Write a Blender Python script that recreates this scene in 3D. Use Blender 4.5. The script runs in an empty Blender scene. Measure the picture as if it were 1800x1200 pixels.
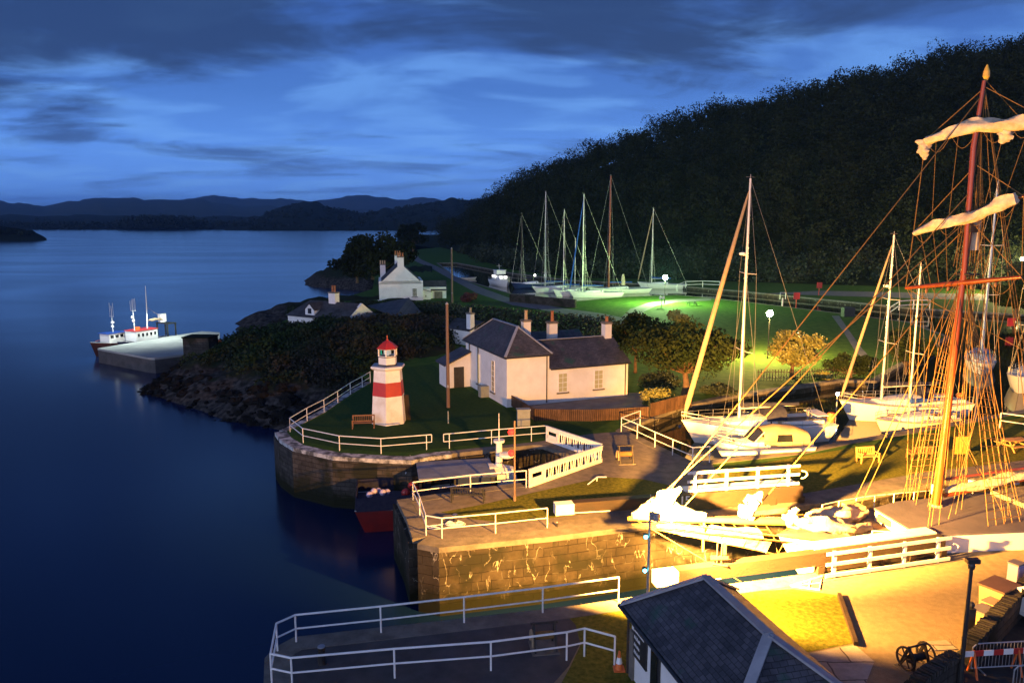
import bpy, math, random
import numpy as np
from mathutils import Vector, Matrix
from mathutils.geometry import delaunay_2d_cdt
R = math.radians
random.seed(7); RNG = np.random.default_rng(7)
scene = bpy.context.scene
COL = scene.collection

# ------------------------------------------------------------------ camera
FPX, HOR, H = 1350.0, 385.0, 16.0
PITCH = math.atan((600-HOR)/FPX)
cam = bpy.data.cameras.new("camera"); cam.sensor_width = 36; cam.lens = 36*FPX/1800
cam.clip_start = .5; cam.clip_end = 30000
camo = bpy.data.objects.new("camera", cam); COL.objects.link(camo)
camo.location = (0, 0, H); camo.rotation_euler = (math.pi/2-PITCH, 0, 0)
scene.camera = camo

# ------------------------------------------------------------------ dusk sky
world = bpy.data.worlds.new("World"); scene.world = world; world.use_nodes = True
def build_world():
    nt = world.node_tree; nt.nodes.clear(); N = nt.nodes.new; L = nt.links.new
    out = N('ShaderNodeOutputWorld'); bg = N('ShaderNodeBackground'); L(bg.outputs[0], out.inputs[0])
    tc = N('ShaderNodeTexCoord'); sep = N('ShaderNodeSeparateXYZ'); L(tc.outputs['Generated'], sep.inputs[0])
    def M(op, a, b=None, c=None, clamp=False):
        n = N('ShaderNodeMath'); n.operation = op; n.use_clamp = clamp
        for i, v in enumerate((a, b, c)):
            if v is None: continue
            if isinstance(v, (int, float)): n.inputs[i].default_value = v
            else: L(v, n.inputs[i])
        return n.outputs[0]
    X, Y, Z = sep.outputs
    # clear dusk gradient by elevation
    ramp = N('ShaderNodeValToRGB'); L(M('MULTIPLY', Z, 2.0, clamp=True), ramp.inputs[0])
    els = [(0.0, (.050, .150, .50)), (.07, (.080, .220, .62)), (.17, (.072, .205, .59)), (.30, (.042, .130, .41)), (.55, (.020, .065, .26)), (1, (.014, .042, .18))]
    cr = ramp.color_ramp
    while len(cr.elements) < len(els): cr.elements.new(.5)
    for e, (p, c) in zip(cr.elements, els): e.position = p; e.color = (*c, 1)
    # cloud layer: direction projected on a plane overhead
    zz = M('ADD', M('MAXIMUM', Z, 0.0), .10)
    cx = M('DIVIDE', X, zz); cy = M('DIVIDE', Y, zz)
    cmb = N('ShaderNodeCombineXYZ'); L(cx, cmb.inputs[0]); L(M('MULTIPLY', cy, 1.25), cmb.inputs[1])
    def noise(scale, detail, rough, off, dist=0.4):
        mp = N('ShaderNodeMapping'); L(cmb.outputs[0], mp.inputs[0]); mp.inputs['Scale'].default_value = (.9, 1, 1); mp.inputs['Location'].default_value = off
        n = N('ShaderNodeTexNoise'); L(mp.outputs[0], n.inputs['Vector'])
        n.inputs['Scale'].default_value = scale; n.inputs['Detail'].default_value = detail
        n.inputs['Roughness'].default_value = rough; n.inputs['Distortion'].default_value = dist
        return n.outputs[0]
    def smooth(v, a, b):
        m = N('ShaderNodeMapRange'); m.interpolation_type = 'SMOOTHSTEP'; L(v, m.inputs[0])
        m.inputs[1].default_value = a; m.inputs[2].default_value = b; return m.outputs[0]
    def mix(f, a, b):
        m = N('ShaderNodeMix'); m.data_type = 'RGBA'
        if isinstance(f, float): m.inputs[0].default_value = f
        else: L(f, m.inputs[0])
        for s, v in ((6, a), (7, b)):
            if isinstance(v, tuple): m.inputs[s].default_value = (*v, 1)
            else: L(v, m.inputs[s])
        return m.outputs[2]
    big = noise(.50, 6, .52, (5.3, 2.2, 0), .6); fine = noise(1.5, 6, .50, (8.2, 4.4, 0), .5)
    high = smooth(Z, .12, .26)              # the thick deck sits higher up
    med = noise(1.1, 6, .6, (1.7, 9.1, 0), .6)
    d = M('ADD', big, M('MULTIPLY', M('SUBTRACT', med, .5), .75))
    dark = smooth(M('ADD', d, M('MULTIPLY', high, .17)), .45, .69)
    light = smooth(fine, .44, .66)
    col = mix(M('MULTIPLY', light, .55), ramp.outputs[0], (.110, .275, .64))
    low = smooth(Z, .0, .15)
    col = mix(M('MULTIPLY', dark, M('ADD', .34, M('MULTIPLY', low, .60))), col, (.011, .032, .108))
    # after-glow of the sunset, low in the sky behind the camera
    back = smooth(M('ADD', M('MULTIPLY', Y, -1.0), M('MULTIPLY', X, -.25)), .15, .95)
    lowg = M('SUBTRACT', 1.0, smooth(Z, .03, .42))
    glow = M('MULTIPLY', back, lowg)
    col = mix(glow, col, (.62, .66, 1.0))
    sky = N('ShaderNodeTexSky'); sky.sky_type = 'NISHITA'; sky.sun_disc = False
    sky.sun_elevation = R(3); sky.sun_rotation = R(222)
    add = N('ShaderNodeMix'); add.data_type = 'RGBA'; add.blend_type = 'ADD'; add.inputs[0].default_value = .006
    L(col, add.inputs[6]); L(sky.outputs[0], add.inputs[7])
    L(add.outputs[2], bg.inputs[0]); bg.inputs[1].default_value = SKY
SKY = 1.6
build_world()
sun = bpy.data.lights.new("sun", 'SUN'); sun.energy = 1.35; sun.angle = R(60); sun.color = (.68, .76, 1.0)
suno = bpy.data.objects.new("sun", sun); COL.objects.link(suno)
suno.rotation_euler = (R(83), 0, R(-42))     # the last after-glow behind the camera, low
scene.view_settings.view_transform = 'Standard'; scene.view_settings.look = 'None'
scene.view_settings.exposure = 0; scene.view_settings.gamma = 1
scene.cycles.use_denoising = True
scene.cycles.max_bounces = 6; scene.cycles.diffuse_bounces = 2; scene.cycles.glossy_bounces = 3
scene.cycles.transmission_bounces = 4; scene.cycles.sample_clamp_indirect = 4
scene.cycles.use_light_tree = True

# ------------------------------------------------------------------ helpers: photo ray -> place in the world
cP, sP = math.cos(PITCH), math.sin(PITCH)
def ray(px, py):
    u = (px-900)/FPX; v = (600-py)/FPX
    return Vector((u, cP+v*sP, -sP+v*cP))
def G(px, py, z=0.0):
    d = ray(px, py); t = (z-H)/d.z
    return Vector((d.x*t, d.y*t, z))
def D(px, py, y):
    d = ray(px, py); t = y/d.y
    return Vector((d.x*t, y, H+d.z*t))
def proj(p):
    x, y, z = p[0], p[1], p[2]-H; dep = y*cP-z*sP; up = y*sP+z*cP
    return 900+FPX*x/dep, 600-FPX*up/dep
def V(px, py, foot): return D(px, py, foot[1])
def pxm(y): return y/FPX           # metres per photo pixel at distance y
def lerp(a, b, t): return a+(b-a)*t

# ------------------------------------------------------------------ helpers: meshes
class MB:
    def __init__(s): s.v = []; s.f = []
    def add(s, vs, fs):
        o = len(s.v); s.v += [tuple(p) for p in vs]; s.f += [tuple(i+o for i in f) for f in fs]; return s
    def box(s, c, size, rz=0.0, M=None):
        x, y, z = size[0]/2, size[1]/2, size[2]/2
        if M is None: M = Matrix.Rotation(rz, 3, 'Z')
        c = Vector(c)
        vs = [c+M@Vector((sx*x, sy*y, sz*z)) for sx in (-1, 1) for sy in (-1, 1) for sz in (-1, 1)]
        return s.add(vs, [(0,1,3,2),(4,6,7,5),(0,4,5,1),(2,3,7,6),(0,2,6,4),(1,5,7,3)])
    def beam(s, p, q, w, h):                       # w sideways, h up
        p, q = Vector(p), Vector(q); d = q-p; L = d.length
        if L < 1e-6: return s
        x = d/L; up = Vector((0,0,1)) if abs(x.z) < .98 else Vector((0,1,0))
        y = up.cross(x).normalized(); z = x.cross(y)
        M = Matrix((x, y, z)).transposed()
        return s.box((p+q)/2, (L, w, h), M=M)
    def tube(s, pts, r, n=8, cap=True):
        pts = [Vector(p) for p in pts]; k = len(pts)
        rs = r if isinstance(r, (list, tuple)) else [r]*k
        vs = []; a0 = None
        for i, p in enumerate(pts):
            d = (pts[min(i+1, k-1)]-pts[max(i-1, 0)]).normalized()
            if a0 is None:
                a0 = d.orthogonal().normalized()
            else:
                a0 = (a0-d*a0.dot(d)).normalized()
            b0 = d.cross(a0)
            for j in range(n):
                t = 2*math.pi*j/n
                vs.append(p+(a0*math.cos(t)+b0*math.sin(t))*rs[i])
        fs = [(i*n+j, i*n+(j+1)%n, (i+1)*n+(j+1)%n, (i+1)*n+j) for i in range(k-1) for j in range(n)]
        if cap: fs += [tuple(range(n-1, -1, -1)), tuple(range((k-1)*n, k*n))]
        return s.add(vs, fs)
    def lathe(s, prof, c, n=16, rot=0.0):
        c = Vector(c); k = len(prof); vs = []
        for r, z in prof:
            for j in range(n):
                t = rot+2*math.pi*j/n; vs.append(c+Vector((r*math.cos(t), r*math.sin(t), z)))
        fs = [(i*n+j, i*n+(j+1)%n, (i+1)*n+(j+1)%n, (i+1)*n+j) for i in range(k-1) for j in range(n)]
        fs += [tuple(range(n-1, -1, -1)), tuple(range((k-1)*n, k*n))]
        return s.add(vs, fs)
    def prism(s, poly, z0, z1):
        n = len(poly)
        vs = [(p[0], p[1], z0) for p in poly]+[(p[0], p[1], z1) for p in poly]
        ar = sum(poly[i][0]*poly[(i+1)%n][1]-poly[(i+1)%n][0]*poly[i][1] for i in range(n))
        fs = [tuple(range(n-1, -1, -1)), tuple(range(n, 2*n))]+[(i, (i+1)%n, n+(i+1)%n, n+i) for i in range(n)]
        if ar < 0: fs = [f[::-1] for f in fs]
        return s.add(vs, fs)
    def slab(s, pts, t):                           # planar polygon thickened downwards
        n = len(pts); pts = [Vector(p) for p in pts]
        nn = Vector((0,0,0))
        for i in range(n): nn += (pts[i]-pts[0]).cross(pts[(i+1)%n]-pts[0])
        if nn.z < 0: pts = pts[::-1]
        lo = [p-Vector((0,0,t)) for p in pts]
        fs = [tuple(range(n)), tuple(range(2*n-1, n-1, -1))]+[(i, n+i, n+(i+1)%n, (i+1)%n) for i in range(n)]
        return s.add(pts+lo, fs)
    def quad(s, *pts): return s.add(pts, [tuple(range(len(pts)))])
    def grid(s, rows, close=False):
        k = len(rows); n = len(rows[0]); vs = [p for r in rows for p in r]
        m = n if close else n-1
        return s.add(vs, [(i*n+j, i*n+(j+1)%n, (i+1)*n+(j+1)%n, (i+1)*n+j) for i in range(k-1) for j in range(m)])
    def ball(s, c, r, n=10, m=7):
        c = Vector(c); rr = r if isinstance(r, (list, tuple)) else (r, r, r); rows = []
        for i in range(m+1):
            a = math.pi*i/m
            rows.append([c+Vector((rr[0]*math.sin(a)*math.cos(2*math.pi*j/n), rr[1]*math.sin(a)*math.sin(2*math.pi*j/n), -rr[2]*math.cos(a))) for j in range(n)])
        return s.grid(rows, True)
    def build(s, name, mat, parent=None, smooth=None, uv=True):
        o0 = Vector((0,0,0))
        if parent is not None:
            p = parent
            while p is not None: o0 = o0+p.location; p = p.parent
        elif s.v:
            a = np.array(s.v); o0 = Vector((a[:,0].mean(), a[:,1].mean(), a[:,2].min()))
        me = bpy.data.meshes.new(name)
        me.from_pydata([(p[0]-o0.x, p[1]-o0.y, p[2]-o0.z) for p in s.v], [], s.f); me.update()
        if uv and me.polygons:
            ul = me.uv_layers.new(name="UVMap"); dat = np.zeros((len(me.loops), 2)); V3 = [Vector(p) for p in s.v]
            for poly in me.polygons:
                n = poly.normal
                if abs(n.z) > .985: u = Vector((1,0,0)); w = Vector((0,1,0))
                else:
                    u = Vector((-n.y, n.x, 0)).normalized(); w = n.cross(u)
                for li in poly.loop_indices:
                    p = V3[me.loops[li].vertex_index]; dat[li] = (u.dot(p), w.dot(p))
            ul.data.foreach_set('uv', dat.ravel())
        if smooth:
            me.polygons.foreach_set('use_smooth', [True]*len(me.polygons)); me.set_sharp_from_angle(angle=R(smooth))
        me.materials.append(mat)
        o = bpy.data.objects.new(name, me); COL.objects.link(o)
        if parent is not None: o.parent = parent
        else: o.location = o0
        return o

def tag(o, label=None, cat=None, group=None, kind=None):
    if label: o['label'] = label
    if cat: o['category'] = cat
    if group: o['group'] = group
    if kind: o['kind'] = kind
    return o
def thing(name, label, cat, loc, group=None):
    o = bpy.data.objects.new(name, None); COL.objects.link(o); o.empty_display_size = .2
    o.location = Vector(loc); return tag(o, label, cat, group, 'thing')
def copy_tree(o, parent=None):
    c = o.copy(); COL.objects.link(c)
    if parent is not None: c.parent = parent
    for ch in list(o.children): copy_tree(ch, c)
    return c

# ------------------------------------------------------------------ materials
def pm(name, c1, c2=None, scale=3.0, rough=.7, bump=0.0, metal=0.0, lo=.35, hi=.65, spec=None, bscale=None, detail=5, emit=None, stretch=None):
    m = bpy.data.materials.new(name); m.use_nodes = True; nt = m.node_tree; b = nt.nodes['Principled BSDF']
    b.inputs['Roughness'].default_value = rough; b.inputs['Metallic'].default_value = metal
    b.inputs['Specular IOR Level'].default_value = spec if spec is not None else (.06 if rough >= .75 else .5)
    c2 = c2 or tuple(x*.72 for x in c1)
    tc = nt.nodes.new('ShaderNodeTexCoord'); n = nt.nodes.new('ShaderNodeTexNoise')
    vec = tc.outputs['Object']
    if stretch:
        mp = nt.nodes.new('ShaderNodeMapping'); nt.links.new(vec, mp.inputs[0]); mp.inputs['Scale'].default_value = stretch; vec = mp.outputs[0]
    nt.links.new(vec, n.inputs['Vector'])
    n.inputs['Scale'].default_value = scale; n.inputs['Detail'].default_value = detail; n.inputs['Roughness'].default_value = .6
    r = nt.nodes.new('ShaderNodeValToRGB'); nt.links.new(n.outputs[0], r.inputs[0])
    r.color_ramp.elements[0].position = lo; r.color_ramp.elements[0].color = (*c1, 1)
    r.color_ramp.elements[1].position = hi; r.color_ramp.elements[1].color = (*c2, 1)
    nt.links.new(r.outputs[0], b.inputs['Base Color'])
    if bump:
        n2 = nt.nodes.new('ShaderNodeTexNoise'); nt.links.new(vec, n2.inputs['Vector'])
        n2.inputs['Scale'].default_value = bscale or scale*4; n2.inputs['Detail'].default_value = 4
        bp = nt.nodes.new('ShaderNodeBump'); bp.inputs['Strength'].default_value = bump; bp.inputs['Distance'].default_value = .05
        nt.links.new(n2.outputs[0], bp.inputs['Height']); nt.links.new(bp.outputs[0], b.inputs['Normal'])
    if emit:
        b.inputs['Emission Color'].default_value = (*emit[0], 1); b.inputs['Emission Strength'].default_value = emit[1]
    return m

def brickmat(name, c1, c2, mortar, bw, bh, ms, rough=.8, bump=.5, stain=None, streak=None, freq=.5):
    """stone courses / slates / boards, laid out in metres on the faces' own UVs"""
    m = bpy.data.materials.new(name); m.use_nodes = True; nt = m.node_tree; N = nt.nodes.new; L = nt.links.new
    b = nt.nodes['Principled BSDF']; b.inputs['Roughness'].default_value = rough; b.inputs['Specular IOR Level'].default_value = .12 if rough >= .6 else .35
    uv = N('ShaderNodeUVMap'); uv.uv_map = "UVMap"
    dn = N('ShaderNodeTexNoise'); L(uv.outputs[0], dn.inputs['Vector']); dn.inputs['Scale'].default_value = 1.3 if bh > .3 else 2.2; dn.inputs['Detail'].default_value = 4
    wv = N('ShaderNodeMix'); wv.data_type = 'VECTOR'; wv.inputs[0].default_value = min(.16, bh*.3); L(uv.outputs[0], wv.inputs[4]); L(dn.outputs['Color'], wv.inputs[5])
    br = N('ShaderNodeTexBrick'); L(wv.outputs[1], br.inputs['Vector'])
    br.inputs['Color1'].default_value = (*c1, 1); br.inputs['Color2'].default_value = (*c2, 1); br.inputs['Mortar'].default_value = (*mortar, 1)
    br.inputs['Scale'].default_value = 1; br.inputs['Brick Width'].default_value = bw; br.inputs['Row Height'].default_value = bh
    br.inputs['Mortar Size'].default_value = ms; br.inputs['Mortar Smooth'].default_value = .3; br.offset = .5
    n = N('ShaderNodeTexNoise'); L(uv.outputs[0], n.inputs['Vector']); n.inputs['Scale'].default_value = freq; n.inputs['Detail'].default_value = 8; n.inputs['Roughness'].default_value = .7
    mr = N('ShaderNodeMapRange'); L(n.outputs[0], mr.inputs[0]); mr.inputs[1].default_value = .3; mr.inputs[2].default_value = .7; mr.inputs[3].default_value = .45; mr.inputs[4].default_value = 1.35
    mu = N('ShaderNodeVectorMath'); mu.operation = 'SCALE'; L(br.outputs[0], mu.inputs[0]); L(mr.outputs[0], mu.inputs['Scale'])
    col = mu.outputs[0]
    if stain:
        n3 = N('ShaderNodeTexNoise'); L(uv.outputs[0], n3.inputs['Vector']); n3.inputs['Scale'].default_value = stain[1]; n3.inputs['Detail'].default_value = 6
        r3 = N('ShaderNodeMapRange'); L(n3.outputs[0], r3.inputs[0]); r3.inputs[1].default_value = stain[2]; r3.inputs[2].default_value = stain[2]+.1
        mx = N('ShaderNodeMix'); mx.data_type = 'RGBA'; L(r3.outputs[0], mx.inputs[0]); L(col, mx.inputs[6]); mx.inputs[7].default_value = (*stain[0], 1); col = mx.outputs[2]
    if streak:      # lime weeping out of the joints
        mp = N('ShaderNodeMapping'); L(uv.outputs[0], mp.inputs[0]); mp.inputs['Scale'].default_value = (1.3, .55, 1)
        n4 = N('ShaderNodeTexNoise'); L(mp.outputs[0], n4.inputs['Vector']); n4.inputs['Scale'].default_value = 1.2; n4.inputs['Detail'].default_value = 5; n4.inputs['Distortion'].default_value = .5
        r4 = N('ShaderNodeMath'); r4.operation = 'SUBTRACT'; L(n4.outputs[0], r4.inputs[0]); r4.inputs[1].default_value = .5
        ab = N('ShaderNodeMath'); ab.operation = 'ABSOLUTE'; L(r4.outputs[0], ab.inputs[0])
        thin = N('ShaderNodeMapRange'); L(ab.outputs[0], thin.inputs[0]); thin.inputs[1].default_value = .011; thin.inputs[2].default_value = .003
        n5 = N('ShaderNodeTexNoise'); L(uv.outputs[0], n5.inputs['Vector']); n5.inputs['Scale'].default_value = 1.1; n5.inputs['Detail'].default_value = 3
        r5 = N('ShaderNodeMapRange'); L(n5.outputs[0], r5.inputs[0]); r5.inputs[1].default_value = .48; r5.inputs[2].default_value = .62
        n6 = N('ShaderNodeTexNoise'); L(uv.outputs[0], n6.inputs['Vector']); n6.inputs['Scale'].default_value = .7; n6.inputs['Detail'].default_value = 3
        r6 = N('ShaderNodeMapRange'); L(n6.outputs[0], r6.inputs[0]); r6.inputs[1].default_value = .56; r6.inputs[2].default_value = .64
        jm = N('ShaderNodeMath'); jm.operation = 'MULTIPLY'; L(br.outputs['Fac'], jm.inputs[0]); L(r6.outputs[0], jm.inputs[1])
        mm = N('ShaderNodeMath'); mm.operation = 'MULTIPLY'; L(thin.outputs[0], mm.inputs[0]); L(r5.outputs[0], mm.inputs[1])
        mxx = N('ShaderNodeMath'); mxx.operation = 'MAXIMUM'; L(mm.outputs[0], mxx.inputs[0]); jq = N('ShaderNodeMath'); jq.operation = 'MULTIPLY'; L(jm.outputs[0], jq.inputs[0]); L(n4.outputs[0], jq.inputs[1]); jr = N('ShaderNodeMath'); jr.operation = 'MULTIPLY'; jr.inputs[1].default_value = .5; L(jq.outputs[0], jr.inputs[0]); L(jr.outputs[0], mxx.inputs[1])
        mk = N('ShaderNodeMath'); mk.operation = 'MULTIPLY'; L(mxx.outputs[0], mk.inputs[0]); mk.inputs[1].default_value = .42
        mx = N('ShaderNodeMix'); mx.data_type = 'RGBA'; L(mk.outputs[0], mx.inputs[0]); L(col, mx.inputs[6]); mx.inputs[7].default_value = (*streak, 1); col = mx.outputs[2]
    # weed and slime below the tide line
    ge = N('ShaderNodeNewGeometry'); sz = N('ShaderNodeSeparateXYZ'); L(ge.outputs['Position'], sz.inputs[0])
    tz = N('ShaderNodeMath'); tz.operation = 'MULTIPLY_ADD'; L(n.outputs[0], tz.inputs[0]); tz.inputs[1].default_value = 1.6; L(sz.outputs[2], tz.inputs[2])
    tr = N('ShaderNodeMapRange'); L(tz.outputs[0], tr.inputs[0]); tr.inputs[1].default_value = -2.2; tr.inputs[2].default_value = -1.3
    tm = N('ShaderNodeMix'); tm.data_type = 'RGBA'; L(tr.outputs[0], tm.inputs[0]); tm.inputs[6].default_value = (.012, .014, .007, 1); L(col, tm.inputs[7]); col = tm.outputs[2]
    L(col, b.inputs['Base Color'])
    ht = N('ShaderNodeMath'); ht.operation = 'MULTIPLY_ADD'; L(n.outputs[0], ht.inputs[0]); ht.inputs[1].default_value = .5
    inv = N('ShaderNodeMath'); inv.operation = 'SUBTRACT'; inv.inputs[0].default_value = 1; L(br.outputs['Fac'], inv.inputs[1]); L(inv.outputs[0], ht.inputs[2])
    bp = N('ShaderNodeBump'); bp.inputs['Strength'].default_value = bump; bp.inputs['Distance'].default_value = .03
    L(ht.outputs[0], bp.inputs['Height']); L(bp.outputs[0], b.inputs['Normal'])
    return m

def watermat(name, base, rough, bump, scale, dist=.1):
    m = bpy.data.materials.new(name); m.use_nodes = True; nt = m.node_tree; N = nt.nodes.new; L = nt.links.new
    b = nt.nodes['Principled BSDF']; b.inputs['Base Color'].default_value = (*base, 1); b.inputs['IOR'].default_value = 1.33
    tc = N('ShaderNodeTexCoord')
    mp = N('ShaderNodeMapping'); L(tc.outputs['Object'], mp.inputs[0]); mp.inputs['Rotation'].default_value = (0, 0, .45); mp.inputs['Scale'].default_value = (.35, 1, 1)
    n = N('ShaderNodeTexNoise'); L(mp.outputs[0], n.inputs['Vector']); n.inputs['Scale'].default_value = .018; n.inputs['Detail'].default_value = 5; n.inputs['Distortion'].default_value = 1.2
    mr = N('ShaderNodeMapRange'); L(n.outputs[0], mr.inputs[0]); mr.inputs[1].default_value = .35; mr.inputs[2].default_value = .65; mr.inputs[3].default_value = rough*.85; mr.inputs[4].default_value = rough*1.15
    L(mr.outputs[0], b.inputs['Roughness'])
    if bump:
        n2 = N('ShaderNodeTexNoise'); L(tc.outputs['Object'], n2.inputs['Vector']); n2.inputs['Scale'].default_value = scale; n2.inputs['Detail'].default_value = 3
        bp = N('ShaderNodeBump'); bp.inputs['Strength'].default_value = bump; bp.inputs['Distance'].default_value = dist
        L(n2.outputs[0], bp.inputs['Height']); L(bp.outputs[0], b.inputs['Normal'])
    return m

def glow(name, col, s, base=(.8, .8, .8)):
    return pm(name, base, base, emit=(col, s))

M_ = {}
def mats():
    a = M_
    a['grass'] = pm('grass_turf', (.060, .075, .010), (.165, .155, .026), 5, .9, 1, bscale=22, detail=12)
    a['turf'] = pm('shaded_turf', (.020, .056, .014), (.042, .080, .019), 3, .9, 1, bscale=20, detail=12)  # darker copy of the turf, the missing floodlight put into its colour
    a['lush'] = pm('park_turf', (.030, .078, .014), (.068, .120, .022), 1.1, .9, .6, bscale=20, detail=8)
    a['paving'] = pm('quay_paving', (.13, .115, .105), (.20, .175, .155), 1.8, .85, .5, bscale=18, detail=12)
    a['concrete'] = pm('quay_concrete', (.060, .058, .060), (.095, .09, .09), .8, .85, .35, bscale=14, detail=8)
    a['pier'] = pm('pier_concrete', (.26, .27, .26), (.36, .36, .34), .35, .8, .3, bscale=8, detail=8)
    a['yard'] = pm('yard_gravel', (.19, .15, .095), (.30, .24, .15), 3.2, .9, 1, bscale=30, detail=15, lo=.25, hi=.75)
    a['path'] = pm('path_tarmac', (.13, .125, .13), (.19, .18, .18), .8, .85, .2, bscale=20)
    a['asphalt'] = pm('asphalt', (.030, .030, .032), (.05, .05, .05), 2, .85, .3, bscale=40)
    a['flag'] = brickmat('flagstones', (.30, .27, .23), (.36, .32, .27), (.10, .09, .08), 1.5, .95, .03, .85, .3)
    a['stone'] = brickmat('lock_masonry', (.042, .036, .027), (.058, .047, .035), (.026, .022, .018), .95, .42, .016, .85, .9, ((.022, .022, .016), .45, .52), (.80, .76, .66), .7)
    a['rubble'] = brickmat('rubble_stone', (.050, .045, .041), (.075, .067, .06), (.034, .031, .028), .62, .30, .02, .9, 1, ((.020, .022, .015), .6, .50), None, 1.2)
    a['coping'] = pm('coping_stone', (.20, .18, .155), (.12, .11, .095), 1.5, .85, .5, bscale=9)
    a['limewash'] = pm('limewashed_stone', (.50, .50, .50), (.10, .10, .10), 1.4, .85, .7, bscale=6, lo=.42, hi=.58)
    a['white'] = pm('white_paint', (.80, .80, .80), (.72, .72, .70), 2, .45, .03)
    a['harl'] = pm('white_harling', (.80, .79, .77), (.70, .69, .67), .9, .9, .35, bscale=22, detail=8)
    a['slate'] = brickmat('roof_slate', (.050, .050, .060), (.088, .085, .098), (.020, .020, .022), .24, .16, .010, .55, .7, ((.028, .075, .055), .8, .60), None, .9)
    a['darkslate'] = brickmat('old_roof_slate', (.050, .050, .058), (.075, .075, .082), (.03, .03, .03), .36, .24, .012, .6, .6, None, None, .5)
    a['lead'] = pm('lead_flashing', (.24, .25, .28), (.32, .33, .36), 2, .5, .15)
    a['rust'] = brickmat('corrugated_sheet', (.06, .06, .07), (.10, .10, .11), (.03, .03, .035), .18, 40, .03, .6, .6, None, None, .5)
    a['black'] = pm('black_paint', (.014, .014, .016), (.03, .03, .03), 4, .45, .1)
    a['iron'] = pm('cast_iron', (.028, .026, .025), (.06, .045, .035), 5, .55, .3, metal=.4)
    a['clay'] = pm('clay_pot', (.32, .11, .05), (.42, .20, .10), 4, .8, .2)
    a['palepot'] = pm('buff_clay_pot', (.50, .38, .22), (.42, .30, .18), 4, .8, .2)
    a['wood'] = pm('bench_timber', (.26, .12, .045), (.16, .07, .028), 3, .6, .2, stretch=(1, 1, 6))
    a['teak'] = pm('teak_timber', (.50, .27, .085), (.38, .19, .06), 3, .6, .2, stretch=(1, 1, 6))
    a['beam'] = pm('lock_gate_timber', (.028, .015, .009), (.016, .010, .007), 1.2, .7, .4, stretch=(.5, 3, 3), bscale=8)
    a['pole'] = pm('pole_timber', (.22, .15, .11), (.15, .10, .08), 2, .8, .3, stretch=(6, 6, .4))
    a['fence'] = brickmat('board_fence', (.15, .085, .05), (.10, .06, .038), (.015, .01, .008), .13, 30, .018, .8, .6, None, None, .8)
    a['spar'] = pm('varnished_spar', (.21, .046, .008), (.15, .032, .006), 1.2, .28, .08, stretch=(3, 3, .3))
    a['sprit'] = pm('yellow_painted_spar', (.62, .40, .06), (.52, .33, .05), 1.2, .35, .05)
    a['alloy'] = pm('mast_alloy', (.62, .61, .58), (.52, .51, .49), 1, .35, .03, metal=.25)
    a['gel'] = pm('white_gelcoat', (.80, .79, .76), (.74, .73, .70), .8, .25, .02)
    a['cream'] = pm('cream_gelcoat', (.72, .66, .52), (.66, .60, .46), .8, .3, .02)
    a['deckgrey'] = pm('shaded_deck_paint', (.075, .068, .10), (.055, .05, .075), .9, .7, .2)  # darkened towards violet: the ship deck's shade is put into the colour
    a['teakdeck'] = brickmat('teak_deck', (.30, .20, .12), (.36, .25, .15), (.05, .04, .03), 3, .07, .008, .7, .2)
    a['canvas'] = pm('navy_canvas', (.020, .022, .045), (.035, .036, .06), 4, .9, .3)
    a['tan'] = pm('tan_canvas', (.36, .27, .17), (.30, .22, .14), 3, .85, .3)
    a['blue'] = pm('blue_canvas', (.02, .06, .26), (.03, .08, .32), 3, .8, .2)
    a['sail'] = pm('sail_cloth', (.64, .53, .38), (.40, .32, .23), 2.2, .9, 1, bscale=4)
    a['rope'] = pm('hemp_rope', (.22, .13, .055), (.15, .09, .035), 6, .85)
    a['wire'] = pm('rigging_wire', (.30, .29, .28), (.22, .21, .20), 3, .45, metal=.5)
    a['steel'] = pm('galvanised_steel', (.45, .46, .48), (.36, .37, .39), 4, .4, .1, metal=.6)
    a['glass'] = pm('dark_glass', (.010, .012, .016), (.014, .016, .02), 1, .06)
    a['winglass'] = pm('window_glass', (.22, .20, .12), (.10, .09, .06), 1.4, .15)
    a['red'] = pm('red_paint', (.44, .030, .022), (.36, .024, .02), 2, .4, .05)
    a['redhull'] = pm('red_hull_paint', (.20, .014, .012), (.13, .012, .012), 1, .4, .05)
    a['rusthull'] = pm('rust_red_hull_paint', (.085, .016, .012), (.045, .013, .011), 1.2, .5, .05)
    a['bluehull'] = pm('blue_hull_paint', (.018, .035, .10), (.015, .025, .07), 1, .35, .05)
    a['deckblue'] = pm('grey_blue_deck', (.17, .20, .28), (.11, .13, .19), 1.2, .7, .1)
    a['orange'] = pm('orange_plastic', (.70, .16, .03), (.62, .13, .025), 3, .5)
    a['orboard'] = pm('orange_board', (.70, .22, .03), (.60, .18, .03), 2, .6)
    a['rock'] = pm('shore_rock', (.014, .013, .013), (.007, .007, .007), .35, .8, 1, bscale=1.2, detail=10)
    a['headland'] = pm('heather_ground', (.014, .024, .011), (.020, .020, .014), .25, .95, 1, bscale=3, detail=8)
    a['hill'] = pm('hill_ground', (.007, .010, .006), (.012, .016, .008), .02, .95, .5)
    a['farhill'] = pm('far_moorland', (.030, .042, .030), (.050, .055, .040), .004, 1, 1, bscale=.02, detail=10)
    a['leafdark'] = pm('hill_leaves', (.004, .008, .005), (.024, .030, .013), .11, .75, detail=6)
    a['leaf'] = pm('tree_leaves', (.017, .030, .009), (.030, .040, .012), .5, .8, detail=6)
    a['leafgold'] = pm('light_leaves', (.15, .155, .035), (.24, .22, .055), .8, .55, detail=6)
    a['hedge'] = pm('hedge_leaves', (.012, .022, .009), (.024, .034, .012), .5, .7, detail=6)
    a['heather'] = pm('heather_leaves', (.020, .038, .015), (.030, .028, .024), .12, .8, lo=.42, hi=.62, detail=6)
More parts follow.
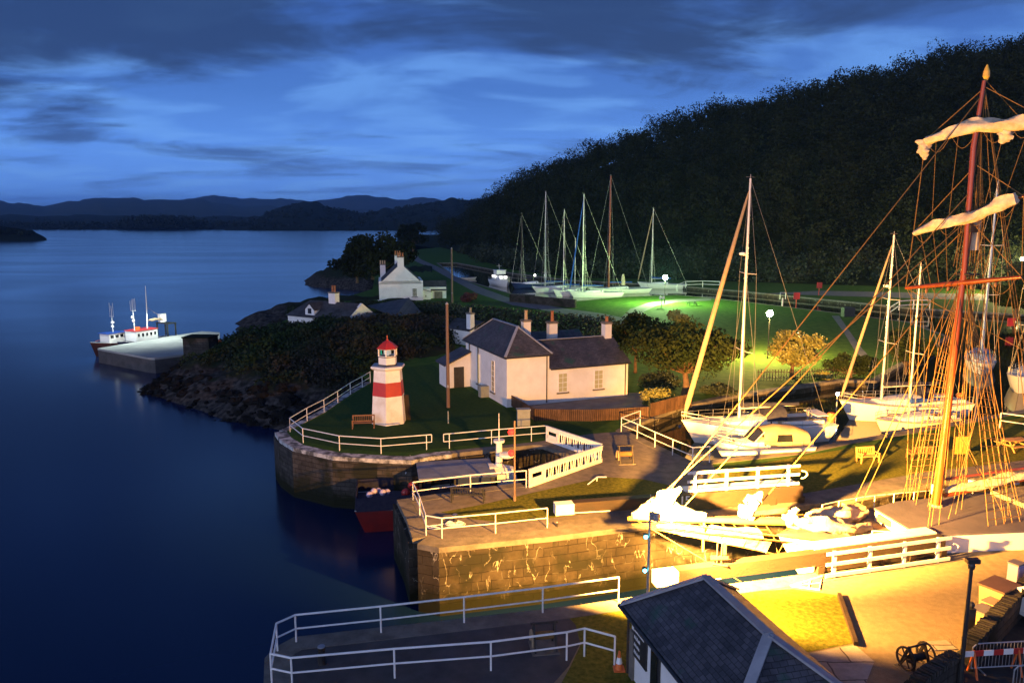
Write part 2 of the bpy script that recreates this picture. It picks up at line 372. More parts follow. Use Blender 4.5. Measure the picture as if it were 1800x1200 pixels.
    a['redleaf'] = pm('copper_leaves', (.10, .020, .020), (.06, .015, .015), .8, .7)
    a['bark'] = pm('tree_bark', (.16, .10, .06), (.09, .06, .04), 3, .9, .6)
    a['sea'] = watermat('sea_water', (.003, .013, .052), .17, 0, 1)
    a['canal'] = watermat('canal_water', (.008, .009, .008), .05, .10, .9, .05)
    a['purple'] = pm('violet_grey_enamel', (.42, .36, .52), (.36, .31, .46), 2, .5)
    a['brownlid'] = pm('brown_lid', (.16, .085, .05), (.12, .065, .04), 2, .6)
    a['tanbox'] = pm('tan_plastic', (.55, .36, .17), (.48, .31, .15), 2, .6)
    a['greylid'] = pm('grey_lid', (.26, .22, .19), (.20, .18, .16), 2, .6)
    a['boxgreen'] = pm('grey_green_enamel', (.28, .30, .27), (.22, .24, .22), 3, .6)
    a['carpaint'] = pm('car_paint_white', (.80, .80, .80), (.78, .78, .78), 1, .2)
    a['rubber'] = pm('rubber', (.02, .02, .02), (.03, .03, .03), 3, .8)
mats()
# ================================================================== SETTING: water, ground, hills
ZS = -3.6        # low tide in the loch
ZB = -0.75       # canal and basin level
def structure(o): o['kind'] = 'structure'; return o
def P2(l, z=0.0): return [G(x, y, z).to_2d() for x, y in l]

sea = MB(); sea.quad((-8000, -300, ZS), (8000, -300, ZS), (8000, 9800, ZS), (-8000, 9800, ZS))
structure(sea.build('sea_water', M_['sea']))

def flat_land(name, outer, holes, mat, z=0.0, kind='structure'):
    vs = []; es = []
    for ring in [outer]+holes:
        o = len(vs); n = len(ring); vs += [Vector((p[0], p[1])) for p in ring]
        es += [(o+i, o+(i+1) % n) for i in range(n)]
    v, e, f, *_ = delaunay_2d_cdt(vs, es, [], 0, 1e-4)
    def inside(p, ring):
        c = False; n = len(ring)
        for i in range(n):
            a, b = ring[i], ring[(i+1) % n]
            if (a[1] > p[1]) != (b[1] > p[1]) and p[0] < (b[0]-a[0])*(p[1]-a[1])/(b[1]-a[1])+a[0]: c = not c
        return c
    m = MB(); vv = [(p[0], p[1], z) for p in v]; fs = []
    for t in f:
        cx = sum(v[i][0] for i in t)/3; cy = sum(v[i][1] for i in t)/3
        if inside((cx, cy), outer) and not any(inside((cx, cy), h) for h in holes):
            a = (v[t[1]]-v[t[0]]).cross(v[t[2]]-v[t[0]]); fs.append(tuple(t) if a > 0 else tuple(t[::-1]))
    m.add(vv, fs); o = m.build(name, mat); o['kind'] = kind; return o

# --- edges of the land, taken on the quay level
LOCKFAR = P2([(1990, 790), (1800, 818), (1625, 840), (1437, 874), (1110, 913), (962, 931), (777, 949), (749, 944)])
PIERTIP = P2([(749, 944), (737, 910), (722, 883), (827, 867), (928, 854)])
DOCKIN = P2([(928, 854), (1050, 808), (960, 779), (934, 778), (864, 785), (790, 793)])
DOCKOUT = P2([(790, 793), (750, 797), (720, 803), (670, 801), (597, 796.5), (533, 783), (511, 770), (502, 758)])
LAWNW = P2([(502, 758), (540, 740), (570, 724.5), (616, 693), (651, 672)])
INNER = P2([(600, 636), (470, 600), (480, 572), (560, 537), (655, 508), (660, 475), (690, 450), (740, 438), (800, 432)])
FAR = [Vector((120, 520)), Vector((500, 420)), Vector((500, 40)), Vector((60, 40))]
BASIN = P2([(1125, 743), (1100, 757), (1217, 811.5), (1250, 809), (1400, 793), (1480, 776), (1560, 763), (1700, 738), (1850, 711), (2050, 676),
            (2080, 590), (1900, 570), (1800, 553), (1600, 541), (1500, 531), (1300, 511), (1190, 502), (1000, 492), (900, 480), (803, 462), (770, 462),
            (798, 485), (830, 496), (900, 516), (1012, 529), (1100, 521), (1190, 518), (1300, 529), (1500, 553), (1600, 566), (1670, 592), (1640, 610), (1570, 650), (1540, 669), (1480, 668),
            (1290, 695), (1195, 716)])
MID = LOCKFAR+PIERTIP[1:]+DOCKIN[1:]+DOCKOUT[1:]+LAWNW[1:]+INNER+FAR
flat_land('ground', MID, [BASIN], M_['lush'])
NEAREDGE = P2([(1990, 905), (1800, 944), (1640, 975), (1400, 1011), (1270, 1028), (1095, 1053), (954, 1072), (518, 1121), (484, 1139), (468, 1157)])
nl = P2([(466, 1215)])+[Vector((-11.0, 23.6)), Vector((-11.0, -60)), Vector((70, -60)), Vector((70, 30))]
flat_land('ground', NEAREDGE+nl, [], M_['yard'])
b = flat_land('canal_water', BASIN, [], M_['canal'], ZB)

# --- paving, lawns and paths laid as thin sheets
def sheet(name, px, mat, lift, world=None):
    pts = world or P2(px)
    return flat_land(name, pts, [], mat, lift)
# middle quay
sheet('pavement', None, M_['paving'], .004, PIERTIP[0:1]+P2([(740, 910), (725, 883.5), (827, 867.5), (928, 854.5), (1051, 808.5), (961, 779), (935, 777.5), (1040, 762), (1100, 757.5), (1216, 811.7), (1250, 809.5), (1262, 836), (1437, 874), (1110, 912.8), (962, 930.8), (777, 948.8)]))
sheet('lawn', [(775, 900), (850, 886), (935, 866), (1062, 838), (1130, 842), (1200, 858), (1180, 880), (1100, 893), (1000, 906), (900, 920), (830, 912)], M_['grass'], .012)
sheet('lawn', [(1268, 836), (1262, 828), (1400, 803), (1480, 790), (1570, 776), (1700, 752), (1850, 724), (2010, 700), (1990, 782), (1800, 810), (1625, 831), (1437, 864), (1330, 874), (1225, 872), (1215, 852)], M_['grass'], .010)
sheet('pavement', [(1437, 873.7), (1625, 839.7), (1800, 817.8), (1988, 790), (1989, 781), (1800, 809), (1625, 830), (1437, 863), (1400, 869)], M_['paving'], .014)
# lighthouse lawn
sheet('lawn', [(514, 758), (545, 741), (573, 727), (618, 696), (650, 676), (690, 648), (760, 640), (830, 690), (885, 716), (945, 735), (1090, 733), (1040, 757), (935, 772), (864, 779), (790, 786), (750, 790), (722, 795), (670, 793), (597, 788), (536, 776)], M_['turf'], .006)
# garden ground round the house
sheet('pavement', [(893, 712), (935, 727), (1145, 718), (1140, 690), (1100, 690)], M_['path'], .010)
# paths over the park
sheet('path', [(715, 446), (728, 444), (740, 456), (775, 471), (805, 488), (850, 507), (905, 527), (1000, 543), (1060, 551), (1150, 570), (1165, 585), (1085, 572), (1000, 553), (900, 536), (838, 515), (795, 492), (755, 470), (728, 458)], M_['path'], .006)
sheet('path', [(1090, 560), (1108, 543), (1140, 532), (1185, 526), (1250, 524), (1250, 528), (1190, 531), (1155, 537), (1132, 548), (1122, 568)], M_['path'], .012)
sheet('path', [(1462, 555), (1475, 555), (1492, 580), (1515, 612), (1545, 645), (1528, 646), (1500, 612), (1482, 582)], M_['path'], .006)
# far bank of the canal: a road
sheet('road', [(1340, 516), (1440, 519), (1600, 524), (1800, 530), (2100, 548), (2100, 534), (1800, 519), (1600, 514), (1440, 511)], M_['path'], .006)
# near quay
sheet('pavement', P2 and [(470, 1158), (486, 1140), (519, 1121.7), (954, 1072.7), (985, 1069.5), (1012, 1098), (1020, 1130), (1000, 1170), (960, 1215), (466, 1215)], M_['concrete'], .006)
sheet('lawn', [(988, 1080), (1100, 1064), (1250, 1044), (1250, 1230), (970, 1230), (1002, 1172), (1022, 1130)], M_['grass'], .005)
sheet('lawn', [(1290, 1040), (1395, 1035), (1476, 1046), (1506, 1129), (1418, 1146), (1290, 1170)], M_['grass'], .008)
sheet('pavement', [(1360, 1160), (1418, 1148), (1503, 1133), (1537, 1162), (1522, 1200), (1515, 1240), (1300, 1240)], M_['flag'], .010)
sheet('car_park', [(1600, 1203), (1682, 1146), (1708, 1125), (1830, 1010), (2200, 900), (2300, 1300), (1600, 1300)], M_['asphalt'], .014)

# --- hillside on the right, with its wood
sil = [(700, 398), (780, 394), (820, 384), (858, 348), (900, 320), (950, 294), (1000, 284), (1040, 266), (1100, 240), (1180, 217), (1240, 192), (1300, 178), (1350, 167), (1400, 157), (1480, 138), (1560, 121), (1620, 98), (1680, 83), (1800, 70), (1950, 60), (2300, 45)]
foot = [(700, 520), (780, 430), (805, 380), (850, 290), (900, 245), (1000, 212), (1100, 208), (1200, 204), (1300, 198), (1400, 192), (1600, 182), (1800, 172), (2300, 150)]
rdg = [(700, 700), (820, 560), (900, 430), (1000, 390), (1100, 370), (1300, 350), (1500, 335), (1800, 320), (2300, 300)]
def itp(tab, x): return float(np.interp(x, [a for a, _ in tab], [b for _, b in tab]))
def hill_pt(px, t):
    f = itp(foot, px); r = itp(rdg, px); y = f+(r-f)*t
    top = D(px, itp(sil, px), r)
    zt = top.z-itp([(800, 9), (1000, 9), (1800, 10)], px)
    s = (px-900)/FPX
    if t <= 1: z = zt*(math.sin(t*math.pi/2)**1.15*.75+.25*t)
    else: z = zt*(1-.10*(t-1))
    z += (math.sin(px*.031+t*9)+math.sin(px*.017-t*6))*1.2*min(1, t*3)*min(1, zt/20)
    x = D(px, 500, y).x
    return Vector((x, y, z-.3*(t < .02)))
hb = MB(); rows = []
for i in range(29):
    t = i/20.0
    rows.append([hill_pt(700+(2300-700)*j/64, t) for j in range(65)])
hb.grid(rows); structure(hb.build('hill', M_['hill'], smooth=180))

def foliage(name, clumps, n_each, size, mat, parent=None, squash=.75, fill=.45, flat=.0):
    """leaf-sized faces scattered through clumps (x, y, z, rx, rz); one mesh"""
    c = np.array(clumps, dtype=np.float32); k = len(c)
    ne = np.broadcast_to(np.array(n_each), (k,)).astype(int); tot = int(ne.sum()); idx = np.repeat(np.arange(k), ne)
    u = RNG.normal(size=(tot, 3)); u /= np.linalg.norm(u, axis=1, keepdims=True)+1e-9
    rr = (fill+(1-fill)*RNG.random(tot))**.7
    pos = c[idx, :3]+u*rr[:, None]*np.stack([c[idx, 3], c[idx, 3], c[idx, 4]], 1)
    a = RNG.normal(size=(tot, 3)); a[:, 2] *= (1-flat); a /= np.linalg.norm(a, axis=1, keepdims=True)
    b = np.cross(a, RNG.normal(size=(tot, 3))); b /= np.linalg.norm(b, axis=1, keepdims=True)+1e-9
    s = (size*(.55+.9*RNG.random(tot)))[:, None]
    vs = np.stack([pos-a*s*.5, pos+b*s*squash*.5, pos+a*s*.5, pos-b*s*squash*.5], 1).reshape(-1, 3)
    o0 = np.zeros(3)
    if parent is not None:
        p = parent
        while p is not None: o0 = o0+np.array(p.location); p = p.parent
    else: o0 = np.array([c[:, 0].mean(), c[:, 1].mean(), c[:, 2].min()])
    me = bpy.data.meshes.new(name); me.vertices.add(tot*4); me.vertices.foreach_set('co', (vs-o0).astype(np.float32).ravel())
    me.loops.add(tot*4); me.loops.foreach_set('vertex_index', np.arange(tot*4, dtype=np.int32))
    me.polygons.add(tot); me.polygons.foreach_set('loop_start', np.arange(0, tot*4, 4, dtype=np.int32))
    me.update(calc_edges=True); me.validate(); me.materials.append(mat)
    o = bpy.data.objects.new(name, me); COL.objects.link(o)
    if parent is not None: o.parent = parent
    else: o.location = o0
    return o

# the wood on the hillside: one mass of crowns
cl = []
for i in range(2500):
    t = RNG.random()**.85*1.12; px = 775+RNG.random()*1250
    p = hill_pt(px, t); v_ = RNG.random(); r = 1.6+v_*v_*5.4; hgt = 4+v_*7+RNG.random()*2
    big = 1 if t > .08 else .8
    for q in range(3):
        cl.append((p.x+RNG.normal()*r*.45, p.y+RNG.normal()*r*.45, p.z+hgt*big*(.45+.25*q), r*(1-.22*q), r*.85*(1-.2*q)))
tag(foliage('hillside_wood', cl, 72, .66, M_['leafdark'], fill=.5), kind='stuff')
bushes = []
for i in range(260):
    px = 815+RNG.random()*1100; p = hill_pt(px, .01+.05*RNG.random())
    r = 1.2+RNG.random()*2.2
    for q in range(3): bushes.append((p.x+RNG.normal()*r*.5, p.y+RNG.normal()*r*.4, p.z+r*(.4+.5*q), r*(1-.15*q), r*.8))
tag(foliage('hill_foot_undergrowth', bushes, 60, .7, M_['hedge']), kind='stuff')

# --- distant shores and hills across the loch
def far_ridge(name, prof, yr, yf, yb, rough, seed, mat, jit=.0, n=160, zf=ZS-1):
    rn = np.random.default_rng(seed); m = MB(); xs = np.linspace(prof[0][0], prof[-1][0], n)
    ph = rn.random(8)*6.28
    rows = []
    for t in np.linspace(0, 1, 13):
        row = []
        for px in xs:
            y = yf+(yr-yf)*t
            zt = D(px, itp(prof, px), yr).z
            w = sum(math.sin(px*(.05+.055*k)+ph[k]+t*3*(k % 3))*rough/(1+k) for k in range(7))
            z = zf+(zt+w-zf)*(t**.8 if t > 0 else 0)
            row.append(Vector((D(px, 400, y).x, y, z)))
        rows.append(row)
    for t in (1.3, 2.0):
        rows.append([Vector((D(px, 400, yr+(yb-yr)*(t-1)).x, yr+(yb-yr)*(t-1), itp([(1, D(px, itp(prof, px), yr).z), (2, zf)], t))) for px in xs])
    m.grid(rows); return structure(m.build(name, mat, smooth=180, uv=False))
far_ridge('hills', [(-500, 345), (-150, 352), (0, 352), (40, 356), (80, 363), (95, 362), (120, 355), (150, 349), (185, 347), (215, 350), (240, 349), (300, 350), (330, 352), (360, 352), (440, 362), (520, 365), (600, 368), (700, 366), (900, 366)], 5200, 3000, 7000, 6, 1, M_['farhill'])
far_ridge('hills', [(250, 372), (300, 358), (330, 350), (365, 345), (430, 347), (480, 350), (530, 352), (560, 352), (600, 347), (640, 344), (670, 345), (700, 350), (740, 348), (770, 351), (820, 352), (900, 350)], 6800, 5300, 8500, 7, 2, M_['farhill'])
far_ridge('hills', [(-500, 379), (-100, 378), (0, 378), (100, 379), (200, 378), (300, 380), (420, 381), (520, 380), (700, 380), (900, 382)], 2300, 1450, 2900, 2, 3, M_['hill'])
far_ridge('hills', [(395, 392), (430, 389), (455, 378), (485, 366), (510, 360), (535, 356), (556, 357), (580, 363), (610, 369), (640, 375), (665, 372), (700, 365), (740, 357), (790, 352), (840, 350), (900, 340)], 1900, 1320, 2300, 3, 4, M_['hill'])
far_ridge('headland', [(-200, 388), (-60, 392), (0, 397), (30, 401), (55, 407), (72, 414), (80, 419)], 740, 700, 790, .3, 5, M_['hill'])
fw = []
for i in range(1500):
    k = RNG.random()
    if k < .35: px = -80+RNG.random()*980; y = 1480+RNG.random()*90; z0 = -2; h = 8+RNG.random()*7
    elif k < .55: px = 30+RNG.random()*480; y = 1950+RNG.random()*330; z0 = 2+RNG.random()*5; h = 9+RNG.random()*6
    elif k < .65:
        px = 275+RNG.normal()*35; y = 1430+RNG.random()*60; z0 = 0; h = 15+RNG.random()*10
    elif k < .93:
        px = 440+RNG.random()*430; t = RNG.random(); y = 1340+560*t
        zt = D(px, itp([(430, 389), (455, 380), (485, 369), (510, 363), (535, 359), (556, 360), (580, 366), (610, 371), (640, 377), (665, 374), (700, 368), (740, 360), (790, 355), (900, 348)], px), 1900).z
        z0 = -4+(zt+4)*t**.8-2; h = 6+RNG.random()*5
    else:
        px = -60+RNG.random()*115; y = 715+RNG.random()*30; z0 = -1+(60-px)*.03; h = 3+RNG.random()*3
    p = D(px, 400, y)
    r = h*.55
    cl_ = (p.x, y, z0+h*.5, r*1.25, r)
    fw.append(cl_)
tag(foliage('far_shore_woods', fw, 26, 4.2, M_['leafdark'], fill=.5), kind='stuff')

# --- rough headland between the pier and the lighthouse lawn
SH = P2([(502, 772), (480, 756), (430, 747), (380, 737), (320, 714), (272, 701), (246, 690), (262, 676), (300, 657), (322, 640), (352, 628)], ZS)
SHB = P2([(392, 600), (384, 570), (430, 552), (480, 540), (545, 523), (600, 516)], ZS)
def seg_d(p, pl):
    best = 1e9
    for i in range(len(pl)-1):
        a, b = pl[i], pl[i+1]; ab = b-a; t = max(0, min(1, (p-a).dot(ab)/max(ab.length_squared, 1e-9)))
        best = min(best, (p-a-ab*t).length)
    return best
def in_poly(p, ring):
    c = False; n = len(ring)
    for i in range(n):
        a, b = ring[i], ring[(i+1) % n]
        if (a[1] > p[1]) != (b[1] > p[1]) and p[0] < (b[0]-a[0])*(p[1]-a[1])/(b[1]-a[1])+a[0]: c = not c
    return c
shore = SH+SHB
HEADPOLY = SH+SHB+P2([(690, 515), (745, 535), (800, 560), (800, 620), (760, 632), (700, 646)])+[Vector(q) for q in LAWNW[::-1]]
lawnline = LAWNW+P2([(690, 648), (760, 632), (800, 620)])
LAWNPOLY = LAWNW+P2([(690, 648), (760, 632), (830, 690), (885, 716), (945, 735), (800, 785), (600, 790), (520, 775)])
def head_z(p):
    ins = in_poly(p, HEADPOLY); d = seg_d(p, shore)
    w = math.sin(p.x*.9+p.y*.4)*.25+math.sin(p.x*.31-p.y*.7)*.4+math.sin(p.x*1.7+1.3*p.y)*.12
    if not ins:
        if in_poly(p, LAWNPOLY): return -.25-min(1.5, seg_d(p, lawnline)*.5)
        return ZS-.4-d*.35
    dl = seg_d(p, lawnline)
    ramp = ZS-.4+3.9*(1-math.exp(-d/5.0))
    lift = 1.9*min(1, d/22)*min(1, dl/12)
    back = p.y-104
    if back > 0: lift -= min(1.6, back*.10)
    return ramp+lift+w*min(1, d/3)*min(1, .25+dl/3)
bx0, bx1, by0, by1 = -62, 2, 60, 160
st = .9; hg = MB(); nx = int((bx1-bx0)/st); ny = int((by1-by0)/st)
rows = []
for j in range(ny+1):
    rows.append([Vector((bx0+i*st+math.sin(j*7.1+i)*.2, by0+j*st+math.sin(i*5.3+j)*.2, 0)) for i in range(nx+1)])
for r_ in rows:
    for p in r_: p.z = head_z(p.to_2d())
hm = hg.grid(rows)
ho = hm.build('headland', M_['headland'], smooth=180, uv=False)
def rock_by_height(m):          # bare wet rock near the tide line, heather and gorse above
    nt = m.node_tree; N = nt.nodes.new; L = nt.links.new; b = nt.nodes['Principled BSDF']
    src = b.inputs['Base Color'].links[0].from_socket
    g = N('ShaderNodeNewGeometry'); s = N('ShaderNodeSeparateXYZ'); L(g.outputs['Position'], s.inputs[0])
    n = N('ShaderNodeTexNoise'); L(g.outputs['Position'], n.inputs['Vector']); n.inputs['Scale'].default_value = .6; n.inputs['Detail'].default_value = 5
    ad = N('ShaderNodeMath'); ad.operation = 'MULTIPLY_ADD'; L(n.outputs[0], ad.inputs[0]); ad.inputs[1].default_value = 2.6; L(s.outputs[2], ad.inputs[2])
    mr = N('ShaderNodeMapRange'); L(ad.outputs[0], mr.inputs[0]); mr.inputs[1].default_value = .1; mr.inputs[2].default_value = .7
    n2 = N('ShaderNodeTexNoise'); L(g.outputs['Position'], n2.inputs['Vector']); n2.inputs['Scale'].default_value = 1.6; n2.inputs['Detail'].default_value = 8
    r2 = N('ShaderNodeValToRGB'); L(n2.outputs[0], r2.inputs[0]); r2.color_ramp.elements[0].position = .4; r2.color_ramp.elements[0].color = (.016, .015, .015, 1)
    r2.color_ramp.elements[1].position = .72; r2.color_ramp.elements[1].color = (.085, .075, .07, 1)
    mx = N('ShaderNodeMix'); mx.data_type = 'RGBA'; L(mr.outputs[0], mx.inputs[0]); L(r2.outputs[0], mx.inputs[6]); L(src, mx.inputs[7])
    L(mx.outputs[2], b.inputs['Base Color'])
rock_by_height(M_['headland']); structure(ho)
# gorse and heather over it
und = []
for i in range(9000):
    p = Vector((bx0+RNG.random()*(bx1-bx0), by0+RNG.random()*(by1-by0)))
    if not in_poly(p, HEADPOLY): continue
    d = seg_d(p, shore); dl = seg_d(p, lawnline)
    if d < 3.5+RNG.random()*4 or dl < 1.2+RNG.random()*1.5 or p.y > 140: continue
    z = head_z(p)
    if z < -.9: continue
    k = .5+.5*math.sin(p.x*.23+1.1)*math.sin(p.y*.19+p.x*.1)
    r = .45+.55*RNG.random()+.6*k*RNG.random()
    if p.x > -12 and p.y < 84: r *= .6
    und.append((p.x, p.y, z+r*.3, r*1.25, r*.75))
tag(foliage('gorse_undergrowth', und, 36, .34, M_['heather'], fill=.35), kind='stuff')
# scattered shore boulders: uncountable scree
sc_ = MB()
for i in range(420):
    k = RNG.random()*(len(SH)-1); a = SH[int(k)]; b_ = SH[int(k)+1]; q = a.lerp(b_, k-int(k))
    inn = Vector((math.cos(.9), math.sin(.9)))*(RNG.random()*4.5)
    p = q+inn+Vector((RNG.normal()*.6, RNG.normal()*.6)); r = .15+RNG.random()**2*.6
    if in_poly(p, LAWNPOLY): continue
    n0 = len(sc_.v); sc_.ball((p.x, p.y, head_z(p)+r*.15), (r, r*.8, r*.6), 7, 5)
    for v in range(n0, len(sc_.v)):
        x, y, z = sc_.v[v]; s_ = .12*r
        sc_.v[v] = (x+RNG.normal()*s_, y+RNG.normal()*s_, z+RNG.normal()*s_)
tag(sc_.build('shore_rubble', M_['rock']), kind='stuff')

# --- rocky point with trees behind the white houses
rp = MB(); rows = []
RPX = [(535, 503), (548, 494), (570, 486), (600, 478), (640, 470), (700, 462), (760, 452)]
for t in np.linspace(0, 1, 9):
    row = []
    for i in range(40):
        px = 535+225*i/39; y0 = G(px, itp([(535, 503), (580, 507), (640, 512), (760, 512)], px), ZS).y; y1 = y0+30+60*(i/39)
        y = y0+(y1-y0)*t; zt = itp([(535, -3.8), (550, -1.2), (580, 1.2), (640, 2.2), (700, .5), (760, .5)], px)
        z = ZS-.5+(zt-ZS+.5)*math.sin(math.pi*min(1, t*1.05))**.6+math.sin(i*1.9+t*11)*.35*(t > 0)*(t < 1)
        row.append(Vector((D(px, 500, y).x, y, z)))
    rows.append(row)
rp.grid(rows); structure(rp.build('rocky_shore', M_['headland'], smooth=180, uv=False))
# ================================================================== QUAY WALLS
def wall(name, label, pts, z0, z1, inward, mat=None, cop=None, thick=.9, copw=1.0, copz=.28, over=.06, cat='wall', group=None):
    """retaining wall along a line: masonry body and coping; inward = side the land lies on (+1 left of travel, -1 right)"""
    pts = [Vector((p[0], p[1])) for p in pts]; n = len(pts)
    def off(dist):
        o = []
        for i in range(n):
            d1 = (pts[i]-pts[i-1]).normalized() if i else (pts[1]-pts[0]).normalized()
            d2 = (pts[i+1]-pts[i]).normalized() if i < n-1 else d1
            d = d1+d2
            d = d.normalized() if d.length > 1e-6 else d1
            nn = Vector((-d.y, d.x))*inward
            cc = max(.5, d.dot(d2)); o.append(pts[i]+nn*dist/cc)
        return o
    root = thing(name, label, cat, (pts[0].x, pts[0].y, z0), group)
    def strip(a, b, za, zb):
        m = MB(); vs = []
        for p, q in zip(a, b): vs += [(p.x, p.y, za), (p.x, p.y, zb), (q.x, q.y, zb), (q.x, q.y, za)]
        fs = []
        for i in range(n-1):
            o = i*4
            fs += [(o, o+4, o+5, o+1), (o+1, o+5, o+6, o+2), (o+2, o+6, o+7, o+3), (o+3, o+7, o+4, o)]
        fs += [(0, 1, 2, 3), (4*n-1, 4*n-2, 4*n-3, 4*n-4)]
        if inward < 0: fs = [f[::-1] for f in fs]
        return m.add(vs, fs)
    strip(off(0), off(thick), z0, z1-copz).build('masonry', mat or M_['stone'], root)
    strip(off(-over), off(copw), z1-copz, z1).build('coping', cop or M_['coping'], root)
    return root
wall('lock_wall', 'long lime streaked masonry wall of the lock entrance facing the near quay', LOCKFAR, -5, .022, 1, copw=.9)
wall('quay_wall', 'dark masonry end of the quay that carries the red signal lamps', PIERTIP, -5, .022, 1, copw=.7)
wall('dock_wall', 'shadowy inner wall of the small dock under the white panel railing', DOCKIN, -5, .022, 1, copw=.6)
wall('sea_wall', 'curved rubble wall with limewashed coping below the lighthouse lawn', DOCKOUT, -5, .03, 1, M_['rubble'], M_['limewash'], copw=.8)
wall('sea_wall', 'low rubble edging of the lighthouse lawn above the rough headland', LAWNW, -2.5, .03, 1, M_['rubble'], M_['limewash'], copw=.55)
wall('quay_wall', 'near lock quay wall running from the beacon pier past the gate beam', NEAREDGE+P2([(466, 1215)])+[Vector((-11.0, 23.6)), Vector((-11, 0))], -5, .022, 1, copw=.9)
wall('basin_wall', 'stone basin edge between the moored yachts and the bench lawn', BASIN[0:10], -2.5, .022, -1, copw=.7, over=.05)
wall('basin_wall', 'far stone basin edge below the hedges and park lawn', BASIN[10:]+BASIN[0:1], -2.5, .022, -1, copw=.6, over=.05)
# long brown wall in front of the canal moorings
w = MB(); a_, b_ = G(897, 530), G(1012, 541)
w.beam(a_+Vector((0, 0, .75)), b_+Vector((0, 0, .75)), .5, 1.5)
tag(w.build('mooring_wall', M_['rubble']), 'low brown stone wall in front of the moored masts beside the path', 'wall')

# fishing pier
def pier():
    zt = -1.6
    ring = P2([(172, 612), (300, 590.5), (356, 582), (386, 584), (386, 607), (330, 622), (272, 629), (262, 628.5)], zt)
    root = thing('fishing_pier', 'concrete fishing pier lit by boat lights, reaching out from the headland', 'pier', (ring[0].x, ring[0].y, -5))
    MB().prism(ring, -5, zt-.25).build('pier_wall', M_['concrete'], root)
    c = sum(ring, Vector((0, 0)))/len(ring)
    MB().prism([c+(p-c)*1.004 for p in ring], zt-.25, zt).build('deck', M_['pier'], root)
    return ring, zt
PIER, PZ = pier()
st_ = MB(); h = G(346, 626, -1.5)
st_.box((h.x, h.y+1.5, h.z+1.1), (3.5, 2.6, 2.4), rz=-.1)
sr = thing('stone_store', 'small dark stone store with flat turf roof at the root of the pier', 'store', (h.x, h.y, h.z))
st_.build('walls', M_['rubble'], sr)
MB().box((h.x, h.y+1.5, h.z+2.38), (3.7, 2.8, .14), rz=-.1).build('roof', M_['hill'], sr)
# ================================================================== BUILDINGS
def window_on(parent, c, u, w, h, proud=.03, rows=2, cols=2, lit=None, sill=True, frame='white', glassm='winglass'):
    """sash window on a wall: c centre on the wall face, u along the wall (unit), outward normal is right of u"""
    u = Vector((u[0], u[1], 0)).normalized(); n = Vector((u.y, -u.x, 0)); c = Vector(c); z = Vector((0, 0, 1))
    m = MB(); t = .07
    def bar(a, b, tw, dp=.06): m.beam(c+n*(proud-dp/2+.012)+a, c+n*(proud-dp/2+.012)+b, *( (dp, tw) if abs((b-a).z) < 1e-6 else (dp, tw)))
    for s in (-1, 1):
        m.box(c+u*s*(w/2-t/2)+n*proud*.5, (t, .08, h), M=Matrix((u, n, z)).transposed())
        m.box(c+z*s*(h/2-t/2)+n*proud*.5, (w-2*t, .08, t), M=Matrix((u, n, z)).transposed())
    m.box(c+n*proud*.4, (w-2*t, .07, .05), M=Matrix((u, n, z)).transposed())
    for k in range(1, cols): m.box(c+u*(w*(k/cols-.5))+n*proud*.3, (.03, .06, h-2*t), M=Matrix((u, n, z)).transposed())
    for k in range(1, rows):
        if abs(k/rows-.5) > .01: m.box(c+z*(h*(k/rows-.5))+n*proud*.25, (w-2*t, .055, .03), M=Matrix((u, n, z)).transposed())
    f = m.build('window', M_[frame], parent)
    MB().box(c+n*.006, (w-2*t+.02, .02, h-2*t+.02), M=Matrix((u, n, z)).transposed()).build('pane', M_[glassm] if lit is None else lit, f)
    if sill: MB().box(c-z*(h/2+.06)+n*.06, (w+.24, .16, .12), M=Matrix((u, n, z)).transposed()).build('sill', M_['coping'] if frame == 'white' else M_['white'], f)
    return f

def chimney(parent, c, w, d, h, ang, pots, pot='clay', cap='coping', mat='harl', poth=.7):
    M = Matrix.Rotation(ang, 3, 'Z'); c = Vector(c)
    ch = MB().box(c+Vector((0, 0, h/2)), (w, d, h), M=M).build('chimney', M_[mat], parent)
    MB().box(c+Vector((0, 0, h+.07)), (w+.16, d+.16, .14), M=M).box(c+Vector((0, 0, h+.17)), (w+.02, d+.02, .06), M=M).build('chimney_cap', M_[cap], ch)
    for k in range(pots):
        o = M@Vector(((k-(pots-1)/2)*.45, 0, 0))
        MB().lathe([(.17, 0), (.15, .1), (.13, poth-.1), (.17, poth-.06), (.17, poth), (.10, poth), (.10, poth-.12)], c+o+Vector((0, 0, h+.2)), 12).build('chimney_pot', M_[pot], ch)
    return ch
def ridge_cap(m, p, q, w=.26, h=.07): m.beam(Vector(p)+Vector((0, 0, .03)), Vector(q)+Vector((0, 0, .03)), w, h)

